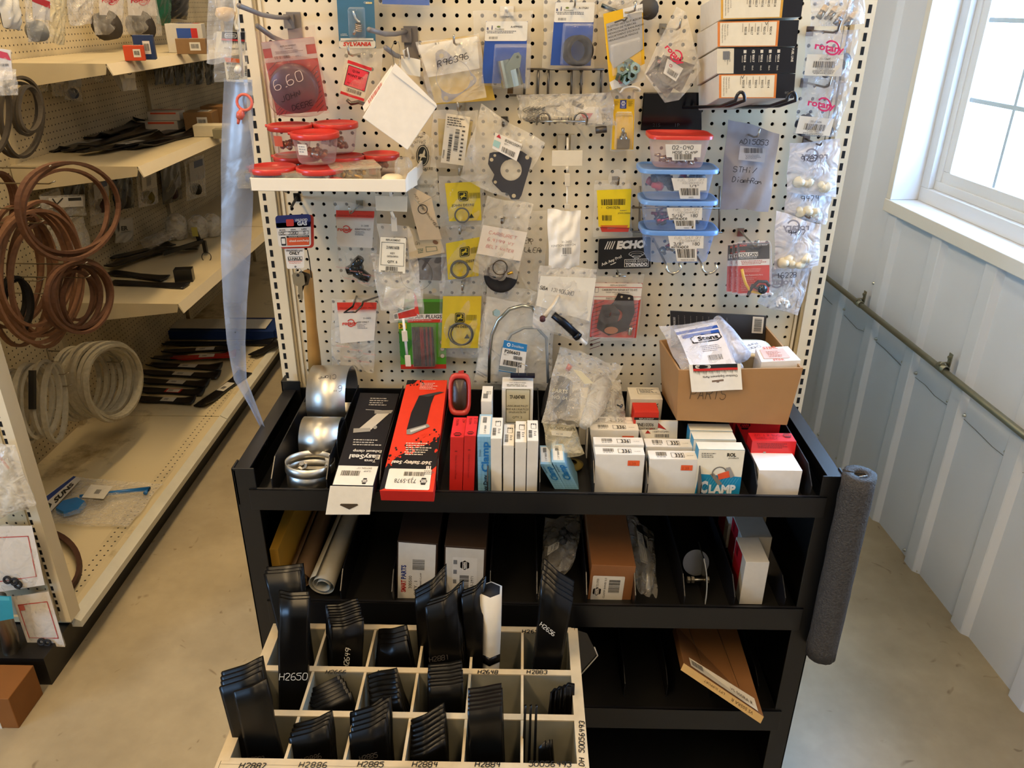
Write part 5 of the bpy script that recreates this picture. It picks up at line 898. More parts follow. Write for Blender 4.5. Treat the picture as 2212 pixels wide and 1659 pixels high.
# ---- air plug card
fr = px([(858, 646), (962, 646), (964, 796), (866, 797)], 1.70); t = T('plug_card', 'green and red tire repair plug card with row of dark strings', 'packaged part', fr); m = M(); card(m, fr, '#4f9a2c'); A = Art(m, fr, .0006); W, H = fr.W, fr.H; A.rect(0, 6, W, 32, '#3f6a18', 1); A.poly([(0, 32), (W, 30), (W, 42), (0, 44)], '#e6ddcb', 2); A.text('REPAIR PLUGS', W-8, 40, 7.4, '#1d1a16', 3, 'r', bold=.02, shear=.1, w=76); A.rect(20, 42, W, 49, '#c5321e', 3); A.fine(28, 43.5, 82, 47.5, 1, '#e8a090', 4); A.rect(0, 50, 17, 62, '#e0c226', 3); A.text('30', 2, 60, 8, '#17150f', 4, bold=.03); A.poly([(0, 70), (30, 90), (10, 130), (0, 120)], '#2e7a2a', 1); A.rect(0, H-10, W, H, '#c03424', 1); A.rect(0, H-18, W, H-10, '#4f9a2c', 1)
for y in (92, 106, 122): A.circ(W-8, y, 5, '#8c3a2a', 2, 18); A.circ(W-8, y, 4.2, '#c9c2a4', 3, 18)
m.build('card', t); m = M(); D1 = mat('#2b2320', 'rubber', .6, 200, .3); D2 = mat('#7c2822', 'rubber', .6, 200, .3)
for i in range(11): u = 31+i*4.2; a, b_ = fr.p(u, 56, .010), fr.p(u+2, 140, .010); m.tube([a, a.lerp(b_, .5)+V((0, -.001, 0)), b_], [.0022, .0028, .0028], D2 if i in (4, 5, 7, 9) else D1, 6)
m.build('plug_strings', t); blister(t, fr, 27, 50, 80, 144, .020, film('#d8d0c8', fog=.10, rough=.08, bump=.2))
# ---- rotary carded bags
for i, (q, cq, lp, tx, seed, lab) in enumerate((([(722, 434), (816, 448), (812, 620), (735, 600)], [(726, 454), (809, 456), (804, 536), (728, 532)], (728, 494), 'IGNITION KIT', 105, 'upper red and white carded bag holding black plastic caps'), ([(716, 644), (818, 650), (806, 804), (716, 796)], [(728, 653), (814, 653), (808, 735), (736, 742)], (735, 696), 'KEY ONLY', 107, 'lower red and white carded bag hung on a square wire loop'))):
    fr = px(q, 1.685-.02*i); t = T('key_bag', lab, 'packaged part', fr); m = M(); g = px(cq, 1.672-.02*i); card(m, g, '#ded8cb'); A = Art(m, g, .0006); W, H = g.W, g.H; A.rect(0, 0, W, H*.17, '#cf3526', 1); A.text('Genuine Parts  Service Parts', W/2, H*.15, 3, '#7c1a16', 2, 'c', w=W*.9)
    for r_ in range(4):
        for k in range(40): A.circ(k*W/40+(r_ % 2)*1, H*.18+r_*2.4, 1.0-.22*r_, '#d4503e', 1, 6)
    rotary(A, lp[0]-cq[0][0], lp[1]-cq[0][1]+4, 32, '#cf3526', 0); A.text(tx, W*.50, H*.52, 3.8, '#4a484c', 2, bold=.01); A.text('31-2602', W*.66, H*.42, 3.6, '#4a484c', 2); A.fine(W*.50, H*.55, W*.82, H*.68, 4, '#7c7a80', 2); m.build('card', t); r = random.Random(i)
    if i == 0:
        m = M()
        for (x, y, a) in ((766, 580, .3), (782, 594, -.4), (770, 570, .9)): c = onY(x, y, 1.68); m.tube([c+V((-.018*math.cos(a), 0, -.018*math.sin(a))), c, c+V((.018*math.cos(a), -.004, .018*math.sin(a)))], [.010, .013, .009], mat('#1d201f', 'gloss'), 8)
        m.build('plastic_cap', t)
    else: m = M(); f3 = px([(722, 662), (740, 660), (744, 742), (724, 738)], 1.69); card(m, f3, '#dcd6c8'); m.build('rear_card', t)
    pouch(t, fr, .018, film(fog=.15, bump=1.0), seed, .003)
    m = M(); g = px([(720, 740-170*(1-i)), (810, 740-170*(1-i)), (806, 790-170*(1-i)), (720, 786-170*(1-i))], 1.655-.02*i); A = Art(m, g)
    for k in range(5): A.text('Genuine Parts', 6+(k*29) % 70, 8+k*8, 3.4, '#d08a7c', 1, rot=6)
    m.build('printed_film', t)
hook((754, 447), 1.63, 'peg hook through the upper red and white carded bag')
m = M(); q = onY(776, 668, 1.575); hk = thing('wire_hook', 'square dark wire loop hook in front of the lower red and white carded bag', 'hook', q)
m.tube([onY(x, y, Y) for x, y, Y in ((820, 640, YP), (784, 652, 1.60), (782, 660, 1.57), (768, 674, 1.555), (744, 675, 1.555), (762, 662, 1.57), (770, 640, YP))], .0022, mat('#5c554e', 'metal'), 8); m.build('wire', hk)
# ---- D1NN bag with plate hook and lower clips
t = platehook('clip_strip', 'white clip strip with blank price plate below corner of red tub tray', (868, 380), [(810, 422), (880, 424), (879, 458), (812, 455)], (851, 472), 1.545)
m = M(); m.tube([onY(845, 424, 1.545), onY(842, 394, 1.545), onY(846, 387, 1.548), onY(856, 386, 1.56)], .0030, WHITEW, 8); m.build('crook', t)
for (x, a, b) in ((850, 470, 500), (873, 715, 738), (880, 768, 792)): m = M(); fr = px([(x-6, a), (x+6, a), (x+8, b), (x-4, b)], 1.55); card(m, fr, '#cdc4b2', .003, 'plastic'); m.build('clip', t, .001)
m = M(); m.tube([onY(871, 688, 1.56), onY(880, 775, 1.56)], .0028, mat('#d8d6d2', 'gloss'), 8); m.build('lower_rod', t)
fr = px([(815, 482), (884, 490), (900, 560), (826, 552)], 1.565); t = T('key_bag', 'clear bag with large white label D1NN11603B clipped under the price plate', 'packaged part', fr); m = M(); g = px([(822, 512), (877, 515), (875, 591), (818, 587)], 1.553); card(m, g, '#e8e1cc'); A = Art(m, g, .0006); A.text('REPLACEMENT', g.W/2, 7, 4.2, '#2a2722', 1, 'c', bold=.01, w=32); A.frame(3, 10, g.W-3, 60, .8, '#2a2722', 1); A.text('D1NN11603B', g.W/2, 24, 6.4, '#2a2722', 1, 'c', bold=.015, w=28); A.text('KEY', g.W/2, 35, 4, '#2a2722', 1, 'c', bold=.01); A.text('IGNITION SWITCH', g.W/2, 42, 4, '#2a2722', 1, 'c', bold=.01, w=24); A.text('QTY. 5', g.W/2, 54, 5, '#2a2722', 1, 'c', bold=.02); A.bars(14, 62, 40, 71, '#2a2722', 1, 6); A.text('PARTS-ACCESSORIES', g.W/2, 75, 3.4, '#2a2722', 1, 'c', bold=.02, w=46); m.build('label', t); pouch(t, px([(814, 482), (884, 488), (900, 540), (826, 560)], 1.566), .006, CLR, 111, .001, 'upper_pouch')
m = M(); g = px([(834, 618), (874, 624), (872, 668), (828, 660)], 1.575, lambda x, y: .008*math.sin(x*4+y*3)); A = Art(m, g); A.full('#ded8c4', 0); A.full('#ded8c4', -3); m.build('folded_paper', t); pouch(t, px([(800, 546), (902, 556), (912, 662), (822, 670)], 1.57), .028, film('#ebe6da', fog=.24, bump=.8), 113, .0035)
fr = px([(838, 640), (914, 618), (916, 690), (842, 698)], 1.60); t = T('red_bag', 'small clear bag with red printed label hanging behind the white key bag', 'packaged part', fr); m = M(); g = px([(850, 678), (896, 664), (902, 684), (852, 692)], 1.59); card(m, g, '#e6dcc8'); A = Art(m, g, .0006); A.rect(10, 2, g.W, g.H-2, '#c83428', 1); A.bars(1, 2, 8, 14, '#222', 1, 4, False); m.build('label', t); m = M(); card(m, px([(894, 632), (899, 640), (906, 680), (896, 676)], 1.588), '#d8382a'); m.build('red_strip', t); pouch(t, fr, .014, film(fog=.18), 115, .003)
# ---- rental tags, keys and hammer handle
hook((630, 452), 1.62, 'dark square peg hook above the blue rental tags', mat('#24201c', 'dull'), .003, .0, side=-.02)
fr = px([(594, 466), (671, 462), (672, 532), (602, 534)], 1.625); t = T('rental_tag', 'blue and orange rental tag reading UNLEADED GAS with two keys below', 'tag', fr); m = M(); A = Art(m, fr); A.b = -.0016; A.rrect(3, 2, fr.W+6, fr.H+4, 8, '#b8301f', 0); A.b = 0; W, H = fr.W, fr.H; A.rrect(0, 0, W, H, 7, '#e4ddd0', 0); A.rrect(0, 0, W, 27, 7, '#232c66', 1); A.rect(0, 16, W, 27, '#232c66', 1)
A.text('UNLEADED', 41, 14, 5, '#e6e2da', 2, bold=.03, w=26); A.text('GAS', 45, 23, 8, '#e6e2da', 2, bold=.05, w=21); A.rrect(22, 9, 38, 24, 2, '#c8382e', 2); A.text('MODEL', 6, 33, 2.8, '#222', 2, bold=.02); A.text('SERIAL', 30, 33, 2.8, '#222', 2, bold=.02); A.text('SUFFIX', 53, 33, 2.8, '#222', 2, bold=.02); A.frame(4, 35, W-5, 43, .8, '#222', 2); A.hand('DC 3280  S', 8, 42, 6, '#15151f', 2, 0, .9, 5.0, wd=54); A.rect(20, 45, W-4, 49, '#1c1a1c', 2); A.text('ROADSIDE ASSISTANCE', 46, 48.4, 2.8, '#e4ddd0', 3, 'c', w=42); A.rect(20, 49, W-4, 66, '#d4552a', 2); A.text('uhaul.com/help', 47, 58, 4.4, '#f0e0d0', 3, 'c', bold=.02, w=44); A.rrect(7, 47, 18, 66, 2, '#17161a', 2); A.rrect(8.5, 50, 16.5, 62, .5, '#e4ddd0', 3); m.build('upper_tag', t)
m = M(); g = px([(614, 536), (657, 536), (657, 579), (620, 581)], 1.63); A = Art(m, g); A.rrect(0, 0, g.W, g.H, 4, '#e8e2d6', 0); A.text('UNLEADED GAS', g.W/2, 7, 3.4, '#1c1a1c', 1, 'c', bold=.03, w=34); A.text('ONLY', g.W/2, 14, 6.2, '#1c1a1c', 1, 'c', bold=.04, w=22); A.frame(5, 18, g.W-4, 27, .9, '#222', 1); A.text('U-HAUL', g.W/2, 25.5, 5.6, '#222', 1, 'c', bold=.04, w=29); A.rect(5, 28, g.W-4, 29, '#d4552a', 1); A.text('Moving Made Easier', g.W/2, 33, 2.8, '#d4552a', 1, 'c', w=26); A.circ(g.W/2, g.H-4, 2.4, '#777', 1); m.build('lower_tag', t)
m = M(); torus(m, onY(645, 586, 1.628), (.7, -1, 0), .006, .0008, STEEL, 16); m.build('key_ring', t)
for (x, y, c, a) in ((645, 606, '#b8ad98', .0), (655, 604, '#5e564a', .35)):
    m = M(); o_ = onY(x, y, 1.622 if a == 0 else 1.632); K = mat(c, 'metal', 0, 20, .1, .3); R = Matrix.Rotation(a, 3, 'Y')
    def kp(u, w_, n): return o_+R@V((u, n, w_))
    pts = [(-.013, .012), (-.010, .017), (.010, .017), (.013, .012), (.013, -.008), (.006, -.013), (.005, -.040), (.002, -.048), (.000, -.044), (-.003, -.040), (-.001, -.034), (-.004, -.028), (-.003, -.013), (-.012, -.008)]; n = len(pts)
    m.add([kp(u, w_, 0) for u, w_ in pts]+[kp(u, w_, .0022) for u, w_ in pts], [tuple(range(n)), tuple(range(n, 2*n))[::-1]]+[(i, i+n, (i+1) % n+n, (i+1) % n) for i in range(n)], K); m.disc(kp(0, .012, -.0004), (0, -1, 0), .0035, mat('#2a251d', 'rubber'), 12); m.build('key', t)
a, b = onY(664, 586, 1.665), onY(682, 812, 1.70); t = thing('hammer_handle', 'worn wooden tool handle hanging by a dark cord from the rental tag hook', 'handle', a); m = M(); HW = mat('#b98a48', 'wood', .3, 14, .35, .5); m.tube([a+V((0, 0, .0)), a.lerp(b, .02), a.lerp(b, .25), a.lerp(b, .5), a.lerp(b, .75), b], [.0095, .011, .0115, .0115, .0145, .016], HW, 14); m.build('grip', t); m = M(); m.tube([onY(664, 540, 1.66), onY(668, 560, 1.652), onY(673, 600, 1.655)], .0012, mat('#1d1814', 'rubber'), 5); m.build('cord', t)
# ---- strip, clip strip rod and blade pack at the left edge of the panel
r_ = thing('clip_strip', 'long white plastic rod with clips down the left upright', 'hook', onY(516, 20, 1.50)); m = M(); m.tube([onY(508, -60, 1.50), onY(515, 60, 1.50), onY(524, 166, 1.50)], .0028, mat('#d8cdb4', 'gloss'), 8); m.tube([onY(512, 30, 1.50), onY(508, 50, 1.50), onY(511, 62, 1.495), onY(516, 64, 1.495)], .003, mat('#d8cdb4', 'gloss'), 8); m.build('rod', r_)
fr = px([(463, 70), (532, 66), (536, 178), (463, 176)], 1.515); t = T('blade_pack', 'cream header pack 917-327, red and black printing upside down, before the upright', 'packaged part', fr); m = M(); g = px([(468, 68), (530, 70), (530, 118), (466, 112)], 1.512); card(m, g, '#e3d6b8'); A = Art(m, g, .0006); A.rect(12, 0, 62, 16, '#1c1815', 1); A.rect(12, 15, 62, 19, '#c22c24', 2); A.rrect(18, 3, 45, 13, 4, '#e8e0cc', 2); A.rrect(19.2, 4.2, 43.8, 11.8, 3.4, '#1c1815', 3); A.text('OREGON', 42, 5.8, 4.6, '#e8e0cc', 4, rot=180, bold=.02, w=21)
for k in range(24): A.poly([(12+k*2.1, 19), (13.6+k*2.1, 19), (12.8+k*2.1, 24+(k*7 % 5))], '#1c1815', 1)
A.text('Equipment Parts', 60, 34, 4.4, '#2a241c', 1, rot=180, w=42); m.build('header_card', t); m = M(); g = px([(484, 132), (534, 134), (534, 178), (490, 176)], 1.51); card(m, g, '#e4d9be'); A = Art(m, g, .0006); A.text('917-327', 4, 8, 4.4, '#222', 1); A.fine(4, 12, 40, 40, 9, '#6c604a', 1); A.bars(42, 8, 47, 30, '#222', 1, 4, False); m.build('label', t); m = M(); card(m, px([(484, 124), (520, 128), (518, 136), (488, 134)], 1.507), '#d0622a', .003); m.lathe([(.0001, 0), (.006, 0), (.006, .012), (.0001, .013)], onY(516, 146, 1.50), (0, -1, -.4), mat('#e0d8c8', 'plastic'), 10); m.build('bolt', t); pouch(t, fr, .012, film(fog=.14), 117, .002)
fr = px([(450, -40), (512, -40), (498, 136), (446, 138)], 1.49); t = T('clear_bag', 'empty hazy clear bag above the cream header pack', 'bag', fr); pouch(t, fr, .02, film('#dfe0e0', fog=.20), 119, .002); m = M(); m.lathe([(.0001, 0), (.014, .004), (.018, .012), (.014, .022), (.0001, .024)], onY(486, 20, 1.50)+V((0, 0, -.02)), (0, 0, 1), mat('#d8b98c', 'plastic'), 16); m.build('tan_part', t)
fr = None; t = thing('poly_sleeve', 'long narrow translucent plastic sleeve hanging down beside the left upright', 'sleeve', onY(512, 172, 1.52)); m = M(); PO = [(484, 545), (480, 547), (477, 549), (478, 546), (477, 541), (482, 534), (490, 530), (505, 533), (540, 556), (568, 577), (573, 580)]; PY = (172, 250, 350, 450, 560, 650, 740, 820, 880, 935, 962)
def slv(x, y):
    s_ = y*(len(PY)-1); i = min(int(s_), len(PY)-2); f_ = s_-i; py = PY[i]*(1-f_)+PY[i+1]*f_; l = PO[i][0]*(1-f_)+PO[i+1][0]*f_; r2 = PO[i][1]*(1-f_)+PO[i+1][1]*f_; return l+(r2-l)*x, py
SL = film('#98a3b6', fog=.42, rough=.3, bump=.25, scale=9)
for yy in (1.50, 1.512): m.grid(lambda x, y: onY(*slv(x, y), yy+.006*math.sin(x*5+y*6)), 10, 40, SL)
m.build('sleeve_film', t); m = M(); m.disc(onY(508, 718, 1.497), (0, -1, 0), .0015, mat('#222', 'paint') if False else mat('#222222', 'paint'), 10); m.build('punched_hole', t)
t = thing('ring_clip', 'coral red plastic ring clip hanging on translucent sleeve', 'clip', onY(527, 206, 1.49)); PKR = mat('#d0604c', 'plastic'); m = M(); torus(m, onY(528, 221, 1.49), (0, -1, .1), .0135, .0026, PKR, 24); m.build('ring', t); m = M(); m.tube([onY(524, 234, 1.49), onY(520, 246, 1.49), onY(517, 256, 1.49)], [.003, .0075, .006], PKR, 8); m.tube([onY(516, 256, 1.49), onY(514, 268, 1.49)], [.0035, .002], PKR, 8); m.build('plug', t)
# ---- stapled wire brackets right of the yellow bag and hooks under the tubs
wb2 = thing('wire_bracket', 'zinc wire frame bracket behind the stacked clear tubs', 'bracket', onY(1470, 470, 1.72)); m = M(); m.tube([onY(1364, 448, 1.722), onY(1560, 450, 1.722)], .002, WIRE, 8); m.tube([onY(1364, 500, 1.722), onY(1560, 502, 1.722)], .002, WIRE, 8); m.build('crossbar', wb2)
for x in (1383, 1420, 1470, 1510, 1555): m = M(); m.tube([onY(x, 402, 1.726), onY(x-2, 502, 1.726)], .0024, WIRE, 8); m.build('rung', wb2)
for x in (1455, 1533):
    c = onY(x, 576, 1.545); m = M(); t = thing('loop_hook', 'curled zinc wire hook under the lowest clear tub, '+('left' if x < 1500 else 'right')+' one', 'hook', c); m.tube([V((c.x-.012, YP, c.z+.004)), V((c.x-.014, 1.56, c.z+.002))]+[V((c.x-.0145*math.cos(math.radians(a)), 1.545, c.z-.002-.012*math.sin(math.radians(a))*(-1 if a > 180 else 1))) for a in range(0, 181, 20)]+[V((c.x+.012, 1.552, c.z+.006))], .0024, STEEL, 8); m.build('wire', t)
# ================================================================ tubs, tray, and goods on the rack
def tub_rect(name, lab, lid, body, Yf, lidc, bodyc, dep=.10, group=None, fog=.22):
    """lid: (x0,x1,ytop,ybot) front edge px; body: (x0t,x1t,x0b,x1b,yb)"""
    lid = (lid[0], lid[1], lid[2]+.55*(lid[3]-lid[2]), lid[3]); a, b = onY(lid[0], (lid[2]+lid[3])/2, Yf), onY(lid[1], (lid[2]+lid[3])/2, Yf); h = (onY(lid[0], lid[2], Yf)-onY(lid[0], lid[3], Yf)).length
    cx = (a.x+b.x)/2; w = (b.x-a.x)/2; zt = a.z+h/2; cy = Yf+dep/2; zb = onY(body[2], body[4], Yf+.012).z; wt = (onY(body[1], lid[3], Yf).x-onY(body[0], lid[3], Yf).x)/2; wb = (onY(body[3], body[4], Yf).x-onY(body[2], body[4], Yf).x)/2
    t = thing(name, lab, 'storage tub', (cx, cy, zb), group); m = M(); LM = mat(lidc, 'plastic', 0, 10, .04, .3); k = dep/2/w
    m.lathe([(w, -h), (w, -.001), (w*.985, 0), (w*.93, 0), (w*.91, -.002), (.0001, -.002)], (cx, cy, zt), (0, 0, 1), LM, 48, True, 5, 1, k); m.build('lid', t)
    H = zt-h-zb; m = M(); BM = film(bodyc, fog=fog, rough=.2, bump=.15, scale=12); m.lathe([(wb*.96, .0), (wb, .004), (wt, H), ], (cx, cy, zb), (0, 0, 1), BM, 48, True, 5, 1, k); m.lathe([(wb*.96, 0), (.0001, 0)], (cx, cy, zb), (0, 0, 1), BM, 48, True, 5, 1, k); m.build('container', t)
    return t, V((cx, cy, zb)), wb, k
def scatter(t, c, wx, wy, n, h, cols, kind, seed, name, rad=.006, ln=.018):
    r = random.Random(seed); m = M()
    for i in range(n):
        p = V(c)+V((r.uniform(-wx, wx), r.uniform(-wy, wy), .006+r.random()*h)); a = V((r.uniform(-1, 1), r.uniform(-1, 1), r.uniform(-.4, .4))).normalized()*ln*r.uniform(.5, 1)
        q = rad*r.uniform(.7, 1.2); m.tube([p-a/2, p-a*.1, p-a*.1, p+a/2], [q, q, q*.6, q*.6], mat(r.choice(cols), kind), 7)
    return m.build(name, t)
TB = [('clear tub with red lid at top of the tub column, labelled hose clamp', (1405, 1547, 284, 302), (1411, 1540, 1421, 1528, 362), '#c2382c', '#e0b0a4', ('02-040', 'HOSE CLAMP'), (1437, 311, 1515, 358)),
      ('clear tub with blue lid second from top, red and black valves inside', (1384, 1559, 355, 376), (1395, 1549, 1402, 1540, 431), '#6a94cc', '#a8bcdc', ('FUEL SHUT OFF', 'X000XDO3JE'), (1450, 384, 1527, 429)),
      ('clear tub with blue lid third from top, label handwritten 5/16 inch', (1386, 1557, 423, 444), (1393, 1547, 1400, 1534, 497), '#6a94cc', '#9cb4dc', ('FUEL SHUT OFF', 'ANTRADER'), (1440, 448, 1517, 495)),
      ('lowest clear tub with blue lid, label handwritten 3/8 inch', (1388, 1558, 487, 509), (1396, 1551, 1404, 1536, 567), '#5b88c6', '#94b0dc', ('FUEL SHUT OFF', 'ANTRADER'), (1443, 509, 1520, 564))]
for i, (lab_, lid, body, lc, bc, tx, lb) in enumerate(TB):
    t, c, wb_, k = tub_rect('storage_tub', lab_, lid, body, 1.575, lc, bc, .095, 'column of clear tubs')
    m = M(); g = px([(lb[0], lb[1]), (lb[2], lb[1]), (lb[2]-(2 if i else 4), lb[3]), (lb[0]+(10 if i else 4), lb[3])], [1.5735, 1.5735, 1.5855, 1.5855]); A = Art(m, g, .0012); W, H = g.W, g.H
    if i == 0: A.rect(0, 0, W, 28, '#e8e0d0', 0); A.rect(12, 28, W-14, 35, '#e8e0d0', 0); A.hand('02-040', 14, 11, 8, '#17171c', 1, 0, 1.1, 5.4); A.hand('HOSE CLAMP', 14, 20, 5.5, '#17171c', 1, 0, .9, 5.4, wd=52); A.bars(18, 21, 56, 33, '#1c1a18', 1, 5)
    else:
        A.rect(0, 0, W, 27, '#e8e0d0', 0); A.rect(10, 27, W-14, H, '#e8e0d0', 0); A.hand(tx[0], 12, 7, 5, '#a09a92', 1, -1, .5, 5.2, wd=54); A.hand('X002BHHBX3', 20, 13, 4.5, '#a09a92', 1, -1, .5, 5.2, wd=42); A.hand(('', '1/4"', '5/16"  180', '3/8"   180')[i], 8 if i > 1 else 34, 20, 6, '#15151c', 1, 0, 1, 5.4)
        if i > 1: A.hand('ANTRADER', 2, 26.5, 5, '#15151c', 1, 0, .9, 5.3, wd=36)
        A.bars(14, 28 if i > 1 else 22, W-18, H-8, '#1c1a18', 1, i+9); A.text('MADE IN CHINA' if i == 3 else 'X0022', W/2, H-2, 3, '#555', 1, 'c')
    m.build('label', t)
    cc = (['#a8a69c', '#8f8d84'], ['#2a2326', '#c03030', '#23201f'], ['#8a6c3c', '#a32a30', '#6c5a3c'], ['#9a8050', '#8c8c80', '#a32a38'])[i]
    scatter(t, c, wb_*.75, .03, (40, 16, 14, 10)[i], (.010, .035, .022, .02)[i], cc, 'plastic' if i == 1 else 'metal', i, 'fittings', (.004, .011, .006, .006)[i], (.014, .03, .035, .035)[i])
# tray shelf with round tubs
TY0, TY1 = 1.49, 1.70; q0, q1 = onY(537, 380, TY0), onY(876, 391, TY0); zb = onY(700, 414, TY0).z; zt = onY(700, 386, TY0).z
tr = thing('hook_tray', 'white metal tray shelf fixed to left of pegboard, holding red lidded tubs', 'tray', ((q0.x+q1.x)/2, 1.6, zb)); m = M(); WM = mat('#e9e2d2', 'enamel', 0, 10, .04)
m.box((q0.x, TY0, zb), (q1.x, TY0+.003, zt), WM); m.box((q0.x, TY0, zb), (q1.x, TY1+.03, zb+.002), WM); m.box((q0.x, TY0, zb), (q0.x+.003, TY1, zt), WM); m.build('pan', tr, .001)
m = M(); m.hexa([V((q1.x, TY0, zt)), V((q1.x+.004, TY0+.006, zt+.010)), V((q1.x+.004, TY0+.006, zb+.004)), V((q1.x, TY0, zb))], [V((q1.x+.010, TY0+.06, zt+.012)), V((q1.x+.014, TY0+.066, zt+.012)), V((q1.x+.014, TY0+.06, zb+.002)), V((q1.x+.010, TY0+.06, zb))], WM); m.box((q1.x+.004, TY0+.03, zb), (q1.x+.008, TY1, zt), WM); m.build('end_plate', tr)
m = M(); m.tube([V((q0.x+.06, YP, zb-.004)), V((q0.x+.06, TY0+.02, zb-.004))], .003, WIRE, 6); m.tube([V((q1.x-.06, YP, zb-.004)), V((q1.x-.06, TY0+.02, zb-.004))], .003, WIRE, 6); m.build('bracket', tr)
def tub_round(lab_, cxp, yt, rpx, Yc, zbase=None, stack=0, seed=0, htp=None, lc='#cc3a30'):
    c = onY(cxp, yt, Yc); r = rpx*c.y/F*1.08; H = htp or .048; z0 = (zb+.002) if zbase is None else zbase; c = V((c.x, Yc, z0+H)); t = thing('round_tub', lab_, 'storage tub', (c.x, c.y, z0), 'red lidded round tubs on white tray'); LM = mat(lc, 'plastic', 0, 10, .04, .28); m = M()
    m.lathe([(r*.97, -.010), (r, -.009), (r, -.001), (r*.98, .0005), (r*.90, .0005), (r*.88, -.003), (.0001, -.003)], c, (0, 0, 1), LM, 40); m.tube([c+V((-r*.99, 0, -.003)), c+V((-r*1.1, 0, -.003))], .003, LM, 6); m.build('lid', t)
    m = M(); m.lathe([(.0001, -H), (r*.70, -H), (r*.76, -H+.004), (r*.92, -.010)], c, (0, 0, 1), film('#e8c0b4', fog=.20, rough=.15, bump=.1, scale=12), 36); m.build('container', t)
    m = M(); rr_ = random.Random(seed); 
    for i in range(16): a = rr_.uniform(0, 6.3); d = rr_.random()*r*.5; p = V((c.x+math.cos(a)*d, c.y+math.sin(a)*d, z0+.008+rr_.random()*.014)); m.tube([p, p+V((rr_.uniform(-.012, .012), rr_.uniform(-.01, .01), .006))], .005, mat(rr_.choice(['#a8663c', '#b4b0a4', '#8c5c38']), 'metal'), 7)
    m.build('fittings', t); m = M(); a0 = c+V((-r*.5, -r*.76, -.016)); b0 = c+V((-r*.1, -r*.90, -.016)); g = Fr([a0, b0, b0+V((0, .003, -.020)), a0+V((0, .003, -.020))], 20, 18); A = Art(m, g, .004); A.full(('#e4dccc', '#e06a44')[seed % 2], 0); A.fine(2, 3, 18, 16, 3, '#999', 1) if seed % 2 == 0 else 0; m.build('label', t)
    return t
for i, a in enumerate(((('front left round tub'), 587, 350, 47, 1.535, None), ('low round tub in front centre of tray', 690, 357, 46, 1.535, None), ('low round tub at rear left', 640, 331, 45, 1.64, None), ('round tub at rear right end of tray', 822, 333, 37, 1.655, None), ('low round tub at rear centre', 742, 344, 42, 1.625, None))):
    tub_round(a[0]+' with red lid, resting on the tray', a[1], a[2], a[3], a[4], seed=i, htp=(.036, .036, .040, .042, .042)[i])
tub_round('upper round tub at left, orange label inside, stacked on another tub', 627, 281, 43, 1.62, zb+.048, seed=3, htp=.056)
tub_round('upper round tub at right of the red lidded stack, brass parts inside', 726, 281, 43, 1.64, zb+.050, seed=6, htp=.056); tub_round('upper front round tub with small white label, on top of stack', 680, 292, 47, 1.555, zb+.043, seed=8, htp=.056)
m = M(); c = V((onY(765, 345, 1.57).x, 1.56, zb+.002)); t = thing('square_box', 'square clear plastic box of brass fittings tilted on the tray', 'box', c); R = Matrix.Rotation(.35, 3, 'Z')
def bxr(m, c, R, a, b, ma): P = [c+R@V(p) for p in ((a[0], a[1], b[2]), (b[0], a[1], b[2]), (b[0], a[1], a[2]), (a[0], a[1], a[2]))]; Q = [c+R@V(p) for p in ((a[0], b[1], b[2]), (b[0], b[1], b[2]), (b[0], b[1], a[2]), (a[0], b[1], a[2]))]; m.hexa(P, Q, ma); return P, Q
bxr(m, c, R, (-.045, -.04, .004), (.045, .04, .034), film('#e8d8b8', fog=.2)); m.build('container', t); scatter(t, c, .025, .02, 14, .02, ['#b08a44', '#c8a050'], 'metal', 5, 'brass_fittings', .006, .018); m = M(); bxr(m, c, R, (-.047, -.042, .034), (.047, .042, .037), film('#e8dcc0', fog=.35)); m.build('lid', t)
m = M(); c = V((onY(612, 375, 1.515).x, 1.512, zb+.002)); t = thing('clear_pack', 'flat clear pack with blue part lying along front edge of tray', 'packaged part', c); m.box((c.x-.085, 1.498, zb+.003), (c.x+.09, 1.53, zt+.008), film('#dcd4bc', fog=.3)); m.build('case', t); m = M(); m.tube([c+V((-.07, 0, .018)), c+V((-.02, 0, .018))], .009, mat('#3c62a4', 'plastic'), 8); m.build('blue_part', t); m = M(); m.tube([c+V((.085, 0, .018)), c+V((.115, 0, .010))], .008, mat('#cc3a30', 'plastic'), 6); m.build('red_part', t)
for i, (x, y, Y, r, h, col, fg, lb) in enumerate(((872, 362, 1.56, .018, .05, '#e8dcc4', .3, 'tall clear plastic cap standing at right end of tray'), (848, 386, 1.515, .022, .026, '#eadcb8', .85, 'round cream plastic cap lying at right front corner of tray'))):
    c = onY(x, y, Y); m = M(); m.lathe([(r, 0), (r, h*.6), (r*.9, h*.85), (r*.6, h), (.0001, h)], (c.x, Y, zb+.002), (0, 0, 1), film(col, fog=fg, rough=.2, bump=.1) if fg < .5 else mat(col, 'plastic'), 24); tag(m.build('plastic_cap', loc=(c.x, Y, zb)), lb, 'cap')
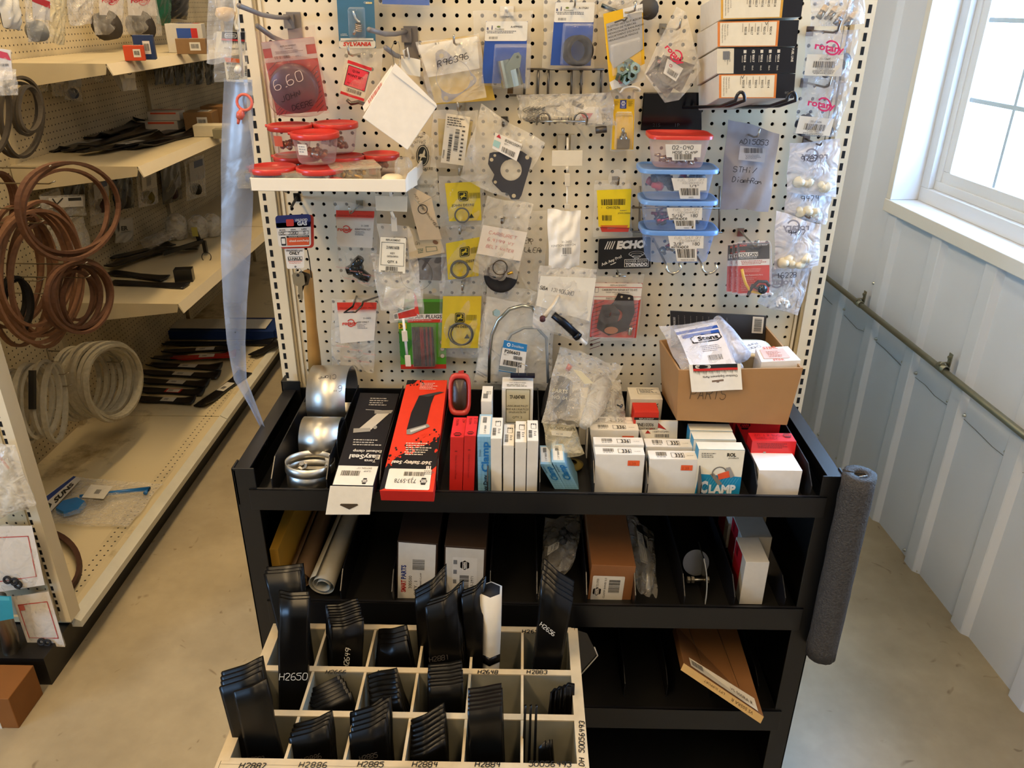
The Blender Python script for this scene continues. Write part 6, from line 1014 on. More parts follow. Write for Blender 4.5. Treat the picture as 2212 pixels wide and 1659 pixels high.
# ---------------------------------------------------------------- rack shelf helpers
S1, S2, S3 = .881, .598, .295
def onTopZ(px_, py, z): return onZ(px_, py, z)
def carton(name, lab_, cat, fl, ftop, depth, z0, Yf, c='#e4ddcc', lean=0.0, yaw=0.0, group=None, kind='card', dx=0.0):
    """upright carton: fl=(xl,xr) px of the front top edge at row ftop, on plane Yf; stands on z0; returns thing, front, top, left, right frames"""
    a, b = onY(fl[0], ftop, Yf), onY(fl[1], ftop, Yf); zt = (a.z+b.z)/2; o = V((a.x-dx, Yf, z0)); R = Matrix.Rotation(yaw, 3, 'Z'); w = b.x-a.x; h = zt-z0
    def P(x, y, z): return o+R@V((x+dx*z/h, y+lean*z/h, z))
    f = [P(0, 0, h), P(w, 0, h), P(w, 0, 0), P(0, 0, 0)]; k = [P(0, depth, h), P(w, depth, h), P(w, depth, 0), P(0, depth, 0)]
    t = thing(name, lab_, cat, o+V((w/2, depth/2, 0)), group); m = M(); m.hexa(f, k, mat(c, kind)); m.build('box', t, .0009)
    W = w*1000; D = depth*1000; Hh = h*1000
    return t, Fr(f, W, Hh), Fr([k[0], k[1], f[1], f[0]], W, D), Fr([k[0], f[0], f[3], k[3]], D, Hh), Fr([f[1], k[1], k[2], f[2]], D, Hh)
# three steel band clamps in the first bay
SM = mat('#d6d2c8', 'metal', .05, 9, .12, .38)
def band(m, c, R, w, a0, a1, ma, ax=(0, 0, 1), th=.0012, n=40, x0=None):
    ax = V(ax).normalized(); X = V(x0).normalized() if x0 else ax.orthogonal().normalized(); Yv = ax.cross(X)
    def fn(u, v, s): a = math.radians(a0+(a1-a0)*u); return V(c)+X*(math.cos(a)*(R+s))+Yv*(math.sin(a)*(R+s))+ax*(w*(v-.5))
    m.sheet(fn, n, 1, th, ma)
t = thing('band_clamp', 'tall wide steel band clamp handwritten 6 inch clamp, leaning at back of first bay', 'clamp', (onY(710, 900, 1.60).x, 1.62, S1)); cx = onY(712, 870, 1.6).x
m = M(); band(m, (cx, 1.635, S1+.078), .072, .088, -60, 245, SM, (1, 0, 0), x0=(0, 1, 0)); m.build('band', t)
m = M(); g = px([(682, 800), (748, 800), (746, 870), (680, 870)], 1.572); A = Art(m, g, .001); A.hand('Clamp', 44, 8, 9, '#3a3834', 1, 172, 1, 4.6, wd=38); m.build('handwriting', t); m = M(); A = Art(m, g, .001); A.hand('6"', 58, 32, 12, '#3a3834', 1, 175, 1, 5); m.build('handwriting', t)
t = thing('band_clamp', 'middle steel band clamp with two front bolts, in first bay', 'clamp', (cx-.02, 1.47, S1)); cx2 = onY(690, 950, 1.45).x
m = M(); band(m, (cx2, 1.48, S1+.052), .048, .082, -75, 240, SM, (1, 0, 0), x0=(0, 1, 0)); m.build('band', t); m = M(); c = V((cx2, 1.425, S1+.018)); m.box((c.x-.048, c.y-.018, c.z-.004), (c.x+.046, c.y-.004, c.z+.001), SM); m.box((c.x-.048, c.y-.020, c.z-.012), (c.x+.046, c.y-.017, c.z+.004), SM); m.build('bracket', t)
for d in (-.030, .026): m = M(); m.lathe([(.0105, 0), (.0105, .008), (.0055, .009), (.0055, .016), (.0001, .016)], c+V((d, -.012, .003)), (0, -.5, 1), mat('#b4b0a8', 'metal', 0, 20, .1, .2), 6, False); m.build('bolt', t)
t = thing('band_clamp', 'front steel band clamp lying flat at lip of first bay', 'clamp', (cx-.03, 1.37, S1)); cx3 = onY(662, 1020, 1.36).x; m = M(); band(m, (cx3, 1.385, S1+.024), .047, .036, 0, 360, SM, (0, .12, 1)); band(m, (cx3+.002, 1.384, S1+.046), .0495, .020, 0, 360, SM, (0.04, .12, 1)); m.build('band', t)
# leaning black and red long boxes
def longbox(name, lab_, q, Yt, Yb, zt_, th, c, side=None):
    """top face px corners TL TR (far, plane Yt) BR BL (near, plane Yb)"""
    a, b, c_, d = onY(*q[0], Yt), onY(*q[1], Yt), onY(*q[2], Yb), onY(*q[3], Yb); f = Fr([a, b, c_, d], dist(q[0], q[1])*.5+dist(q[3], q[2])*.5, (dist(q[0], q[3])+dist(q[1], q[2]))/2)
    n = f.n; t = thing(name, lab_, 'box', d); m = M(); m.hexa(f.q, [x-n*th for x in f.q], mat(c, 'card')); m.build('box', t, .001); return t, f
t, f = longbox('clamp_box', 'long black exhaust clamp box leaning in second bay, print upside down', [(778, 848), (862, 850), (806, 1052), (716, 1050)], 1.62, 1.292, 0, .028, '#17151a'); m = M(); A = Art(m, f, .0006); W, H = f.W, f.H
A.rect(2, H-40, W-1, H-2, '#e8e2d2', 1); A.bars(12, H-30, 52, H-20, '#26221d', 2, 3); A.text('EASYSEAL 3.5"', 74, H-37, 3.6, '#444', 2, rot=180); A.text('CLAMP', 74, H-31, 3.4, '#444', 2, rot=180); napa(A, 66, H-10, 6, k=2, rot=180); A.text('EasySeal', W-2, 147-0, 9, '#d8d4c8', 1, rot=180, bold=.03, w=66); A.text('Torca', W-10, 157, 5.4, '#d8d4c8', 1, rot=180, bold=.02, w=24); A.text('Exhaust clamp', W-2, 137, 5.6, '#d8d4c8', 1, rot=180, bold=.02, w=62); A.fine(16, 114, W-6, 130, 3, '#b8b2a6', 1)
A.fine(26, 14, W-16, 36, 4, '#a8a298', 1); A.poly([(52, 52), (78, 52), (48, 92), (20, 92)], '#c4bdae', 1); A.poly([(44, 46), (84, 44), (82, 52), (46, 54)], '#8f8a80', 2); A.poly([(10, 90), (46, 88), (48, 96), (12, 100)], '#9a958a', 2); A.line([(24, 44), (84, 46)], .8, '#d8d4c8', 1); A.circ(56, 86, 4, '#9a958a', 1)
m.build('print', t); m = M(); g = Fr([f.p(-3, H), f.p(W, H), onY(799, 1112, 1.288), onY(703, 1112, 1.288)], 96, 60); card(m, g, '#ece2cc', .0015); A = Art(m, g, .0006); A.poly([(30, 36), (66, 36), (68, 39), (50, 48), (28, 39)], '#453828', 1); m.build('open_flap', t, .0008)
t, f = longbox('clamp_box', 'long bright red clamp box with black strap picture leaning in third bay', [(880, 822), (966, 822), (936, 1063), (820, 1060)], 1.62, 1.290, 0, .028, '#c7281e'); m = M(); A = Art(m, f, .0006); W, H = f.W, f.H
A.full('#df3a20', 1); A.poly([(0, 200), (W*.2, 175), (W*.5, 160), (W*.8, 148), (W, 130), (W, H-50), (W*.9, H-40), (0, H)], '#17151a', 2); A.poly([(0, 0), (26, 0), (20, 8), (0, 12)], '#17151a', 2); r = random.Random(4)
for i in range(70): u = r.random()*W; v = 185-u*.55+r.gauss(0, 13); A.circ(min(max(u, 3), W-3), v, r.uniform(1, 3.2), '#17151a' if r.random() < .65 else '#df3a20', 3, 8)
for i in range(16): A.circ(4+r.random()*40, 3+abs(r.gauss(0, 7)), r.uniform(1, 2.4), '#17151a', 3, 8)
A.poly([(38, 40), (76, 34), (70, 60), (66, 112), (26, 120), (28, 80)], '#1f1d20', 4); A.poly([(38, 40), (86, 30), (98, 31), (60, 43)], '#3c3a3c', 5); A.poly([(26, 120), (70, 106), (76, 112), (38, 130), (28, 130)], '#8a857c', 5); A.poly([(34, 121), (66, 110), (68, 114), (36, 126)], '#c9c4b8', 6)
A.text('360 Safety Seal', W-10, 186, 6.4, '#e8ddd0', 4, rot=180, bold=.03, shear=.2, w=80); A.fine(30, 148, W-14, 176, 6, '#e0d4c4', 4); A.fine(34, 8, W-20, 26, 5, '#f0b8a4', 4); A.text('nl', W-10, 196, 10, '#e8ddd0', 4, rot=180, bold=.04); A.fine(40, 190, 84, 193, 1, '#b8a898', 4)
A.rrect(9, 202, W-8, H-2, 3, '#e9e2d2', 5); A.bars(40, 208, 80, 216, '#26221d', 6, 7); A.text('733-5978', 66, 222, 8, '#26221d', 6, rot=180, w=42); napa(A, 80, 226, 7, k=6, rot=180); A.text('3"', 60, 218, 4, '#26221d', 6, rot=180); A.fine(78, 205, 100, 214, 3, '#666', 6); m.build('print', t)
# red mesh tray, slim red boxes, blue and white slim boxes
c = onY(993, 852, 1.56); t = thing('red_case', 'oval red plastic case with dark part standing behind the slim red boxes', 'packaged part', V((c.x, 1.58, S1))); f = px([(970, 812), (1020, 812), (1016, 894), (966, 892)], [1.58, 1.58, 1.55, 1.55]); m = M(); n = f.n
m.lathe([(.026, -.006), (.0275, 0), (.026, .003), (.0205, .003), (.0205, -.002), (.0001, -.002)], f.p(25, 40), n, mat('#c03c34', 'plastic'), 32, True, 4, .92, 1.75); m.build('case', t); m = M(); m.lathe([(.019, 0), (.017, .006), (.0001, .006)], f.p(25, 40, -.001), n, mat('#3a2a20', 'plastic', .3, 60), 28, True, 4, .85, 1.85); m.build('dark_part', t); m = M(); card(m, px([(990, 802), (1002, 800), (1002, 816), (990, 816)], 1.58), '#c03c34', .0015, 'plastic'); m.build('hang_tab', t)
for i, (x0, x1, yt, lb, Y) in enumerate(((974, 1004, 945, 'slim red box marked 2 inch, left of the pair in fourth bay', 1.36), (1004, 1030, 942, 'slim red box marked 2 1/2 inch, right of the pair in fourth bay', 1.36))):
    t, f, tp, lf, rf = carton('slim_clamp_box', lb, 'box', (x0-1, x1-2), yt, .083, S1, Y, '#c4241e', dx=.006, group='slim red clamp boxes'); m = M(); A = Art(m, tp, .0006); A.full('#e02c34', 0); A.text('733-5974', tp.W*.25, tp.H*.1, 5, '#4a0f14', 1, rot=90); A.hand(('2IN', '2 1/2')[i], tp.W*.72, tp.H*.1, 6, '#4a0f14', 1, 90, .7); napa(A, tp.W*.5, tp.H*.86, tp.W*.30, '#4a0f14', '#e02c34', 1); A = Art(m, f, .0006); A.fine(f.W*.35, 30, f.W*.65, 36, 1, '#7c1414', 1); A.text('Clamp for Cars and Trucks', f.W*.4, 40, 3.6, '#7c1414', 1, rot=90); m.build('print', t)
def bluebox(lb, fl, yt, Y, dep, word='Clamp', lean=0, yaw=0, dx=0, cap=None):
    t, f, tp, lf, rf = carton('blue_clamp_box', lb, 'box', fl, yt, dep, S1, Y, '#7fb0cc', lean, yaw, dx=dx); m = M(); A = Art(m, f, .0006)
    for i in range(1, 4): A.rect(f.W*i/4, 0, f.W*i/4+.4, f.H, '#5d92b4', 1)
    for i in range(1, 12): A.rect(0, f.H*i/12, f.W, f.H*i/12+.4, '#5d92b4', 1)
    A.text(word, f.W*.82, f.H*.62, f.W*.52, '#1468a8', 2, rot=-90, bold=.03, w=f.H*.54); A.text('Exhaust', f.W*.24, f.H*.34, 3.6, '#1a2a3a', 2, rot=-90); A.text('avy Duty', f.W*.72, f.H-1, 8, '#14242c', 2, rot=-90, bold=.02, w=f.H*.32) if cap else 0
    A = Art(m, tp, .0006); A.full('#9cc2d6', 0); A.rect(tp.W*.12, tp.H*.08, tp.W*.9, tp.H*.9, '#e8e4d8', 1); A.bars(tp.W*.3, tp.H*.14, tp.W*.6, tp.H*.40, '#33302c', 2, 4, False); A.text('2 1/4" 00009', tp.W*.62, tp.H*.86, 4.4, '#33302c', 2, rot=-90); m.build('print', t); return t, f, tp, lf, rf
bluebox('blue heavy duty exhaust clamp box standing beside the slim red boxes', (1031, 1060), 944, 1.36, .095, cap=1)
t, f, tp, lf, rf = carton('slim_white_box', 'tall slim white box 213, behind the blue heavy duty clamp box', 'box', (1039, 1062), 868, .075, S1, 1.48, '#dcd6c8'); m = M(); A = Art(m, tp, .0006); A.full('#e8e2d4', 0); A.frame(tp.W*.45, tp.H*.35, tp.W*.85, tp.H*.55, .8, '#333', 1); A.text('213', tp.W*.5, tp.H*.38, 5, '#33302c', 2, rot=90); A.bars(tp.W*.15, tp.H*.5, tp.W*.6, tp.H*.8, '#33302c', 1, 4, False); m.build('print', t)
for i, (x0, x1, yt, d) in enumerate(((1060, 1084, 948, .088), (1087, 1110, 963, .088), (1113, 1137, 956, .088), (1139, 1163, 953, .086))):
    t, f, tp, lf, rf = carton('slim_white_box', ('first', 'second', 'third', 'fourth')[i]+' from the left of the four slim white 793 boxes', 'box', (x0, x1), yt, d, S1, 1.355, '#d9d3c5', group='row of slim white 793 boxes'); m = M(); A = Art(m, tp, .0006); A.full('#ece6d8', 0); A.frame(tp.W*.34, tp.H*.18, tp.W*.84, tp.H*.42, .8, '#333', 1); A.text('793', tp.W*.59, tp.H*.24, 5.6, '#26231f', 2, 'c', rot=180 if 0 else 0, bold=.02, mx=-1 if i == 0 else 1); A.bars(tp.W*.12, tp.H*.5, tp.W*.45, tp.H*.86, '#33302c', 1, 4+i, False); A.fine(tp.W*.6, tp.H*.55, tp.W*.9, tp.H*.8, 3, '#777', 1); m.build('print', t)
t, f, tp, lf, rf = carton('part_box', 'white box with cream label TP-AB4748R standing at back of shelf', 'box', (1084, 1152), 838, .055, S1, 1.54, '#dcd8d0'); m = M(); A = Art(m, f, .0006); W = f.W; A.rect(8, 2, W-6, 86, '#c9c0a0', 1); A.frame(9, 3, W-7, 85, 1, '#2a2722', 2); A.text('TP-AB4748R', W/2, 26, 9, '#2a2722', 2, 'c', bold=.02, w=W*.5); A.text('LINING-BRAKE PULLEY', W/2, 46, 5, '#2a2722', 2, 'c', w=W*.68); A.text('MOD A,B,G,50,60,70,520', W/2, 54, 5, '#2a2722', 2, 'c', w=W*.72); A.text('530,620,630,720,730', W/2, 61, 4.4, '#2a2722', 2, 'c', w=W*.55); A.text('QTY. 2', W/2, 74, 5, '#2a2722', 2, 'c'); A.bars(18, 89, W-18, 99, '#2a2722', 2, 4); A = Art(m, tp, .0006); A.text('TP-AB4748R', tp.W/2, tp.H*.6, 5, '#6a655a', 1, 'c'); A.fine(10, tp.H*.7, tp.W-10, tp.H*.95, 2, '#8a8578', 1); m.build('print', t)
c = onY(1132, 812, 1.575); m = M(); m.box((c.x-.030, 1.572, c.z-.004), (c.x+.024, 1.586, c.z+.002), mat('#2c2c40', 'metal')); t = thing('binder_clip', 'black binder clip with silver handles on top of the TP-AB4748R box', 'clip', c); m.build('clamp', t); m = M(); m.tube([c+V((-.012, -.002, .002)), c+V((-.014, -.004, .026)), c+V((-.004, -.006, .032)), c+V((.006, -.004, .026)), c+V((.006, -.002, .002))], .0011, STEEL, 6); m.build('handle', t)
for i, (x0, x1, yt, y0_) in enumerate(((1168, 1196, 1003, 0), (1194, 1224, 999, 0))):
    bluebox(('left', 'right')[i]+' of two leaning light blue exhaust clamp boxes in the middle bay', (x0-2, x1-4), yt, 1.375, .075, dx=-.032)
# 336 and 335 boxes
for i, (x0, x1, yt, Y, d, num, lb) in enumerate(((1287, 1394, 985, 1.36, .030, '336', 'frontmost of the four white 336 boxes, with orange price sticker'), (1284, 1392, 963, 1.395, .03, '336', 'second white 336 box, just behind the front one'), (1276, 1381, 932, 1.465, .03, '336', 'third white 336 box with orange sticker'), (1270, 1378, 917, 1.50, .03, '336', 'rearmost white 336 box'),
      (1404, 1509, 995, 1.36, .034, '335', 'front one of two white 335 boxes, with orange price sticker'), (1396, 1498, 968, 1.41, .034, '335', 'rear white 335 box, before the card with red triangle'))):
    t, f, tp, lf, rf = carton('muffler_clamp_box', lb, 'box', (x0, x1), yt, d, S1, Y, '#dedad0', lean=.004, group='white '+num+' boxes'); m = M(); A = Art(m, tp, .0006); W = tp.W; A.full('#ece7dc', 0); A.bars(W*.16, 6, W*.38, tp.H*.62, '#33302c', 1, 4+i); A.fine(W*.16, tp.H*.7, W*.40, tp.H*.85, 1, '#777', 1); A.frame(W*.47, tp.H*.25, W*.74, tp.H*.8, .9, '#26231f', 1); A.text(num, W*.63, tp.H*.74, tp.H*.40, '#26231f', 2, 'c', bold=.02, w=W*.17); A.text('CLAMP', W*.8, tp.H*.6, 2.8, '#777', 1)
    if i in (0, 2, 4): A = Art(m, f, .0006); A.rect(f.W*.66, 12, f.W*.90, 24, '#e05a2c', 1); A.text('1.39', f.W*.68, 22, 6, '#b8461e', 2)
    m.build('print', t)
t, f, tp, lf, rf = carton('part_card', 'white card with red triangle mark standing behind the 335 boxes', 'card', (1383, 1470), 924, .006, S1, 1.475, '#e8e4da', lean=.03); m = M(); A = Art(m, f, .0006); W = f.W; A.poly([(W*.28, 18), (W*.48, 2), (W*.72, 18), (W*.52, 14)], '#a8281e', 1); A.poly([(W*.18, 26), (W*.24, 19), (W*.32, 26)], '#a8281e', 1); A.text('1008T1072M91', W*.36, 24, 4, '#555', 1); A.bars(W*.42, 27, W*.78, 34, '#555', 1, 4); m.build('print', t)
for i, (x0, x1, yt, Y, lb) in enumerate(((1511, 1611, 975, 1.36, 'front cream and blue clamp box showing a pipe clamp picture'), (1500, 1592, 953, 1.405, 'middle cream and blue clamp box'), (1492, 1584, 934, 1.445, 'rear cream and blue clamp box'))):
    t, f, tp, lf, rf = carton('picture_clamp_box', lb, 'box', (x0, x1), yt, .030, S1, Y, '#2a8ab0', lean=.006, group='cream and blue picture clamp boxes'); m = M(); A = Art(m, f, .0006); W, H = f.W, f.H; A.full('#e9e3cf', 0); A3 = Art(m, tp, .0006); A3.full('#e4dec8', 0); A.text('ROL', W*.62, 14, 7.5, '#1c1a17', 2, bold=.04, w=W*.2); A.text('products', W*.66, 19, 4, '#1c1a17', 2, shear=.3, w=W*.22); A.fine(W*.06, 7, W*.45, 19, 3, '#6a655a', 2); A.poly([(W*.06, H*.52), (W, H*.58), (W, H), (0, H)], '#1f8ab8', 1)
    for k in range(16): A.line([(k*W/16-8, H), (k*W/16+12, H*.60)], .6, '#7cc0d8', 2) if 8 < k*W/16 < W-12 else 0
    A.text('C', W*.10, H*.93, 26, '#e8eef0', 3, bold=.05, w=W*.18); A.text('LAMP', W*.30, H*.93, 18, '#e8eef0', 3, bold=.05, w=W*.6); A.ring(W*.5, H*.50, W*.14, W*.165, '#6f6a62', 3, 24, 150, 340); A.poly([(W*.62, H*.38), (W*.72, H*.36), (W*.84, H*.56), (W*.76, H*.60)], '#9a9690', 3); A.poly([(W*.30, H*.52), (W*.38, H*.50), (W*.60, H*.74), (W*.50, H*.76)], '#8a8680', 3); A.poly([(W*.46, H*.52), (W*.70, H*.44), (W*.74, H*.58), (W*.50, H*.64)], '#e05a34', 4); m.build('print', t)
for i, (x0, x1, yt, Y, lb, d) in enumerate(((1626, 1722, 955, 1.42, 'front red 733-5325 box with clamp picture, behind the small white box', .035), (1586, 1689, 905, 1.52, 'rear red 733-5325 box touching the brown carton', .03))):
    t, f, tp, lf, rf = carton('red_clamp_box', lb, 'box', (x0, x1), yt, d, S1, Y, '#cc1f1f', lean=.004, group='red 733-5325 clamp boxes'); m = M(); A = Art(m, f, .0006); W, H = f.W, f.H; A.full('#dc2626', 0)
    if i: napa(A, W*.26, 17, W*.11, '#2a0e10', '#dc2626', 2); A.text('733-5325', W*.95, 14, 8, '#2a0e10', 2, 'r', w=W*.40)
    else: A.fine(W*.1, 5, W*.95, 18, 4, '#7c1414', 2); A.poly([(W*.2, 34), (W*.8, 38), (W*.76, 50), (W*.24, 48)], '#8f8a84', 2); A.circ(W*.48, 54, 13, '#e04a38', 3); A.rect(W*.28, 24, W*.34, 40, '#a8a29a', 3); A.rect(W*.68, 28, W*.74, 42, '#a8a29a', 3); A2 = Art(m, tp, .0006); A2.hand('5/16 X 1 1/2', W*.70, 8, 8, '#5a1014', 1, 180, .7, wd=52); A2.hand('733-5325', W*.62, 20, 8, '#5a1014', 1, 180, .7, wd=44); napa(A2, W*.86, 12, 9, '#5a1014', '#dc2626', 1)
    m.build('print', t)
carton('small_white_box', 'plain small white cube box at front of the bay under red boxes', 'box', (1640, 1734), 1016, .070, S1, 1.355, '#e9e4dc')
# brown PARTS carton
CBK = mat('#a47a4c', 'card', .1, 20, .12); f_ = [onY(1424, 737, 1.44), onY(1735, 795, 1.44)]
fq = [onY(1466, 800, 1.455), onY(1735, 795, 1.455), onY(1700, 918, 1.455), onY(1462, 908, 1.455)]; bq = [onY(1424, 735, 1.66), onY(1652, 700, 1.68), onY(1640, 840, 1.68), onY(1430, 850, 1.66)]
t = thing('parts_carton', 'open brown cardboard carton handwritten PARTS, sitting across the right bays', 'box', (fq[2]+fq[3])/2); th = .004
for a, b in ((0, 1), (1, 2)): pass
def wallq(a, b, c_, d, n): m = M(); fr = Fr([a, b, c_, d]); m.hexa(fr.q, [x-fr.n*th for x in fr.q], CBK); m.build(n, t); return fr
fr = wallq(*fq, 'front_wall'); W = 100; fr = Fr(fq, 268, 118); m = M(); A = Art(m, fr, .0006); A.hand('PARTS', 28, 66, 24, '#4c3a26', 1, 0, 1.2, 5.6, wd=84); m.build('handwriting', t)
wallq(bq[0], fq[0], fq[3], bq[3], 'side_wall'); wallq(fq[1], bq[1], bq[2], fq[2], 'side_wall'); wallq(bq[1], bq[0], bq[3], bq[2], 'back_wall'); wallq(fq[3], fq[2], bq[2], bq[3], 'bottom')
def inbox(u, v, z): return (bq[3]*(1-u)+bq[2]*u)*(1-v)+(fq[3]*(1-u)+fq[2]*u)*v+V((0, 0, z))
m = M(); g = px([(1448, 672), (1656, 683), (1652, 722), (1450, 712)], 1.655); t2 = thing('long_black_card', 'long black card 90030 with barcode standing up in back of carton', 'card', g.p(100, 0)); card(m, px([(1448, 672), (1656, 683), (1650, 760), (1450, 750)], 1.655), '#2d2b2a', .004); A = Art(m, g, .0006); A.rect(176, 2, 200, 38, '#d8cdb8', 1); A.bars(180, 6, 196, 34, '#222', 2, 4, False); A.text('90030', 10, 30, 5, '#cfc8ba', 1, rot=-90)
for k in range(9): A.fine(16+k*13, 8, 18+k*13, 40, 10, '#8d877c', 1, k)
m.build('card', t2)
t2 = thing('white_tub', 'yellowed white plastic tub with handwritten lid inside the carton', 'storage tub', inbox(.62, .45, .03)); m = M(); c = inbox(.66, .42, .0); top = onY(1625, 758, 1.56); m.lathe([(.030, .0), (.040, top.z-c.z-.008), (.043, top.z-c.z-.006), (.043, top.z-c.z), (.0001, top.z-c.z)], (top.x, 1.57, c.z+.005), (0, 0, 1), mat('#e2d3b0', 'plastic'), 32, True, 4); m.build('container', t2); m = M(); g = Fr([V((top.x-.036, 1.605, top.z+.006)), V((top.x+.036, 1.605, top.z+.006)), V((top.x+.036, 1.535, top.z+.006)), V((top.x-.036, 1.535, top.z+.006))], 70, 70); A = Art(m, g); A.rrect(0, 0, 70, 70, 8, '#f0ecf0', 0); A.hand('PUMP', 50, 12, 9, '#3a3838', 1, 150, .9); A.hand('CHOKE', 52, 28, 9, '#3a3838', 1, 150, .9); m.build('paper_label', t2)
t2 = thing('small_carton', 'small white box with pink and orange printing at front of the carton', 'box', inbox(.8, .8, .04)); a = [onY(1632, 752, 1.53), onY(1702, 748, 1.53), onY(1730, 778, 1.475), onY(1645, 782, 1.475)]; m = M(); m.hexa(a, [x-V((0, 0, .05)) for x in a], mat('#ece4da', 'card')); m.build('box', t2); m = M(); A = Art(m, Fr(a, 78, 44), .0006); A.rect(8, 6, 62, 36, '#ecbcb0', 1); A.text('STIHL', 16, 6, 7, '#d8603c', 2, bold=.03, w=34); A.fine(18, 14, 52, 34, 5, '#a87868', 2); A.text('STIHL', 24, 43, 5, '#d8603c', 2, bold=.03, w=24); m.build('print', t2)
t2 = thing('header_bag', 'clear bag with blue and white header lying on top of the carton contents', 'packaged part', onY(1500, 730, 1.56)); g = px([(1456, 712), (1548, 694), (1592, 792), (1494, 800)], [1.60, 1.60, 1.47, 1.47], lambda x, y: .008*math.sin(y*3.2)); m = M(); A = Art(m, g); A.full('#e4e4ec', 0); A.rect(0, 10, 92, 18, '#2a54ac', 1); A.rect(8, 22, 90, 32, '#2a54ac', 1); A.poly([(22, 34), (34, 28), (88, 30), (90, 42), (78, 48), (24, 48)], '#1c1c24', 2); A.poly([(25, 36), (35, 30), (86, 32), (87, 41), (77, 46), (27, 46)], '#e4e4ec', 3); A.text('Stens', 38, 44, 10, '#1c1c24', 4, bold=.04, w=44); A.fine(36, 56, 84, 70, 4, '#8c8c98', 1); A.bars(44, 76, 74, 86, '#444', 1, 4); m.build('header', t2)
pouch(t2, px([(1425, 706), (1560, 690), (1606, 796), (1470, 800)], [1.61, 1.60, 1.475, 1.48]), .02, film('#e4e6f0', fog=.22, bump=.8), 131, .004); m = M(); m.tube([onY(1550, 690, 1.62), onY(1572, 720, 1.56), onY(1604, 768, 1.48)], [.010, .015, .018], film('#dfe0ec', fog=.4, rough=.2), 14); m.build('rolled_film', t2)
t2 = thing('header_bag', 'white header bag hanging over carton front, Outdoor Equipment Parts upside down', 'packaged part', onY(1545, 790, 1.447)); g = px([(1488, 788), (1600, 786), (1604, 842), (1494, 847)], [1.452, 1.452, 1.445, 1.445], lambda x, y: .002*math.sin(x*6)); m = M(); A = Art(m, g); A.full('#ece6d8', 0); A.full('#d8d2c4', -2); A.rect(8, 0, 104, 10, '#1c1815', 1); A.rect(8, 8, 104, 13, '#c9281e', 2); A.rrect(13, 1, 46, 7.5, 3, '#ece6d8', 2); A.text('OREGON', 44, 2.4, 4, '#1c1815', 3, rot=180, bold=.02, w=28)
for k in range(40): A.poly([(8+k*2.4, 13), (9.8+k*2.4, 13), (8.9+k*2.4, 18+(k*7 % 6))], '#1c1815', 1)
A.text('Outdoor Equipment Parts', 103, 24, 5, '#2a241c', 1, rot=180, bold=.01, w=76); A.line([(46, 36), (72, 35)], 4, '#7a6450', 1); A.line([(56, 38), (62, 38)], 3, '#7a6450', 1); m.build('header', t2)
# bags behind the middle bays
t = thing('parts_bag', 'large clear bag with black cylinder and tan tag slumped at back of middle bays', 'packaged part', onY(1230, 850, 1.62)); m = M(); m.tube([onY(1195, 905, 1.55), onY(1203, 865, 1.60), onY(1212, 826, 1.64)], [.030, .032, .028], mat('#1c1a1a', 'rubber', .2, 40), 18); m.build('black_cylinder', t); m = M(); g = px([(1190, 835), (1230, 838), (1222, 872), (1186, 868)], 1.565); A = Art(m, g); A.text('PARTS', 4, 12, 8, '#c4bda0', 1, bold=.02); A.text('NO. 84', 4, 26, 8, '#c4bda0', 1); m.build('print', t)
m = M(); card(m, px([(1238, 798), (1256, 802), (1282, 828), (1264, 830)], 1.55), '#d8cca8'); m.build('tag', t); m = M(); m.tube([onY(1226, 800, 1.64), onY(1232, 788, 1.64)], .006, mat('#b83a34', 'plastic'), 8); m.build('red_tip', t); pouch(t, px([(1208, 748), (1345, 790), (1278, 918), (1170, 912)], [1.69, 1.69, 1.50, 1.50]), .05, film(fog=.22, bump=1), 133, .006)
t = thing('hose_bag', 'clear bag with large frosted tube and dark screws beside the X box', 'packaged part', onY(1310, 870, 1.6)); m = M(); m.tube([onY(1262, 918, 1.45), onY(1286, 880, 1.52), onY(1298, 830, 1.60)], [.011, .022, .026], film('#e0dcd0', fog=.36, rough=.25), 18); m.build('frosted_tube', t); pouch(t, px([(1280, 812), (1340, 820), (1354, 915), (1262, 920)], [1.66, 1.66, 1.50, 1.50]), .04, film(fog=.25, bump=1), 135, .006)
c = onY(1325, 895, 1.54); scatter(t, (c.x, 1.55, c.z-.02), .02, .02, 30, .04, ['#4c5258', '#5c6066'], 'metal', 9, 'screws', .0025, .014)
t, f, tp, lf, rf = carton('white_stack_box', 'plain white box half hidden between the two slumped clear bags', 'box', (1255, 1280), 858, .05, S1, 1.56, '#dcd4c0')
t, f, tp, lf, rf = carton('x_box', 'white carton printed with black crosses and red X, at back of shelf', 'box', (1362, 1432), 862, .06, S1, 1.57, '#d9d2c2'); m = M(); A = Art(m, f, .0006); r = random.Random(7)
for i in range(9): u, v = r.random()*60+8, r.random()*70+6; A.line([(u-5, v-5), (u+5, v+5)], 1.6, r.choice(['#1c1a18', '#1c1a18', '#b83a44', '#3c4a7c']), 1); A.line([(u+5, v-4), (u-5, v+5)], 1.6, '#1c1a18', 1)
A = Art(m, tp, .0006); A.frame(20, 8, 72, 36, .8, '#555', 1); A.fine(24, 12, 68, 32, 4, '#777', 1); m.build('print', t)
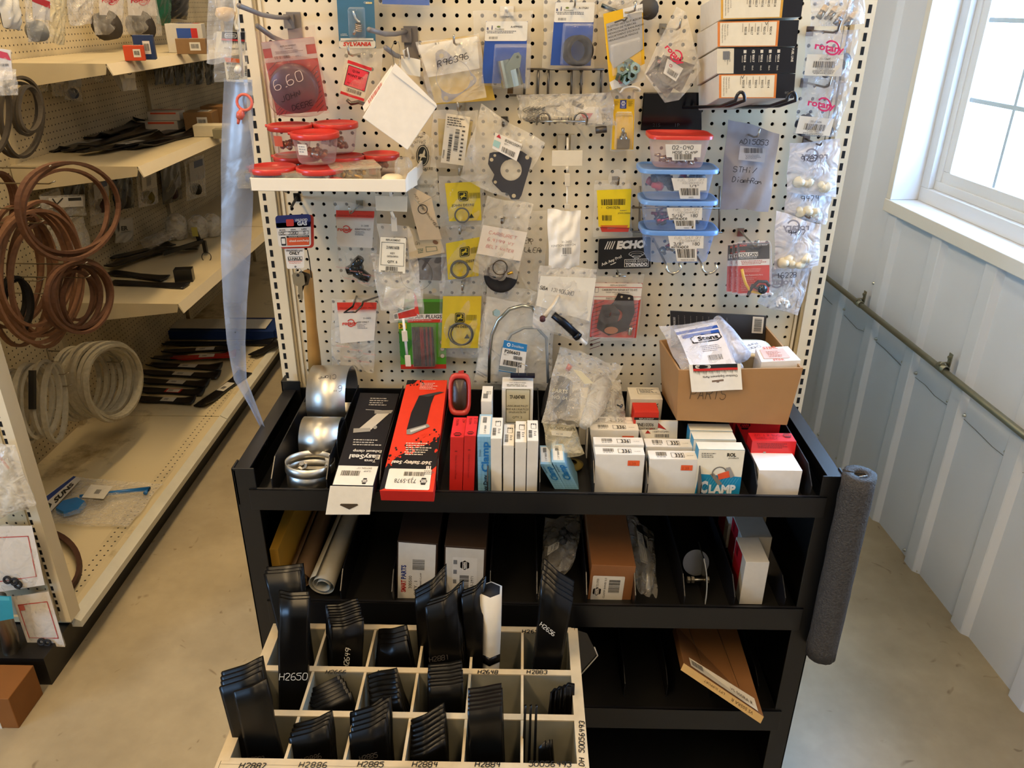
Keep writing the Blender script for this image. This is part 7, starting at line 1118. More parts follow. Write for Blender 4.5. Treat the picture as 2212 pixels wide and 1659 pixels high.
t, f, tp, lf, rf = carton('ballast_box', 'small red and grey box 8NE10306 Ballast Resistor before the crosses carton', 'box', (1371, 1424), 890, .045, S1, 1.50, '#c92f1e'); m = M(); A = Art(m, f, .0006); W = f.W; A.rect(0, 13, W, 19, '#1c1816', 1); A.text('REPLACEMENT', W*.5, 18, 4, '#cfc8b8', 2, 'c', w=W*.6); A.rect(4, 19, W, f.H, '#c4beb0', 1); A.text('8NE10306', W*.12, 34, 8, '#1c1a18', 2, bold=.01, w=W*.7); A.text('BALLAST RESISTER', W*.1, 42, 4.4, '#333', 2, w=W*.8); m.build('print', t)
t = thing('seal_pack', 'small wrinkled clear bag with yellowish parts behind leaning blue boxes', 'packaged part', onY(1215, 960, 1.43)); m = M(); m.lathe([(.010, 0), (.024, .004), (.026, .010), (.012, .014)], (onY(1235, 990, 1.46).x, 1.46, S1), (0, 0, 1), mat('#6a5c28', 'rubber'), 20); m.build('yellow_part', t); m = M(); g = px([(1190, 930), (1238, 932), (1232, 944), (1192, 940)], 1.445); A = Art(m, g); A.full('#e0d8c4', 0); A.text('AC 04', 10, 9, 4, '#777', 1); A.text('DICHTUNGEN', 0, -4, 6, '#2c2a20', 1, rot=3, w=46); m.build('label', t); pouch(t, px([(1172, 910), (1242, 918), (1262, 982), (1184, 985)], [1.52, 1.52, 1.42, 1.42]), .03, film('#e8e2c8', fog=.3, bump=1), 137, .005)
# ---- second shelf
def sbox(name, lab_, q, Y, dep, z0, c, ec=None):
    f = px(q, Y); t = thing(name, lab_, 'box', V((f.p(f.W/2, f.H).x, Y+dep/2, z0))); m = M(); b = [x+V((0, dep, .0)) for x in f.q]; m.hexa(f.q, b, mat(c, 'card')); m.build('box', t, .001); return t, f
t, f = sbox('white_label_box', 'brown box with white end label 300500 and red blue sideways wordmark', [(858, 1168), (946, 1175), (942, 1298), (856, 1298)], 1.365, .30, S2, '#33241a'); m = M(); A = Art(m, f, .0006); W, H = f.W, f.H; A.rect(3, 2, W-4, H, '#d6d0c4', 1); A.text('SMART', 20, H*.84, 10, '#a82a24', 2, rot=-90, bold=.04, w=26); A.text('PARTS', 20, H*.62, 10, '#2a3a7c', 2, rot=-90, bold=.04, w=30); A.text('300500', 33, H*.78, 7, '#2c2a26', 2, rot=-90, w=28); A.text('QTY. 1', 45, H*.9, 7, '#2c2a26', 2, rot=-90, w=32); A.text('EXHAUST BAND CLAMP', 54, H*.9, 3.6, '#2c2a26', 2, rot=-90, w=50); A.bars(34, H*.28, 60, H*.46, '#2c2a26', 2, 5, False); A.text('IN USA', 64, H*.85, 5, '#2c2a26', 2, rot=-90); m.build('end_print', t)
t, f = sbox('white_label_box', 'box with white end label and black hexagon mark, beside the 300500 box', [(960, 1178), (1050, 1184), (1046, 1300), (958, 1298)], 1.365, .30, S2, '#3a2b1f'); m = M(); A = Art(m, f, .0006); W, H = f.W, f.H; A.rect(3, 3, W-4, H, '#cfc9bc', 1); A.rect(18, 22, W-18, H, '#dad5ca', 2); napa(A, W*.5, 38, 10, k=3, rot=-90); A.bars(34, 60, 54, 96, '#2c2a26', 3, 7, False); A.text('733-3971', 64, 92, 6, '#2c2a26', 3, rot=-90); A.fine(20, 28, 30, 90, 3, '#777', 3); m.build('end_print', t)
t, f = sbox('brown_label_box', 'long brown box with white barcode label on its end, in middle of second shelf', [(1278, 1220), (1374, 1224), (1362, 1303), (1268, 1302)], 1.37, .30, S2, '#8a5a34'); m = M(); A = Art(m, f, .0006); W, H = f.W, f.H; A.rrect(6, 22, W-20, H-6, 3, '#d8d2c4', 1); napa(A, 18, H*.68, 9, k=2, rot=-90); A.bars(42, 30, 66, 58, '#2c2a26', 2, 7, False); A.text('733-5930', 20, 46, 5, '#2c2a26', 2, rot=-90, w=18); A.text('CLAMP BAND 3.5', 36, 70, 4, '#2c2a26', 2, rot=-90, w=44); m.build('end_print', t)
t = thing('envelope', 'folded yellow padded envelope standing at left end of second shelf', 'envelope', (onY(600, 1280, 1.37).x, 1.4, S2)); m = M(); x0 = onY(588, 1200, 1.37).x; YE = mat('#b98a2e', 'card'); m.hexa([V((x0, 1.36, S2+.13)), V((x0+.018, 1.36, S2+.13)), V((x0+.018, 1.36, S2)), V((x0, 1.36, S2))], [V((x0+.015, 1.66, S2+.20)), V((x0+.045, 1.66, S2+.20)), V((x0+.04, 1.66, S2)), V((x0+.01, 1.66, S2))], YE); m.build('packet', t)
def roll(name, lab_, p0, p1, r0, r1, c, cat='roll', turns=2.2, kind='paper'):
    m = M(); ax = (V(p1)-V(p0)).normalized(); X = V((0, 0, 1)).cross(ax).normalized(); Yv = ax.cross(X)
    def fn(u, v, s): a = u*turns*2*math.pi; R = r0+(r1-r0)*u+s; return V(p0).lerp(V(p1), v)+X*math.cos(a)*R*(1-.15*v)+Yv*math.sin(a)*R
    m.sheet(fn, int(turns*22), 6, .0006, mat(c, kind)); return tag(m.build(name, loc=p0), lab_, cat)
x1_ = onY(700, 1270, 1.37).x; roll('paper_roll', 'loosely rolled grey paper with open end facing out on second shelf', (x1_, 1.36, S2+.034), (x1_+.03, 1.66, S2+.085), .012, .032, '#a8a08c'); roll('kraft_roll', 'dark kraft paper roll lying behind the yellow envelope', (x1_-.055, 1.38, S2+.035), (x1_-.04, 1.66, S2+.08), .010, .030, '#6a5238')
def slump(name, lab_, q, Ys, th, ma, seed, fn=None): t = thing(name, lab_, 'packaged part', onY(*q[3], Ys[3])); fr = px(q, Ys); pouch(t, fr, th, ma, seed, .006); fn and fn(t, fr); return t
def _lb(t, fr): m = M(); g = fr.sub(fr.W*.25, fr.H*.5, fr.W*.55, fr.H*.62, .02); A = Art(m, g); A.full('#d8d4c8', 0); A.hand('JHD', 2, g.H*.8, g.H*.6, '#333', 1, 0, .8); m.build('label', t); scatter(t, fr.p(fr.W*.6, fr.H*.5), .012, .02, 8, .02, ['#3c3a38', '#55524c'], 'rubber', 3, 'black_parts', .008, .04)
slump('grey_film_bag', 'smoky grey film bag with small white label beside the brown box', [(1178, 1120), (1262, 1110), (1240, 1215), (1162, 1300)], [1.60, 1.60, 1.42, 1.36], .03, film('#b8b4ac', fog=.35, bump=1), 141, _lb)
def _bd(t, fr): m = M(); g = fr.sub(fr.W*.2, fr.H*.22, fr.W*.62, fr.H*.6, .012); A = Art(m, g); A.full('#bdb8a8', 0); A.frame(3, 3, g.W-3, g.H-3, 1, '#222', 1); A.fine(6, 10, g.W-6, g.H-10, 6, '#444', 1); m.build('label', t); m = M(); m.tube([fr.p(fr.W*.4, fr.H*.1), fr.p(fr.W*.6, fr.H*.5, .004), fr.p(fr.W*.5, fr.H*.9)], .011, mat('#8c8c88', 'metal'), 8); m.build('metal_part', t)
slump('narrow_clear_bag', 'narrow clear bag with framed label standing right of the brown box', [(1352, 1106), (1412, 1150), (1420, 1296), (1380, 1296)], [1.60, 1.60, 1.38, 1.38], .03, film('#d8d6d0', fog=.25, bump=1), 143, _bd)
m = M(); t = thing('disc_clamp', 'round flat steel disc with bolts standing on edge in second shelf bay', 'clamp', (onY(1505, 1260, 1.40).x, 1.40, S2)); c = onY(1503, 1215, 1.44); m.lathe([(.0001, 0), (.030, .0), (.030, .002), (.0001, .002)], c, (.05, -1, .4), mat('#6c6c6c', 'dull'), 32, False); m.build('disc', t); m = M(); x_ = onY(1518, 1250, 1.40).x; m.sheet(lambda u, v, s: V((x_+s+.006*math.sin(v*3), 1.355+.06*u+.06*v, S2+.002+.078*v)), 4, 8, .0025, mat('#a09c90', 'metal')); m.build('blade', t); m = M(); m.tube([onY(1485, 1252, 1.41), onY(1530, 1252, 1.41)], .0035, STEEL, 8)
for xx in (1487, 1496, 1528): m.lathe([(.008, -.003), (.008, .003)], onY(xx, 1252, 1.41), (1, 0, 0), STEEL, 6, False)
m.build('bolt', t)
for i, (q, Y, lb) in enumerate((([(1606, 1214), (1657, 1216), (1648, 1304), (1596, 1306)], 1.36, 'front slim white box with red side panel on second shelf'), ([(1590, 1160), (1656, 1160), (1648, 1302), (1580, 1300)], 1.46, 'middle white box with red side panel on second shelf'), ([(1560, 1108), (1640, 1108), (1630, 1280), (1552, 1280)], 1.56, 'rear white box with red side, deepest on second shelf'))):
    f = px(q, Y); w = (f.q[1]-f.q[0]).length; zt_ = f.q[0].z; x0 = f.q[3].x; t = thing('red_side_box', lb, 'box', (x0+w/2, Y, S2), 'white boxes with red side panels'); m = M(); m.box((x0, Y, S2), (x0+w, Y+.088, zt_), mat('#cfcabf', 'card')); m.build('box', t, .001); m = M(); A = Art(m, Fr([V((x0, Y+.088, zt_)), V((x0, Y, zt_)), V((x0, Y, S2)), V((x0, Y+.088, S2))], 88, (zt_-S2)*1000), .0006); A.rect(6, 2, 60, (zt_-S2)*900, '#b3202a', 1); A.rect(20, 8, 34, 30, '#7c141c', 2); m.build('red_panel', t)
# ---- third shelf
TLp = [(1476, 1420), (1500, 1450), (1650, 1540), (1636, 1560), (1478, 1444)]
a0, a1 = onZ(1478, 1432, .40), onZ(1648, 1548, .335); t = thing('long_brown_carton', 'long brown carton VS 505RA R sticking out diagonally from third shelf', 'box', (a0+a1)/2)
n0, n1 = onY(1477, 1432, 1.27), onY(1650, 1548, 1.22); bk0, bk1 = onY(1458, 1350, 1.50), onY(1590, 1352, 1.50)
f = Fr([bk0, bk1, n1, n0], 150, 150); m = M(); dn = f.n*.018; m.hexa(f.q, [x-dn for x in f.q], mat('#7c5430', 'card', .1, 10)); m.build('box', t, .001); m = M(); A = Art(m, f, .0006); A.poly([(14, 118), (140, 128), (140, 148), (14, 144)], '#d8cdb6', 1); A.bars(18, 124, 40, 138, '#333', 2, 5); A.text('VS 505RA R', 90, 140, 6, '#5c4a34', 2, rot=4); A.line([(30, 0), (40, 115)], 1.4, '#3c2814', 1); A.line([(100, 0), (112, 124)], 1.4, '#3c2814', 1)
g = Fr([n0, n1, n1-dn, n0-dn], 170, 20); A = Art(m, g, .0006); A.full('#c9a66c', 0); A.text('VS 505RA R', 150, 5, 8, '#3c2814', 1, rot=180, w=46); A.text('LIFT SUPPORT', 90, 5, 6, '#3c2814', 1, rot=180, w=44); m.build('print', t)
t = thing('black_pouch', 'black rubber sheet with white edge bulging out beside the wooden bin', 'packaged part', onY(1262, 1500, 1.30)); m = M(); P = [(1243, 1360), (1268, 1368), (1290, 1414), (1284, 1424), (1246, 1466)]; m.add([onY(x, y, 1.27) for x, y in P]+[onY(x, y, 1.34) for x, y in P], [tuple(range(5))[::-1], tuple(range(5, 10))]+[(i, (i+1) % 5, 5+(i+1) % 5, 5+i) for i in range(5)], mat('#121013', 'gloss')); m.build('sheet', t); m = M(); m.tube([onY(x, y, 1.268) for x, y in ((1284, 1398), (1291, 1416), (1270, 1440), (1247, 1466))], .0014, mat('#b8b2a6', 'paper'), 6); m.build('white_edge', t)
# ================================================================ mower blades in the bin
BLD = mat('#070605', 'steel', 0, 8, .2, .30); BEDGE = mat('#2c2a28', 'gloss', 0, 8, .2, .25)
def blade(q, Yt, Yb, wing, name='mower_blade', flip=1, notch=None, ext=True, wpos=.55, th=.0045):
    a, b = onY(*q[0], Yt), onY(*q[1], Yt); d, c = onY(*q[3], Yb), onY(*q[2], Yb)
    if ext:
        k = max(0, (d.z-.22)/max(.05, (a.z-d.z))); d2 = d+(d-a)*k; c2 = c+(c-b)*k
        d2.y = min(max(d2.y, Y0b+.02), Y1b-.02); c2.y = d2.y; cx = (d2.x+c2.x)/2; X = min(max(cx, X0b+.05), X1b-.05)-cx; 
        w = (c-d).length; d2.x, c2.x = d2.x+X, c2.x+X
    else: d2, c2 = d, c
    L = ((a+b)/2-(d+c)/2).length; L2 = ((a+b)/2-(d2+c2)/2).length; n = ((b-a).cross(a-d)).normalized()
    def fn(u, v, s):
        uu = u if flip > 0 else 1-u; w_ = max(0, (uu-wpos)/(1-wpos)); w_ = w_*w_*(3-2*w_); r = max(0, 1-v*L2/min(L2, .085)); r = min(1, r*1.8)
        p = (a*(1-u)+b*u)*(1-v)+(d2*(1-u)+c2*u)*v
        return p-n*(wing*w_*r)+n*(s+.0)
    m = M(); m.sheet(fn, 12, 14, th, BLD, True); m.grid(lambda u, v: fn(u, v*.004, 0)+n*(th*(.5-v)), 12, 1, BEDGE, False)
    o = m.build(name, loc=(d2+c2)/2); return o, n, fn
def bstack(lab_, q, Yt, Yb, wing, n, st, flip=1, txt=None, tpos=(.2, .5, 8), cat='blade', grp=None, rot=0, tc='#d4d0c4', wpos=.55, jit=.0015, ext=True):
    o, nn, fn = blade(q, Yt, Yb, wing, flip=flip, wpos=wpos, ext=ext); grp = grp or lab_; r = random.Random(lab_)
    tag(o, lab_, cat, grp if n > 1 else None)
    for i in range(1, n): dup(o, V(st)*i+V((r.uniform(-jit, jit), 0, r.uniform(-jit, jit))))
    if txt:
        W = dist(q[0], q[1]); H = (dist(q[0], q[3])+dist(q[1], q[2]))/2; fr = px(q, [Yt, Yt, Yb, Yb]); f2 = Fr(fr.q, fr.W, fr.H); m = M(); A = Art(m, f2, .0035); A.hand(txt, W*tpos[0], H*tpos[1], tpos[2], tc, 1, rot, 1.5, 5.2)
        # lettering belongs to the front blade only
        me = m; x = me.build('chalk_number', o)
    return o
bstack('black mower blade with wavy top at far back left of the bin', [(570, 1240), (648, 1234), (662, 1350), (598, 1350)], 1.245, 1.21, .006, 3, (.001, .007, .003), flip=1)
bstack('tall black mower blade in the flat stack chalked H2650, left in bin', [(599, 1296), (668, 1293), (664, 1538), (603, 1538)], 1.13, 1.075, .010, 3, (-.001, .007, .002), flip=-1, txt='H2650', tpos=(.04, .70, 15))
bstack('black mower blade in the tight curled stack chalked H2649', [(714, 1354), (782, 1352), (782, 1444), (716, 1444)], 1.165, 1.155, .018, 9, (-.0028, .0075, .0002), flip=1, txt='H2649', tpos=(.55, .98, 11), rot=-82, wpos=.35)
bstack('short black mower blade with rounded top in third back compartment', [(814, 1400), (880, 1382), (892, 1444), (812, 1444)], 1.17, 1.16, .014, 4, (-.001, .009, .004), flip=-1, wpos=.4)
bstack('tall shiny black mower blade in the wide stack marked H2881', [(918, 1310), (988, 1288), (1000, 1446), (930, 1446)], 1.165, 1.150, .028, 3, (.003, .008, .002), txt='H2881', tpos=(.0, .86, 11), tc='#4c4640', rot=-6)
bstack('slightly taller black mower blade in the wide stack behind the H2881 ones', [(896, 1292), (958, 1260), (966, 1440), (906, 1440)], 1.20, 1.185, .028, 3, (-.001, .007, .004))
bstack('tallest black mower blade at very back of the wide stack', [(902, 1270), (960, 1236), (966, 1420), (908, 1440)], 1.235, 1.222, .028, 1, (0, 0, 0))
bstack('narrow wavy black mower blade standing against the paper wrapped bundle', [(996, 1290), (1044, 1272), (1042, 1444), (1012, 1444)], 1.175, 1.16, .022, 3, (.001, .008, .002))
# wrapped bundle
a, b = onY(1060, 1275, 1.20), onY(1058, 1445, 1.185); t = thing('wrapped_blade_bundle', 'bundle of blades wrapped in crumpled white paper with black tape', 'blade bundle', b); m = M(); WP = mat('#cfc8b8', 'paper', .8, 22, .12); k = (b-a).normalized(); bb = b+k*.18; m.tube([a, a.lerp(b, .5)+V((.001, 0, 0)), b, bb], [.025, .0235, .022, .022], WP, 6, flat=1.15); m.build('paper_wrap', t); m = M(); m.tube([a-k*.0015, a-k*.001+k*.002], .0205, mat('#141316', 'rubber', .3, 60), 6, flat=1.15); m.build('blade_ends', t)
m = M(); m.tube([a.lerp(b, .74), a.lerp(b, .84)], .0240, mat('#121114', 'gloss'), 6, flat=1.15); m.build('tape_band', t)
bstack('tall twisted black mower blade in stack chalked H2656, back right of bin', [(1172, 1262), (1236, 1300), (1210, 1446), (1150, 1446)], 1.165, 1.150, .016, 5, (.001, .0075, .006), flip=-1, txt='H2656', tpos=(.05, .45, 9), rot=22, wpos=.5)
bstack('low black blade of the splayed group in second middle compartment', [(676, 1532), (752, 1500), (766, 1540), (690, 1540)], 1.05, 1.045, .012, 6, (-.006, .009, -.001), wpos=.3)
bstack('low black blade of the curved group in third middle compartment', [(800, 1522), (868, 1500), (880, 1540), (806, 1540)], 1.05, 1.045, -.012, 7, (-.002, .008, .004), wpos=.25)
bstack('flat topped black blade of the square stack in fourth middle compartment', [(926, 1482), (1000, 1476), (1002, 1540), (926, 1540)], 1.055, 1.05, .004, 7, (-.0012, .008, .0008), wpos=.6)
bstack('small black blade of the slanting group at right end of the middle row', [(1188, 1486), (1212, 1490), (1212, 1540), (1184, 1540)], 1.06, 1.055, -.012, 4, (.009, .004, .001), flip=-1)
bstack('matte black notched blade of the big leaning stack at front left corner', [(504, 1494), (572, 1474), (608, 1648), (530, 1652)], .955, .935, .010, 1, (0, 0, 0), txt='H2887', tpos=(.1, .93, 9), tc='#4c4640')
bstack('matte black blade behind the notched one at front left corner', [(474, 1484), (560, 1458), (592, 1640), (512, 1640)], .972, .955, .010, 4, (-.0008, .008, .003))
bstack('black blade of short stack marked H2886 in second front compartment', [(624, 1594), (704, 1574), (712, 1646), (630, 1646)], .955, .945, .012, 4, (.0006, .008, .002), txt='H2886', tpos=(.3, .95, 10), tc='#4c4640', rot=-10)
bstack('black blade of stack marked H2885 in third front compartment', [(754, 1584), (830, 1562), (836, 1646), (758, 1646)], .955, .945, .014, 5, (.0006, .008, .004), txt='H2885', tpos=(.26, .9, 10), tc='#4c4640', rot=-8)
bstack('taller black blade rising behind the stack marked H2885', [(756, 1540), (824, 1518), (832, 1640), (760, 1640)], 1.00, .992, .014, 1, (0, 0, 0))
bstack('narrow fanned black blade in fourth front compartment', [(888, 1632), (956, 1608), (960, 1650), (892, 1650)], .945, .94, .020, 8, (-.0008, .008, .003), wpos=.35)
bstack('matte black blade of the square topped stack in fifth front compartment', [(1010, 1534), (1084, 1526), (1088, 1646), (1014, 1646)], .955, .945, .004, 6, (-.0003, .008, .001), wpos=.3)
for i, x in enumerate((1132, 1144, 1156)): bstack('thin black blade seen edge on in last front compartment', [(x, 1524), (x+5, 1524), (x+2, 1646), (x-4, 1646)], .98-.004*i, .955, .002, 1, (0, 0, 0), grp='edge on blades') ['group'] = 'edge on blades'
bstack('stubby black blade end low in last front compartment', [(1164, 1612), (1176, 1602), (1180, 1646), (1164, 1646)], .96, .95, .004, 3, (.006, .004, -.003))
# ================================================================ belts on the left gondola
BR1, BR2, WH1, BK1 = mat('#8c6448', 'rubber', .3, 60, .4), mat('#74503a', 'rubber', .3, 60, .4), mat('#b8b098', 'rubber', .3, 60, .35), mat('#1f1d1b', 'rubber', .1, 60, .3)
def belts(lab_, grp, X, els, ma, r=.0062, hookpx=None):
    rnd = random.Random(grp)
    for i, (cx, cy, rx, ry, dX) in enumerate(els):
        w = rnd.uniform(0, 6); pts = []
        for k in range(44):
            a = 2*math.pi*k/44; q = 1+.03*math.sin(2*a+w)+.02*math.sin(3*a+w*2); pts.append(onX(cx+rx*q*math.cos(a), cy+ry*q*math.sin(a)*(1 if math.sin(a) > 0 else .96), X+dX+.012*math.sin(a+w)))
        m = M(); m.tube(pts, r, ma, 4, True, .65); o = m.build('drive_belt', loc=pts[33]); tag(o, lab_ if isinstance(lab_, str) else lab_[i], 'belt', grp)
def ghook(p, X0_, lab_):
    q = onX(p[0], p[1], X0_); t = thing('shelf_hook', lab_, 'hook', V((LX, q.y, q.z)), 'chrome hooks on the left gondola'); m = M()
    for dz in (0, -.045): m.tube([V((LX, q.y, q.z+dz)), V((q.x-.02, q.y, q.z+dz-.002)), V((q.x, q.y, q.z+dz+.006))], .0022, mat('#a49c8a', 'metal'), 6)
    m.build('wire', t); m = M(); m.box((LX, q.y-.008, q.z-.055), (LX+.004, q.y+.008, q.z+.01), STEEL); m.build('base', t)
belts('large brown drive belt of the big loops hanging on front hook', 'large brown drive belts', -1.52, [(80, 592, 94, 150, 0), (86, 580, 88, 148, -.03), (70, 585, 72, 140, -.05), (60, 596, 62, 128, -.08), (98, 590, 78, 138, -.10), (52, 575, 56, 118, -.12), (40, 600, 70, 140, -.15), (20, 590, 66, 120, -.17), (74, 574, 80, 132, -.02), (92, 610, 70, 134, -.07), (30, 570, 60, 126, -.13)], BR1, .0105)
belts('smaller brown drive belt of the narrow loops under the third shelf end', 'small brown drive belts', -1.42, [(172, 640, 68, 80, 0), (178, 636, 60, 78, -.03), (162, 640, 54, 76, -.05), (184, 642, 50, 68, -.07), (150, 638, 48, 72, -.09), (168, 630, 40, 62, -.11), (175, 634, 62, 72, -.02), (156, 650, 58, 66, -.06)], BR2, .0095)
belts('wide brown drive belt of the three loops hanging below second shelf', 'wide brown drive belts', -1.40, [(146, 452, 112, 104, 0), (152, 448, 104, 98, -.02), (140, 456, 96, 92, -.05)], BR2, .0100)
belts('brown drive belt cut by left edge of view, above the large loops', 'brown belts at the left edge', -1.60, [(-6, 440, 44, 70, 0), (-12, 446, 40, 76, -.03)], BR2, .0100)
belts('dark drive belt of the loops hanging beside second shelf at upper left', 'dark drive belts upper left', -1.50, [(64, 236, 24, 50, 0), (56, 238, 26, 54, -.03), (46, 250, 44, 90, -.05), (36, 256, 52, 84, -.07), (-14, 240, 34, 92, .03)], mat('#4a4236', 'rubber', .1, 60, .3), .0095)
belts('small black drive belt hanging inside the large brown loops', 'small black drive belts', -1.60, [(34, 654, 30, 56, 0), (40, 660, 28, 60, -.02), (28, 648, 26, 52, -.04)], BK1, .009)
belts('round greyish white drive belt of the coil above the deck', 'round greyish white belts', -1.60, [(244, 822, 60, 82, .02), (236, 818, 62, 84, 0), (222, 816, 62, 84, -.03), (212, 820, 60, 80, -.05), (202, 818, 58, 82, -.07), (190, 822, 56, 78, -.09), (176, 824, 54, 80, -.11), (230, 822, 50, 72, -.02), (216, 824, 48, 66, -.06), (240, 828, 56, 78, .01), (228, 812, 58, 80, -.04), (164, 826, 52, 78, -.13)], WH1, .0120)
belts('narrow greyish white drive belt with printed band, left of the coil', 'narrow greyish white belts', -1.58, [(118, 868, 24, 86, 0), (98, 858, 30, 84, -.02), (78, 864, 34, 82, -.04), (62, 868, 32, 84, -.06), (44, 874, 36, 80, -.08), (24, 880, 36, 84, -.10)], WH1, .0115)
m = M(); m.tube([onX(70, y, -1.600) for y in range(800, 885, 12)], .0125, mat('#17181c', 'print'), 4, flat=.8); tag(m.build('belt_sleeve', loc=onX(70, 880, -1.615)), 'black printed sleeve around one narrow white belt', 'sleeve')
for i in range(3):
    pts = [onZ(84+(90-i*2)*math.cos(a), 1222+(78-i*3)*math.sin(a), .134+.010*i) for a in [2*math.pi*k/40 for k in range(40)]]; m = M(); m.tube(pts, .0075, mat('#4e3224', 'rubber', .1, 60, .3), 4, True, .75); tag(m.build('flat_belt', loc=pts[0]), 'dark brown drive belt of the flat coil lying on the base deck', 'belt', 'flat coil of belts on the deck')
for p, X_h, l in (((88, 450), -1.50, 'hook through top of the large brown belts'), ((112, 362), -1.38, 'hook through the wide brown belts'), ((96, 606), -1.62, 'upper empty hook in the middle of the brown belts'), ((190, 570), -1.40, 'hook of the small brown belts'), ((150, 808), -1.55, 'hook of the narrow white belts'), ((262, 760), -1.62, 'hook hidden under the round white belts')): ghook(p, X_h, 'chrome double '+l)
# ================================================================ goods on the left shelves
def fbox(name, lab_, cx, cy, z, sx, sy, sz, c, rot=0, cat='box', kind='card', grp=None, top=None, Y=None):
    q = onZ(cx, cy, z) if Y is None else V((onY(cx, cy, Y).x, Y, z)); R = Matrix.Rotation(rot, 3, 'Z'); m = M(); bxr(m, q, R, (-sx/2, -sy/2, 0), (sx/2, sy/2, sz), mat(c, kind))
    if top: P = [q+R@V(p) for p in ((-sx*.45, sy*.45, sz), (sx*.45, sy*.45, sz), (sx*.45, -sy*.45, sz), (-sx*.45, -sy*.45, sz))]; top(Art(m, Fr(P, 100, 60), .0006)); F_ = [q+R@V(p) for p in ((-sx*.4, -sy/2, sz*.9), (sx*.4, -sy/2, sz*.9), (sx*.4, -sy/2, sz*.1), (-sx*.4, -sy/2, sz*.1))]; top(Art(m, Fr(F_, 100, 60), .0006))
    o = m.build(name, loc=q, bevel=.0015); return tag(o, lab_, cat, grp)
lblf = lambda A: (A.rect(45, 10, 90, 50, '#e0dccf', 1), A.bars(50, 18, 84, 40, '#333', 2, 3))
fbox('small_box', 'small orange and red box with white label on top shelf edge', 288, 100, 1.591, .07, .045, .052, '#c9481e', .35, top=lblf, Y=3.15); fbox('small_box', 'dark blue box with white label standing behind the orange one on top shelf', 312, 98, 1.591, .07, .05, .085, '#1d3560', .3, top=lblf, Y=3.22)
fbox('part_box', 'white box with blue and red panel at right end of the top shelf', 405, 88, 1.591, .15, .10, .115, '#c8c4b8', .2, top=lambda A: (A.rect(25, 4, 95, 50, '#2a50a0', 1), A.rect(74, 4, 96, 56, '#c02c28', 2)), Y=3.75); fbox('small_box', 'little brown carton with white sticker in front of the blue panelled box', 414, 95, 1.591, .12, .05, .06, '#8a6a44', .2, top=lblf, Y=3.62)
fbox('stack_box', 'orange banded white box in clear wrap on second shelf', 352, 246, 1.236, .15, .10, .05, '#c8c0b0', .1, top=lambda A: A.rect(0, 0, 100, 14, '#d8583a', 1), Y=3.9); fbox('stack_box', 'upper orange banded white box stacked on another on second shelf', 356, 226, 1.287, .145, .095, .04, '#c8c0b0', .1, top=lambda A: A.rect(0, 0, 100, 14, '#d8583a', 1), Y=3.9)
fbox('brown_carton', 'brown carton at back of second shelf near the upright', 430, 222, 1.236, .13, .12, .09, '#87663e', .1, top=lblf, Y=3.9); fbox('brown_carton', 'brown carton at far right of second shelf', 470, 214, 1.236, .14, .12, .10, '#7d5c38', 0, Y=4.05); fbox('cream_box', 'low cream box in front of the brown cartons on second shelf', 456, 246, 1.236, .16, .08, .05, '#cfc6aa', .1, Y=3.75); fbox('grey_box', 'grey green low box beside the cream one on second shelf', 480, 244, 1.236, .09, .08, .04, '#7d7860', .1, Y=3.7)
def flatblade(lab_, grp, p0, p1, z, w, c='#141416', lift=.018, name='mower_blade', labelc=None, kind='gloss'):
    a, b = onZ(*p0, z), onZ(*p1, z); d = (b-a); L = d.length; d.normalize(); s_ = V((0, 0, 1)).cross(d).normalized(); m = M()
    def fn(u, v, t_):
        e = abs(2*v-1); k = max(0, (e-.62)/.38); kk = max(0, (u-.45)/.55) if v > .5 else max(0, (.55-u)/.55)
        return a+d*(L*v)+s_*(w*(u-.5)*(1-.25*max(0, .35-abs(v-.5))/.35))+V((0, 0, .004+lift*k*kk*kk+t_))
    m.sheet(fn, 6, 20, .005, mat(c, kind, 0, 10, .2, .3), True)
    if labelc:
        g = Fr([fn(0, .40, .0035), fn(0, .62, .0035), fn(1, .62, .0035), fn(1, .40, .0035)], 40, 20); A = Art(m, Fr([fn(.9, .42, .004), fn(.9, .66, .004), fn(.15, .66, .004), fn(.15, .42, .004)], 40, 20), .0004); A.full('#d8d4c8' if labelc != 'r' else '#c03028', 0); A.rect(5, 2, 36, 18, '#d8d4c8', 1); A.bars(8, 5, 20, 14, '#333', 2, 4)
    return tag(m.build(name, loc=(a+b)/2), lab_, 'blade', grp)
for i, (p0, p1, zz) in enumerate((((112, 330), (262, 292), 0), ((152, 328), (330, 280), .006), ((182, 332), (362, 296), .012), ((232, 326), (420, 270), .004), ((286, 324), (440, 284), .002), ((236, 272), (470, 268), .010), ((296, 262), (478, 266), .020), ((300, 252), (480, 256), .012), ((200, 300), (300, 268), .014))): flatblade('black mower blade lying in the jumble along second shelf', 'jumbled blades on the second shelf', p0, p1, 1.236+zz, .08, lift=.022, labelc='w' if i in (0, 2) else None)
for p0, p1 in (((84, 330), (120, 306)), ((180, 290), (226, 270))): flatblade('orange mower blade end showing under black ones on second shelf', 'orange blades on the second shelf', p0, p1, 1.2365, .06, '#b8401e')
for i, (p0, p1, zz) in enumerate((((240, 612), (404, 620), 0), ((236, 590), (358, 604), .004), ((236, 578), (352, 540), .020), ((240, 560), (372, 528), .014), ((330, 540), (430, 536), .016))): flatblade('black steel bar lying on third shelf near its front corner', 'black steel bars on third shelf', p0, p1, .696+zz, .065, lift=.006, kind='enamel')
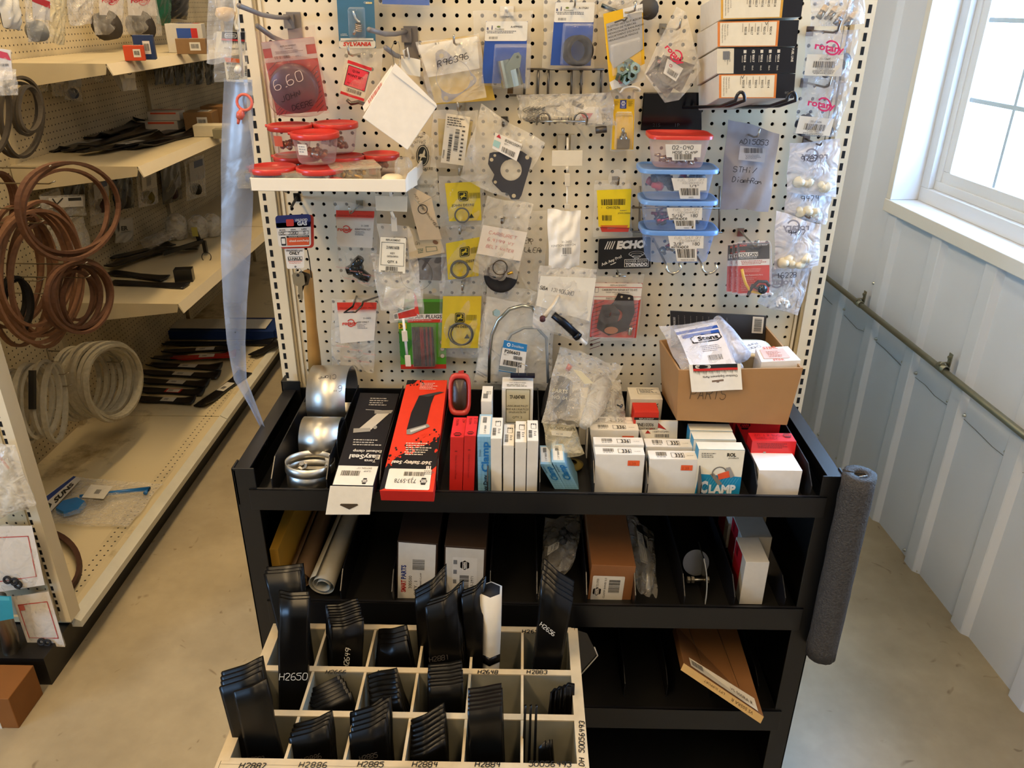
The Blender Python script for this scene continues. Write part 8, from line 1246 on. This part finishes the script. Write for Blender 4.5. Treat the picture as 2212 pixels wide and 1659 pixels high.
fbox('latch_bracket', 'black block shaped latch bracket at third shelf front edge', 400, 606, .696, .075, .05, .055, '#0f0f10', .2, 'bracket', 'enamel'); t = thing('long_bracket', 'black angled hitch bracket with upright tab and yellow tag on third shelf', 'bracket', onZ(420, 560, .70)); m = M(); KB = mat('#121213', 'enamel'); a, b = onZ(352, 548, .72), onZ(440, 520, .76); m.tube([a, b], .012, KB, 4); m.tube([b, b+V((.01, -.02, -.055))], .012, KB, 4); m.tube([b+V((-.02, 0, 0)), b+V((-.035, 0, .06))], .014, KB, 4, flat=.3); m.build('arm', t); m = M(); c = b+V((-.032, -.008, .045)); m.box((c.x-.014, c.y-.002, c.z-.022), (c.x+.014, c.y, c.z+.022), mat('#a8a050', 'print')); m.build('yellow_tag', t)
m = M(); torus(m, onZ(446, 555, .71), (0, -1, .3), .022, .002, KB, 20); m.build('ring', t)
for i, (x, y, r, l) in enumerate(((432, 512, .045, 'left clear bag of white cups heaped on third shelf'), (462, 508, .045, 'right clear bag of white cups heaped on third shelf'), (386, 514, .05, 'clear bag with white cap heaped left of the cup bags'))):
    q = onZ(x, y, .70); t = thing('cup_bag', l, 'packaged part', q); m = M(); m.lathe([(.0001, 0), (r*.7, 0), (r*.8, r*1.6), (.0001, r*1.65)], q, (.1*i, 0, 1), mat('#bfbcae', 'plastic'), 18); m.build('cup', t); m = M(); m.lathe([(r*.9, 0), (r*1.15, r), (r, r*2), (r*.4, r*2.5), (.0001, r*2.5)], q, (0, 0, 1), film(fog=.3, bump=1), 18); m.build('pouch', t)
t = thing('folded_bag', 'folded white and clear bag lying at front of third shelf heap', 'packaged part', onZ(350, 530, .71)); fr = Fr([onZ(300, 520, .72), onZ(372, 486, .76), onZ(392, 506, .73), onZ(318, 545, .71)], 80, 30); m = M(); A = Art(m, fr, .006); A.rect(20, 4, 70, 22, '#c4c0b4', 0); A.hand('PART', 34, 18, 8, '#333', 1, 0, .8); m.build('label', t); pouch(t, fr, .02, CLR2, 151, .004)
# deck goods
t = fbox('blue_box', 'long flat blue box lying on the deck under a white sheet', 480, 722, .13, .62, .16, .05, '#12306c', .02); t = fbox('white_sheet', 'long stiff white card resting on the blue box', 468, 700, .185, .58, .14, .004, '#cfccc0', .02, 'card'); fbox('blue_box', 'second dark blue box beneath, nearer the upright', 560, 716, .13, .40, .2, .045, '#0f2a66', .02)
for i, (p0, p1, lc) in enumerate((((348, 744), (596, 742), None), ((352, 762), (520, 752), 'w'), ((330, 776), (506, 768), 'w'), ((322, 790), (478, 796), 'w'), ((304, 806), (474, 814), 'w'), ((300, 824), (450, 832), 'w'), ((298, 844), (440, 850), 'r'), ((298, 864), (420, 868), 'w'), ((546, 770), (604, 740), None))): flatblade('black mower blade of the row lying on the base deck', 'row of labelled blades on the deck', p0, p1, .13+.004*(i % 3), .062, labelc=lc)
flatblade('red mower blade among the black ones on the base deck', None, (372, 776), (510, 768), .150, .06, '#a81c18', labelc='w'); flatblade('black mower blade set apart, angled along the deck front edge', None, (432, 880), (532, 806), .13, .065, labelc='w')
t = thing('flag_pack', 'clear pack with blue plastic scoop and blue white header lying on deck', 'packaged part', onZ(210, 1080, .13)); fr = Fr([onZ(116, 1078, .140), onZ(170, 1028, .140), onZ(352, 1050, .136), onZ(96, 1130, .140)], 100, 100)
fr = Fr([onZ(160, 1030, .142), onZ(350, 1046, .138), onZ(278, 1138, .138), onZ(92, 1128, .142)], 200, 100); m = M(); BP = mat('#2a78c0', 'plastic'); m.tube([fr.p(50, 50, .014), fr.p(120, 34, .012), fr.p(186, 18, .010), fr.p(184, 30, .010)], .008, BP, 8); m.lathe([(.05, 0), (.046, .02), (.0001, .022)], fr.p(44, 70, .0), (0, 0, 1), BP, 6, False); m.build('blue_scoop', t); m = M(); g = Fr([onZ(84, 1082, .160), onZ(158, 1028, .160), onZ(176, 1034, .160), onZ(92, 1124, .160)], 90, 40); A = Art(m, g); A.full('#dcdad2', 0); A.rect(0, 2, 90, 14, '#24408c', 1); A.text('SUNS', 30, 34, 13, '#1c1c1c', 2, bold=.05); A.poly([(6, 20), (18, 18), (24, 28), (14, 36), (4, 32)], '#1c1c1c', 2); A.poly([(9, 24), (16, 22), (20, 28), (12, 32)], '#5fa43c', 3); m.build('header', t); m = M(); g = fr.sub(60, 26, 110, 56, .024); A = Art(m, g); A.full('#e2ded2', 0); A.bars(20, 10, 32, 20, '#555', 1, 4); m.build('label', t); pouch(t, fr, .03, film(fog=.18, bump=1), 153, .006)
# hanging goods above and below the shelves
def gbag(lab_, q, X, th, ma, seed, cont=None, pr=None, grp=None):
    fr = Fr([onX(a, b, X) for a, b in q], dist(q[0], q[1]), dist(q[0], q[3])); t = thing('hanging_bag', lab_, 'packaged part', fr.p(fr.W/2, 0), grp)
    if cont: m = M(); c = fr.p(fr.W*.5, fr.H*.78); m.lathe([(.0001, -cont[1]), (cont[0], -cont[1]), (cont[0]*1.05, cont[1]*.5), (.0001, cont[1])], c, (1, -.4, .2), mat(cont[2], 'rubber', .2, 30), 16); m.build('content', t)
    if pr: m = M(); g = fr.sub(fr.W*.12, fr.H*.08, fr.W*.88, fr.H*.55, .012); A = Art(m, g); pr(A, g.W, g.H); m.build('header', t)
    pouch(t, fr, th, ma, seed, .006); return t
RH = lambda A, W, H: (A.full('#d4cec4', 0), A.poly([(0, 0), (W, H*.2), (W, H*.5), (0, H*.25)], '#b82c34', 1)); RL = lambda A, W, H: (A.full('#cfc8be', 0), rotary(A, W*.1, H*.4, W*.7, '#c02c3c')); WHd = lambda A, W, H: (A.full('#b9b4a8', 0), A.bars(W*.3, H*.3, W*.6, H*.8, '#444', 1, 5)); BLd = lambda A, W, H: (A.full('#aaa8a4', 0), A.rect(W*.3, 0, W*.9, H*.35, '#2a4470', 1))
for i, a in enumerate((('white film bag hanging at top left corner of view', [(-12, -20), (40, -20), (44, 66), (8, 60)], -1.45, .03, mat('#cfcabc', 'gloss', .5, 20, .1), None, None), ('clear bag with red printed corner and metal bushing, over top shelf', [(52, -20), (106, -14), (104, 92), (60, 90)], -1.45, .03, CLR2, (.028, .02, '#8c8c84'), RH), ('tan bottomed clear bag hanging third over the top shelf', [(104, -20), (140, -20), (138, 98), (108, 92)], -1.52, .02, film('#dccfa8', fog=.4), None, None), ('clear bag with curved grey hose hanging over the top shelf', [(140, -30), (205, -30), (198, 52), (150, 56)], -1.55, .02, CLR2, None, None), ('large clear bag with red print and dark rubber rollers, upper left', [(196, -20), (270, -20), (262, 78), (204, 74)], -1.80, .05, CLR, (.055, .04, '#3c3630'), RL), ('clear bag with red print and dark rollers, right of the larger one', [(258, -20), (335, -20), (352, 78), (262, 76)], -1.80, .05, CLR, (.06, .04, '#35302c'), RL), ('dark green bag hanging at back over the top shelf', [(330, -20), (372, -20), (366, 58), (340, 52)], -1.85, .03, mat('#1f5038', 'gloss'), None, None), ('black bag hanging beside the green one over the top shelf', [(366, -20), (410, -20), (404, 42), (370, 40)], -1.85, .03, mat('#1c1a18', 'gloss'), None, None),
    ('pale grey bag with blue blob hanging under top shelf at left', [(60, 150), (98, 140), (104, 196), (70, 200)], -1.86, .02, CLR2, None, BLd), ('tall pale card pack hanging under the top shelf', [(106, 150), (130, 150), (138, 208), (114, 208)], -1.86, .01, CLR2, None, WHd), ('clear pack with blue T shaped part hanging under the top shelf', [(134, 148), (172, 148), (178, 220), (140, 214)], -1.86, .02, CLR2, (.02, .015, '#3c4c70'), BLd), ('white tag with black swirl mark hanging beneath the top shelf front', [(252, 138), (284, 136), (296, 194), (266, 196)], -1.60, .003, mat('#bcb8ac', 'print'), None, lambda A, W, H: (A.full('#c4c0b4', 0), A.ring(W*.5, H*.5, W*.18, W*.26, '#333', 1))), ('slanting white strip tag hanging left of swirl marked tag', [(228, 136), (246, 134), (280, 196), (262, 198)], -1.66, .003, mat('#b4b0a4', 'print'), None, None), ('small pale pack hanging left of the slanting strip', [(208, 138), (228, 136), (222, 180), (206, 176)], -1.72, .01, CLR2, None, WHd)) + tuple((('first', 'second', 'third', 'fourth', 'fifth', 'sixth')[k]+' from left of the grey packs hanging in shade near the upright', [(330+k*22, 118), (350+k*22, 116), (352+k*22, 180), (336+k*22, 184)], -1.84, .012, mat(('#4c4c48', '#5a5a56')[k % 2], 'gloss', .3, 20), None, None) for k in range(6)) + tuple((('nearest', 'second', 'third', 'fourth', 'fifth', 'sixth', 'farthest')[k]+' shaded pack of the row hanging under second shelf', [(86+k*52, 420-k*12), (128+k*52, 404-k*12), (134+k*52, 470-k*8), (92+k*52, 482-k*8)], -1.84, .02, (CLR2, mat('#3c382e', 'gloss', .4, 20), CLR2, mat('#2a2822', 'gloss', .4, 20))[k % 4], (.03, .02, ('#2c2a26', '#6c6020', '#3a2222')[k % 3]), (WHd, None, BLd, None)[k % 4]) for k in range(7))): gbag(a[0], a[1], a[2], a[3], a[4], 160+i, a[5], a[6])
gbag('white bag with black handle loops printed upside down, under second shelf', [(84, 424), (182, 420), (186, 466), (92, 470)], -1.70, .01, CLR, 201, None, lambda A, W, H: (A.full('#c4beb0', 0), A.line([(W*.1, 2), (W*.2, H*.7), (W*.4, 2)], 3, '#15140f', 1), A.rect(W*.55, 2, W*.95, H*.4, '#15140f', 1))); gbag('yellow card bag hanging behind the wide brown belts', [(188, 410), (238, 404), (236, 480), (196, 488)], -1.86, .01, CLR, 202, None, lambda A, W, H: (A.full('#b89a20', 0), deer(A, W*.4, H*.4, H*.5, '#26280f', '#b89a20')))
gbag('white card with cropped black letters ER hanging behind belts', [(246, 470), (286, 470), (288, 520), (250, 526)], -1.86, .004, mat('#b4b0a0', 'print'), 203, None, lambda A, W, H: (A.full('#b8b4a6', 0), A.text('ER', W*.1, H*.9, 9, '#15140f', 1, bold=.05))); gbag('clear crumpled bag hanging under the white loop bag', [(100, 470), (180, 468), (200, 540), (110, 550)], -1.75, .03, CLR2, 204, None)
# near end panel goods
YE_ = UY-.02
def nbag(lab_, q, Y, th, ma, seed, pr=None, cont=None): 
    fr = px(q, Y); t = thing('end_bag', lab_, 'packaged part', fr.p(fr.W/2, 0)); m = M()
    if pr: A = Art(m, fr, .004); pr(A, fr.W, fr.H); m.build('print', t); m = M()
    if cont:
        for u, v in cont: torus(m, fr.p(u, v, .010), (.2, -1, .3), .009, .0036, mat('#1d1d20', 'rubber'), 16)
        m.build('rubber_grommets', t)
    pouch(t, fr, th, ma, seed, .003); return t
RO = lambda A, W, H: (A.full('#e0d8cc', -3), A.frame(W*.10, H*.16, W*.90, H*.84, 1.6, '#c02c20', 1), A.rect(W*.12, H*.18, W*.26, H*.28, '#c8685a', 2) )
nbag('white bag with red outline and black grommets on near left end panel', [(-45, 1136), (70, 1134), (98, 1262), (-30, 1282)], YE_-.02, .010, film(fog=.2), 211, RO, [(52, 112), (66, 118), (72, 126)]); nbag('red outlined white bag slanting behind the grommet bag', [(20, 1140), (72, 1150), (92, 1248), (40, 1268)], YE_, .006, film(fog=.2), 212, RO)
nbag('lowest white bag with red outline and tiny parts, at end panel bottom', [(26, 1288), (106, 1276), (142, 1396), (62, 1392)], YE_-.01, .010, film(fog=.18), 213, RO, [(36, 104), (48, 106)])
nbag('large hazy clear bag with orange part, left edge above the red outlined bags', [(-60, 960), (30, 960), (78, 1090), (-20, 1124)], YE_-.03, .05, FOGGY, 214, lambda A, W, H: A.line([(W*.55, H*.1), (W*.72, H*.35)], 6, '#b8502c', 1)); nbag('bag with red heading and barcode at upper left edge of view', [(-40, 98), (24, 108), (30, 170), (-30, 180)], 1.72, .01, film(fog=.2), 215, lambda A, W, H: (A.full('#cfc8c0', -2), A.poly([(0, 0), (W*.9, 8), (W, 26), (0, 14)], '#b82c34', 1), A.bars(W*.5, 34, W*.9, 40, '#333', 1, 4))); nbag('clear twisted bag bottom below the red headed bag', [(-30, 150), (34, 150), (40, 206), (-20, 206)], 1.70, .03, CLR2, 216)
t = thing('metal_tube', 'curved grey metal tube with teal label hanging at left edge of view', 'pipe', onY(10, 1300, 1.70)); m = M(); m.tube([onY(x, y, 1.69) for x, y in ((-6, 1290), (6, 1330), (20, 1370), (26, 1410), (16, 1442), (-14, 1470))], .022, mat('#8c8678', 'metal', .1, 10, .2, .35), 16); m.build('tube', t); m = M(); g = px([(-20, 1286), (24, 1288), (30, 1336), (-14, 1344)], 1.66); A = Art(m, g); A.full('#2492a8', 0); A.rect(4, 2, 40, 10, '#4cb0c0', 1); m.build('teal_label', t)
t = thing('wooden_box', 'light plywood box on the floor at the lower left corner', 'box', onZ(20, 1540, 0)); m = M(); PW_ = mat('#865628', 'wood', .2, 9, .3); zz = .11; a, b, c_ = onZ(72, 1560, 0), onZ(8, 1560, 0), onZ(70, 1495, 0)
P0 = onZ(23, 1560, 0); X2 = -1.50; Ya = P0.y; q = onZ(72, 1492, .0); m.box((X2-.35, Ya-.02, 0), (P0.x+.035, Ya+.10, zz), PW_); m.build('box', t, .002); m = M(); m.box((X2-.1, Ya-.022, .0), (P0.x-.01, Ya-.0202, .02), mat('#d8d4c8', 'print')); m.build('sticker', t)
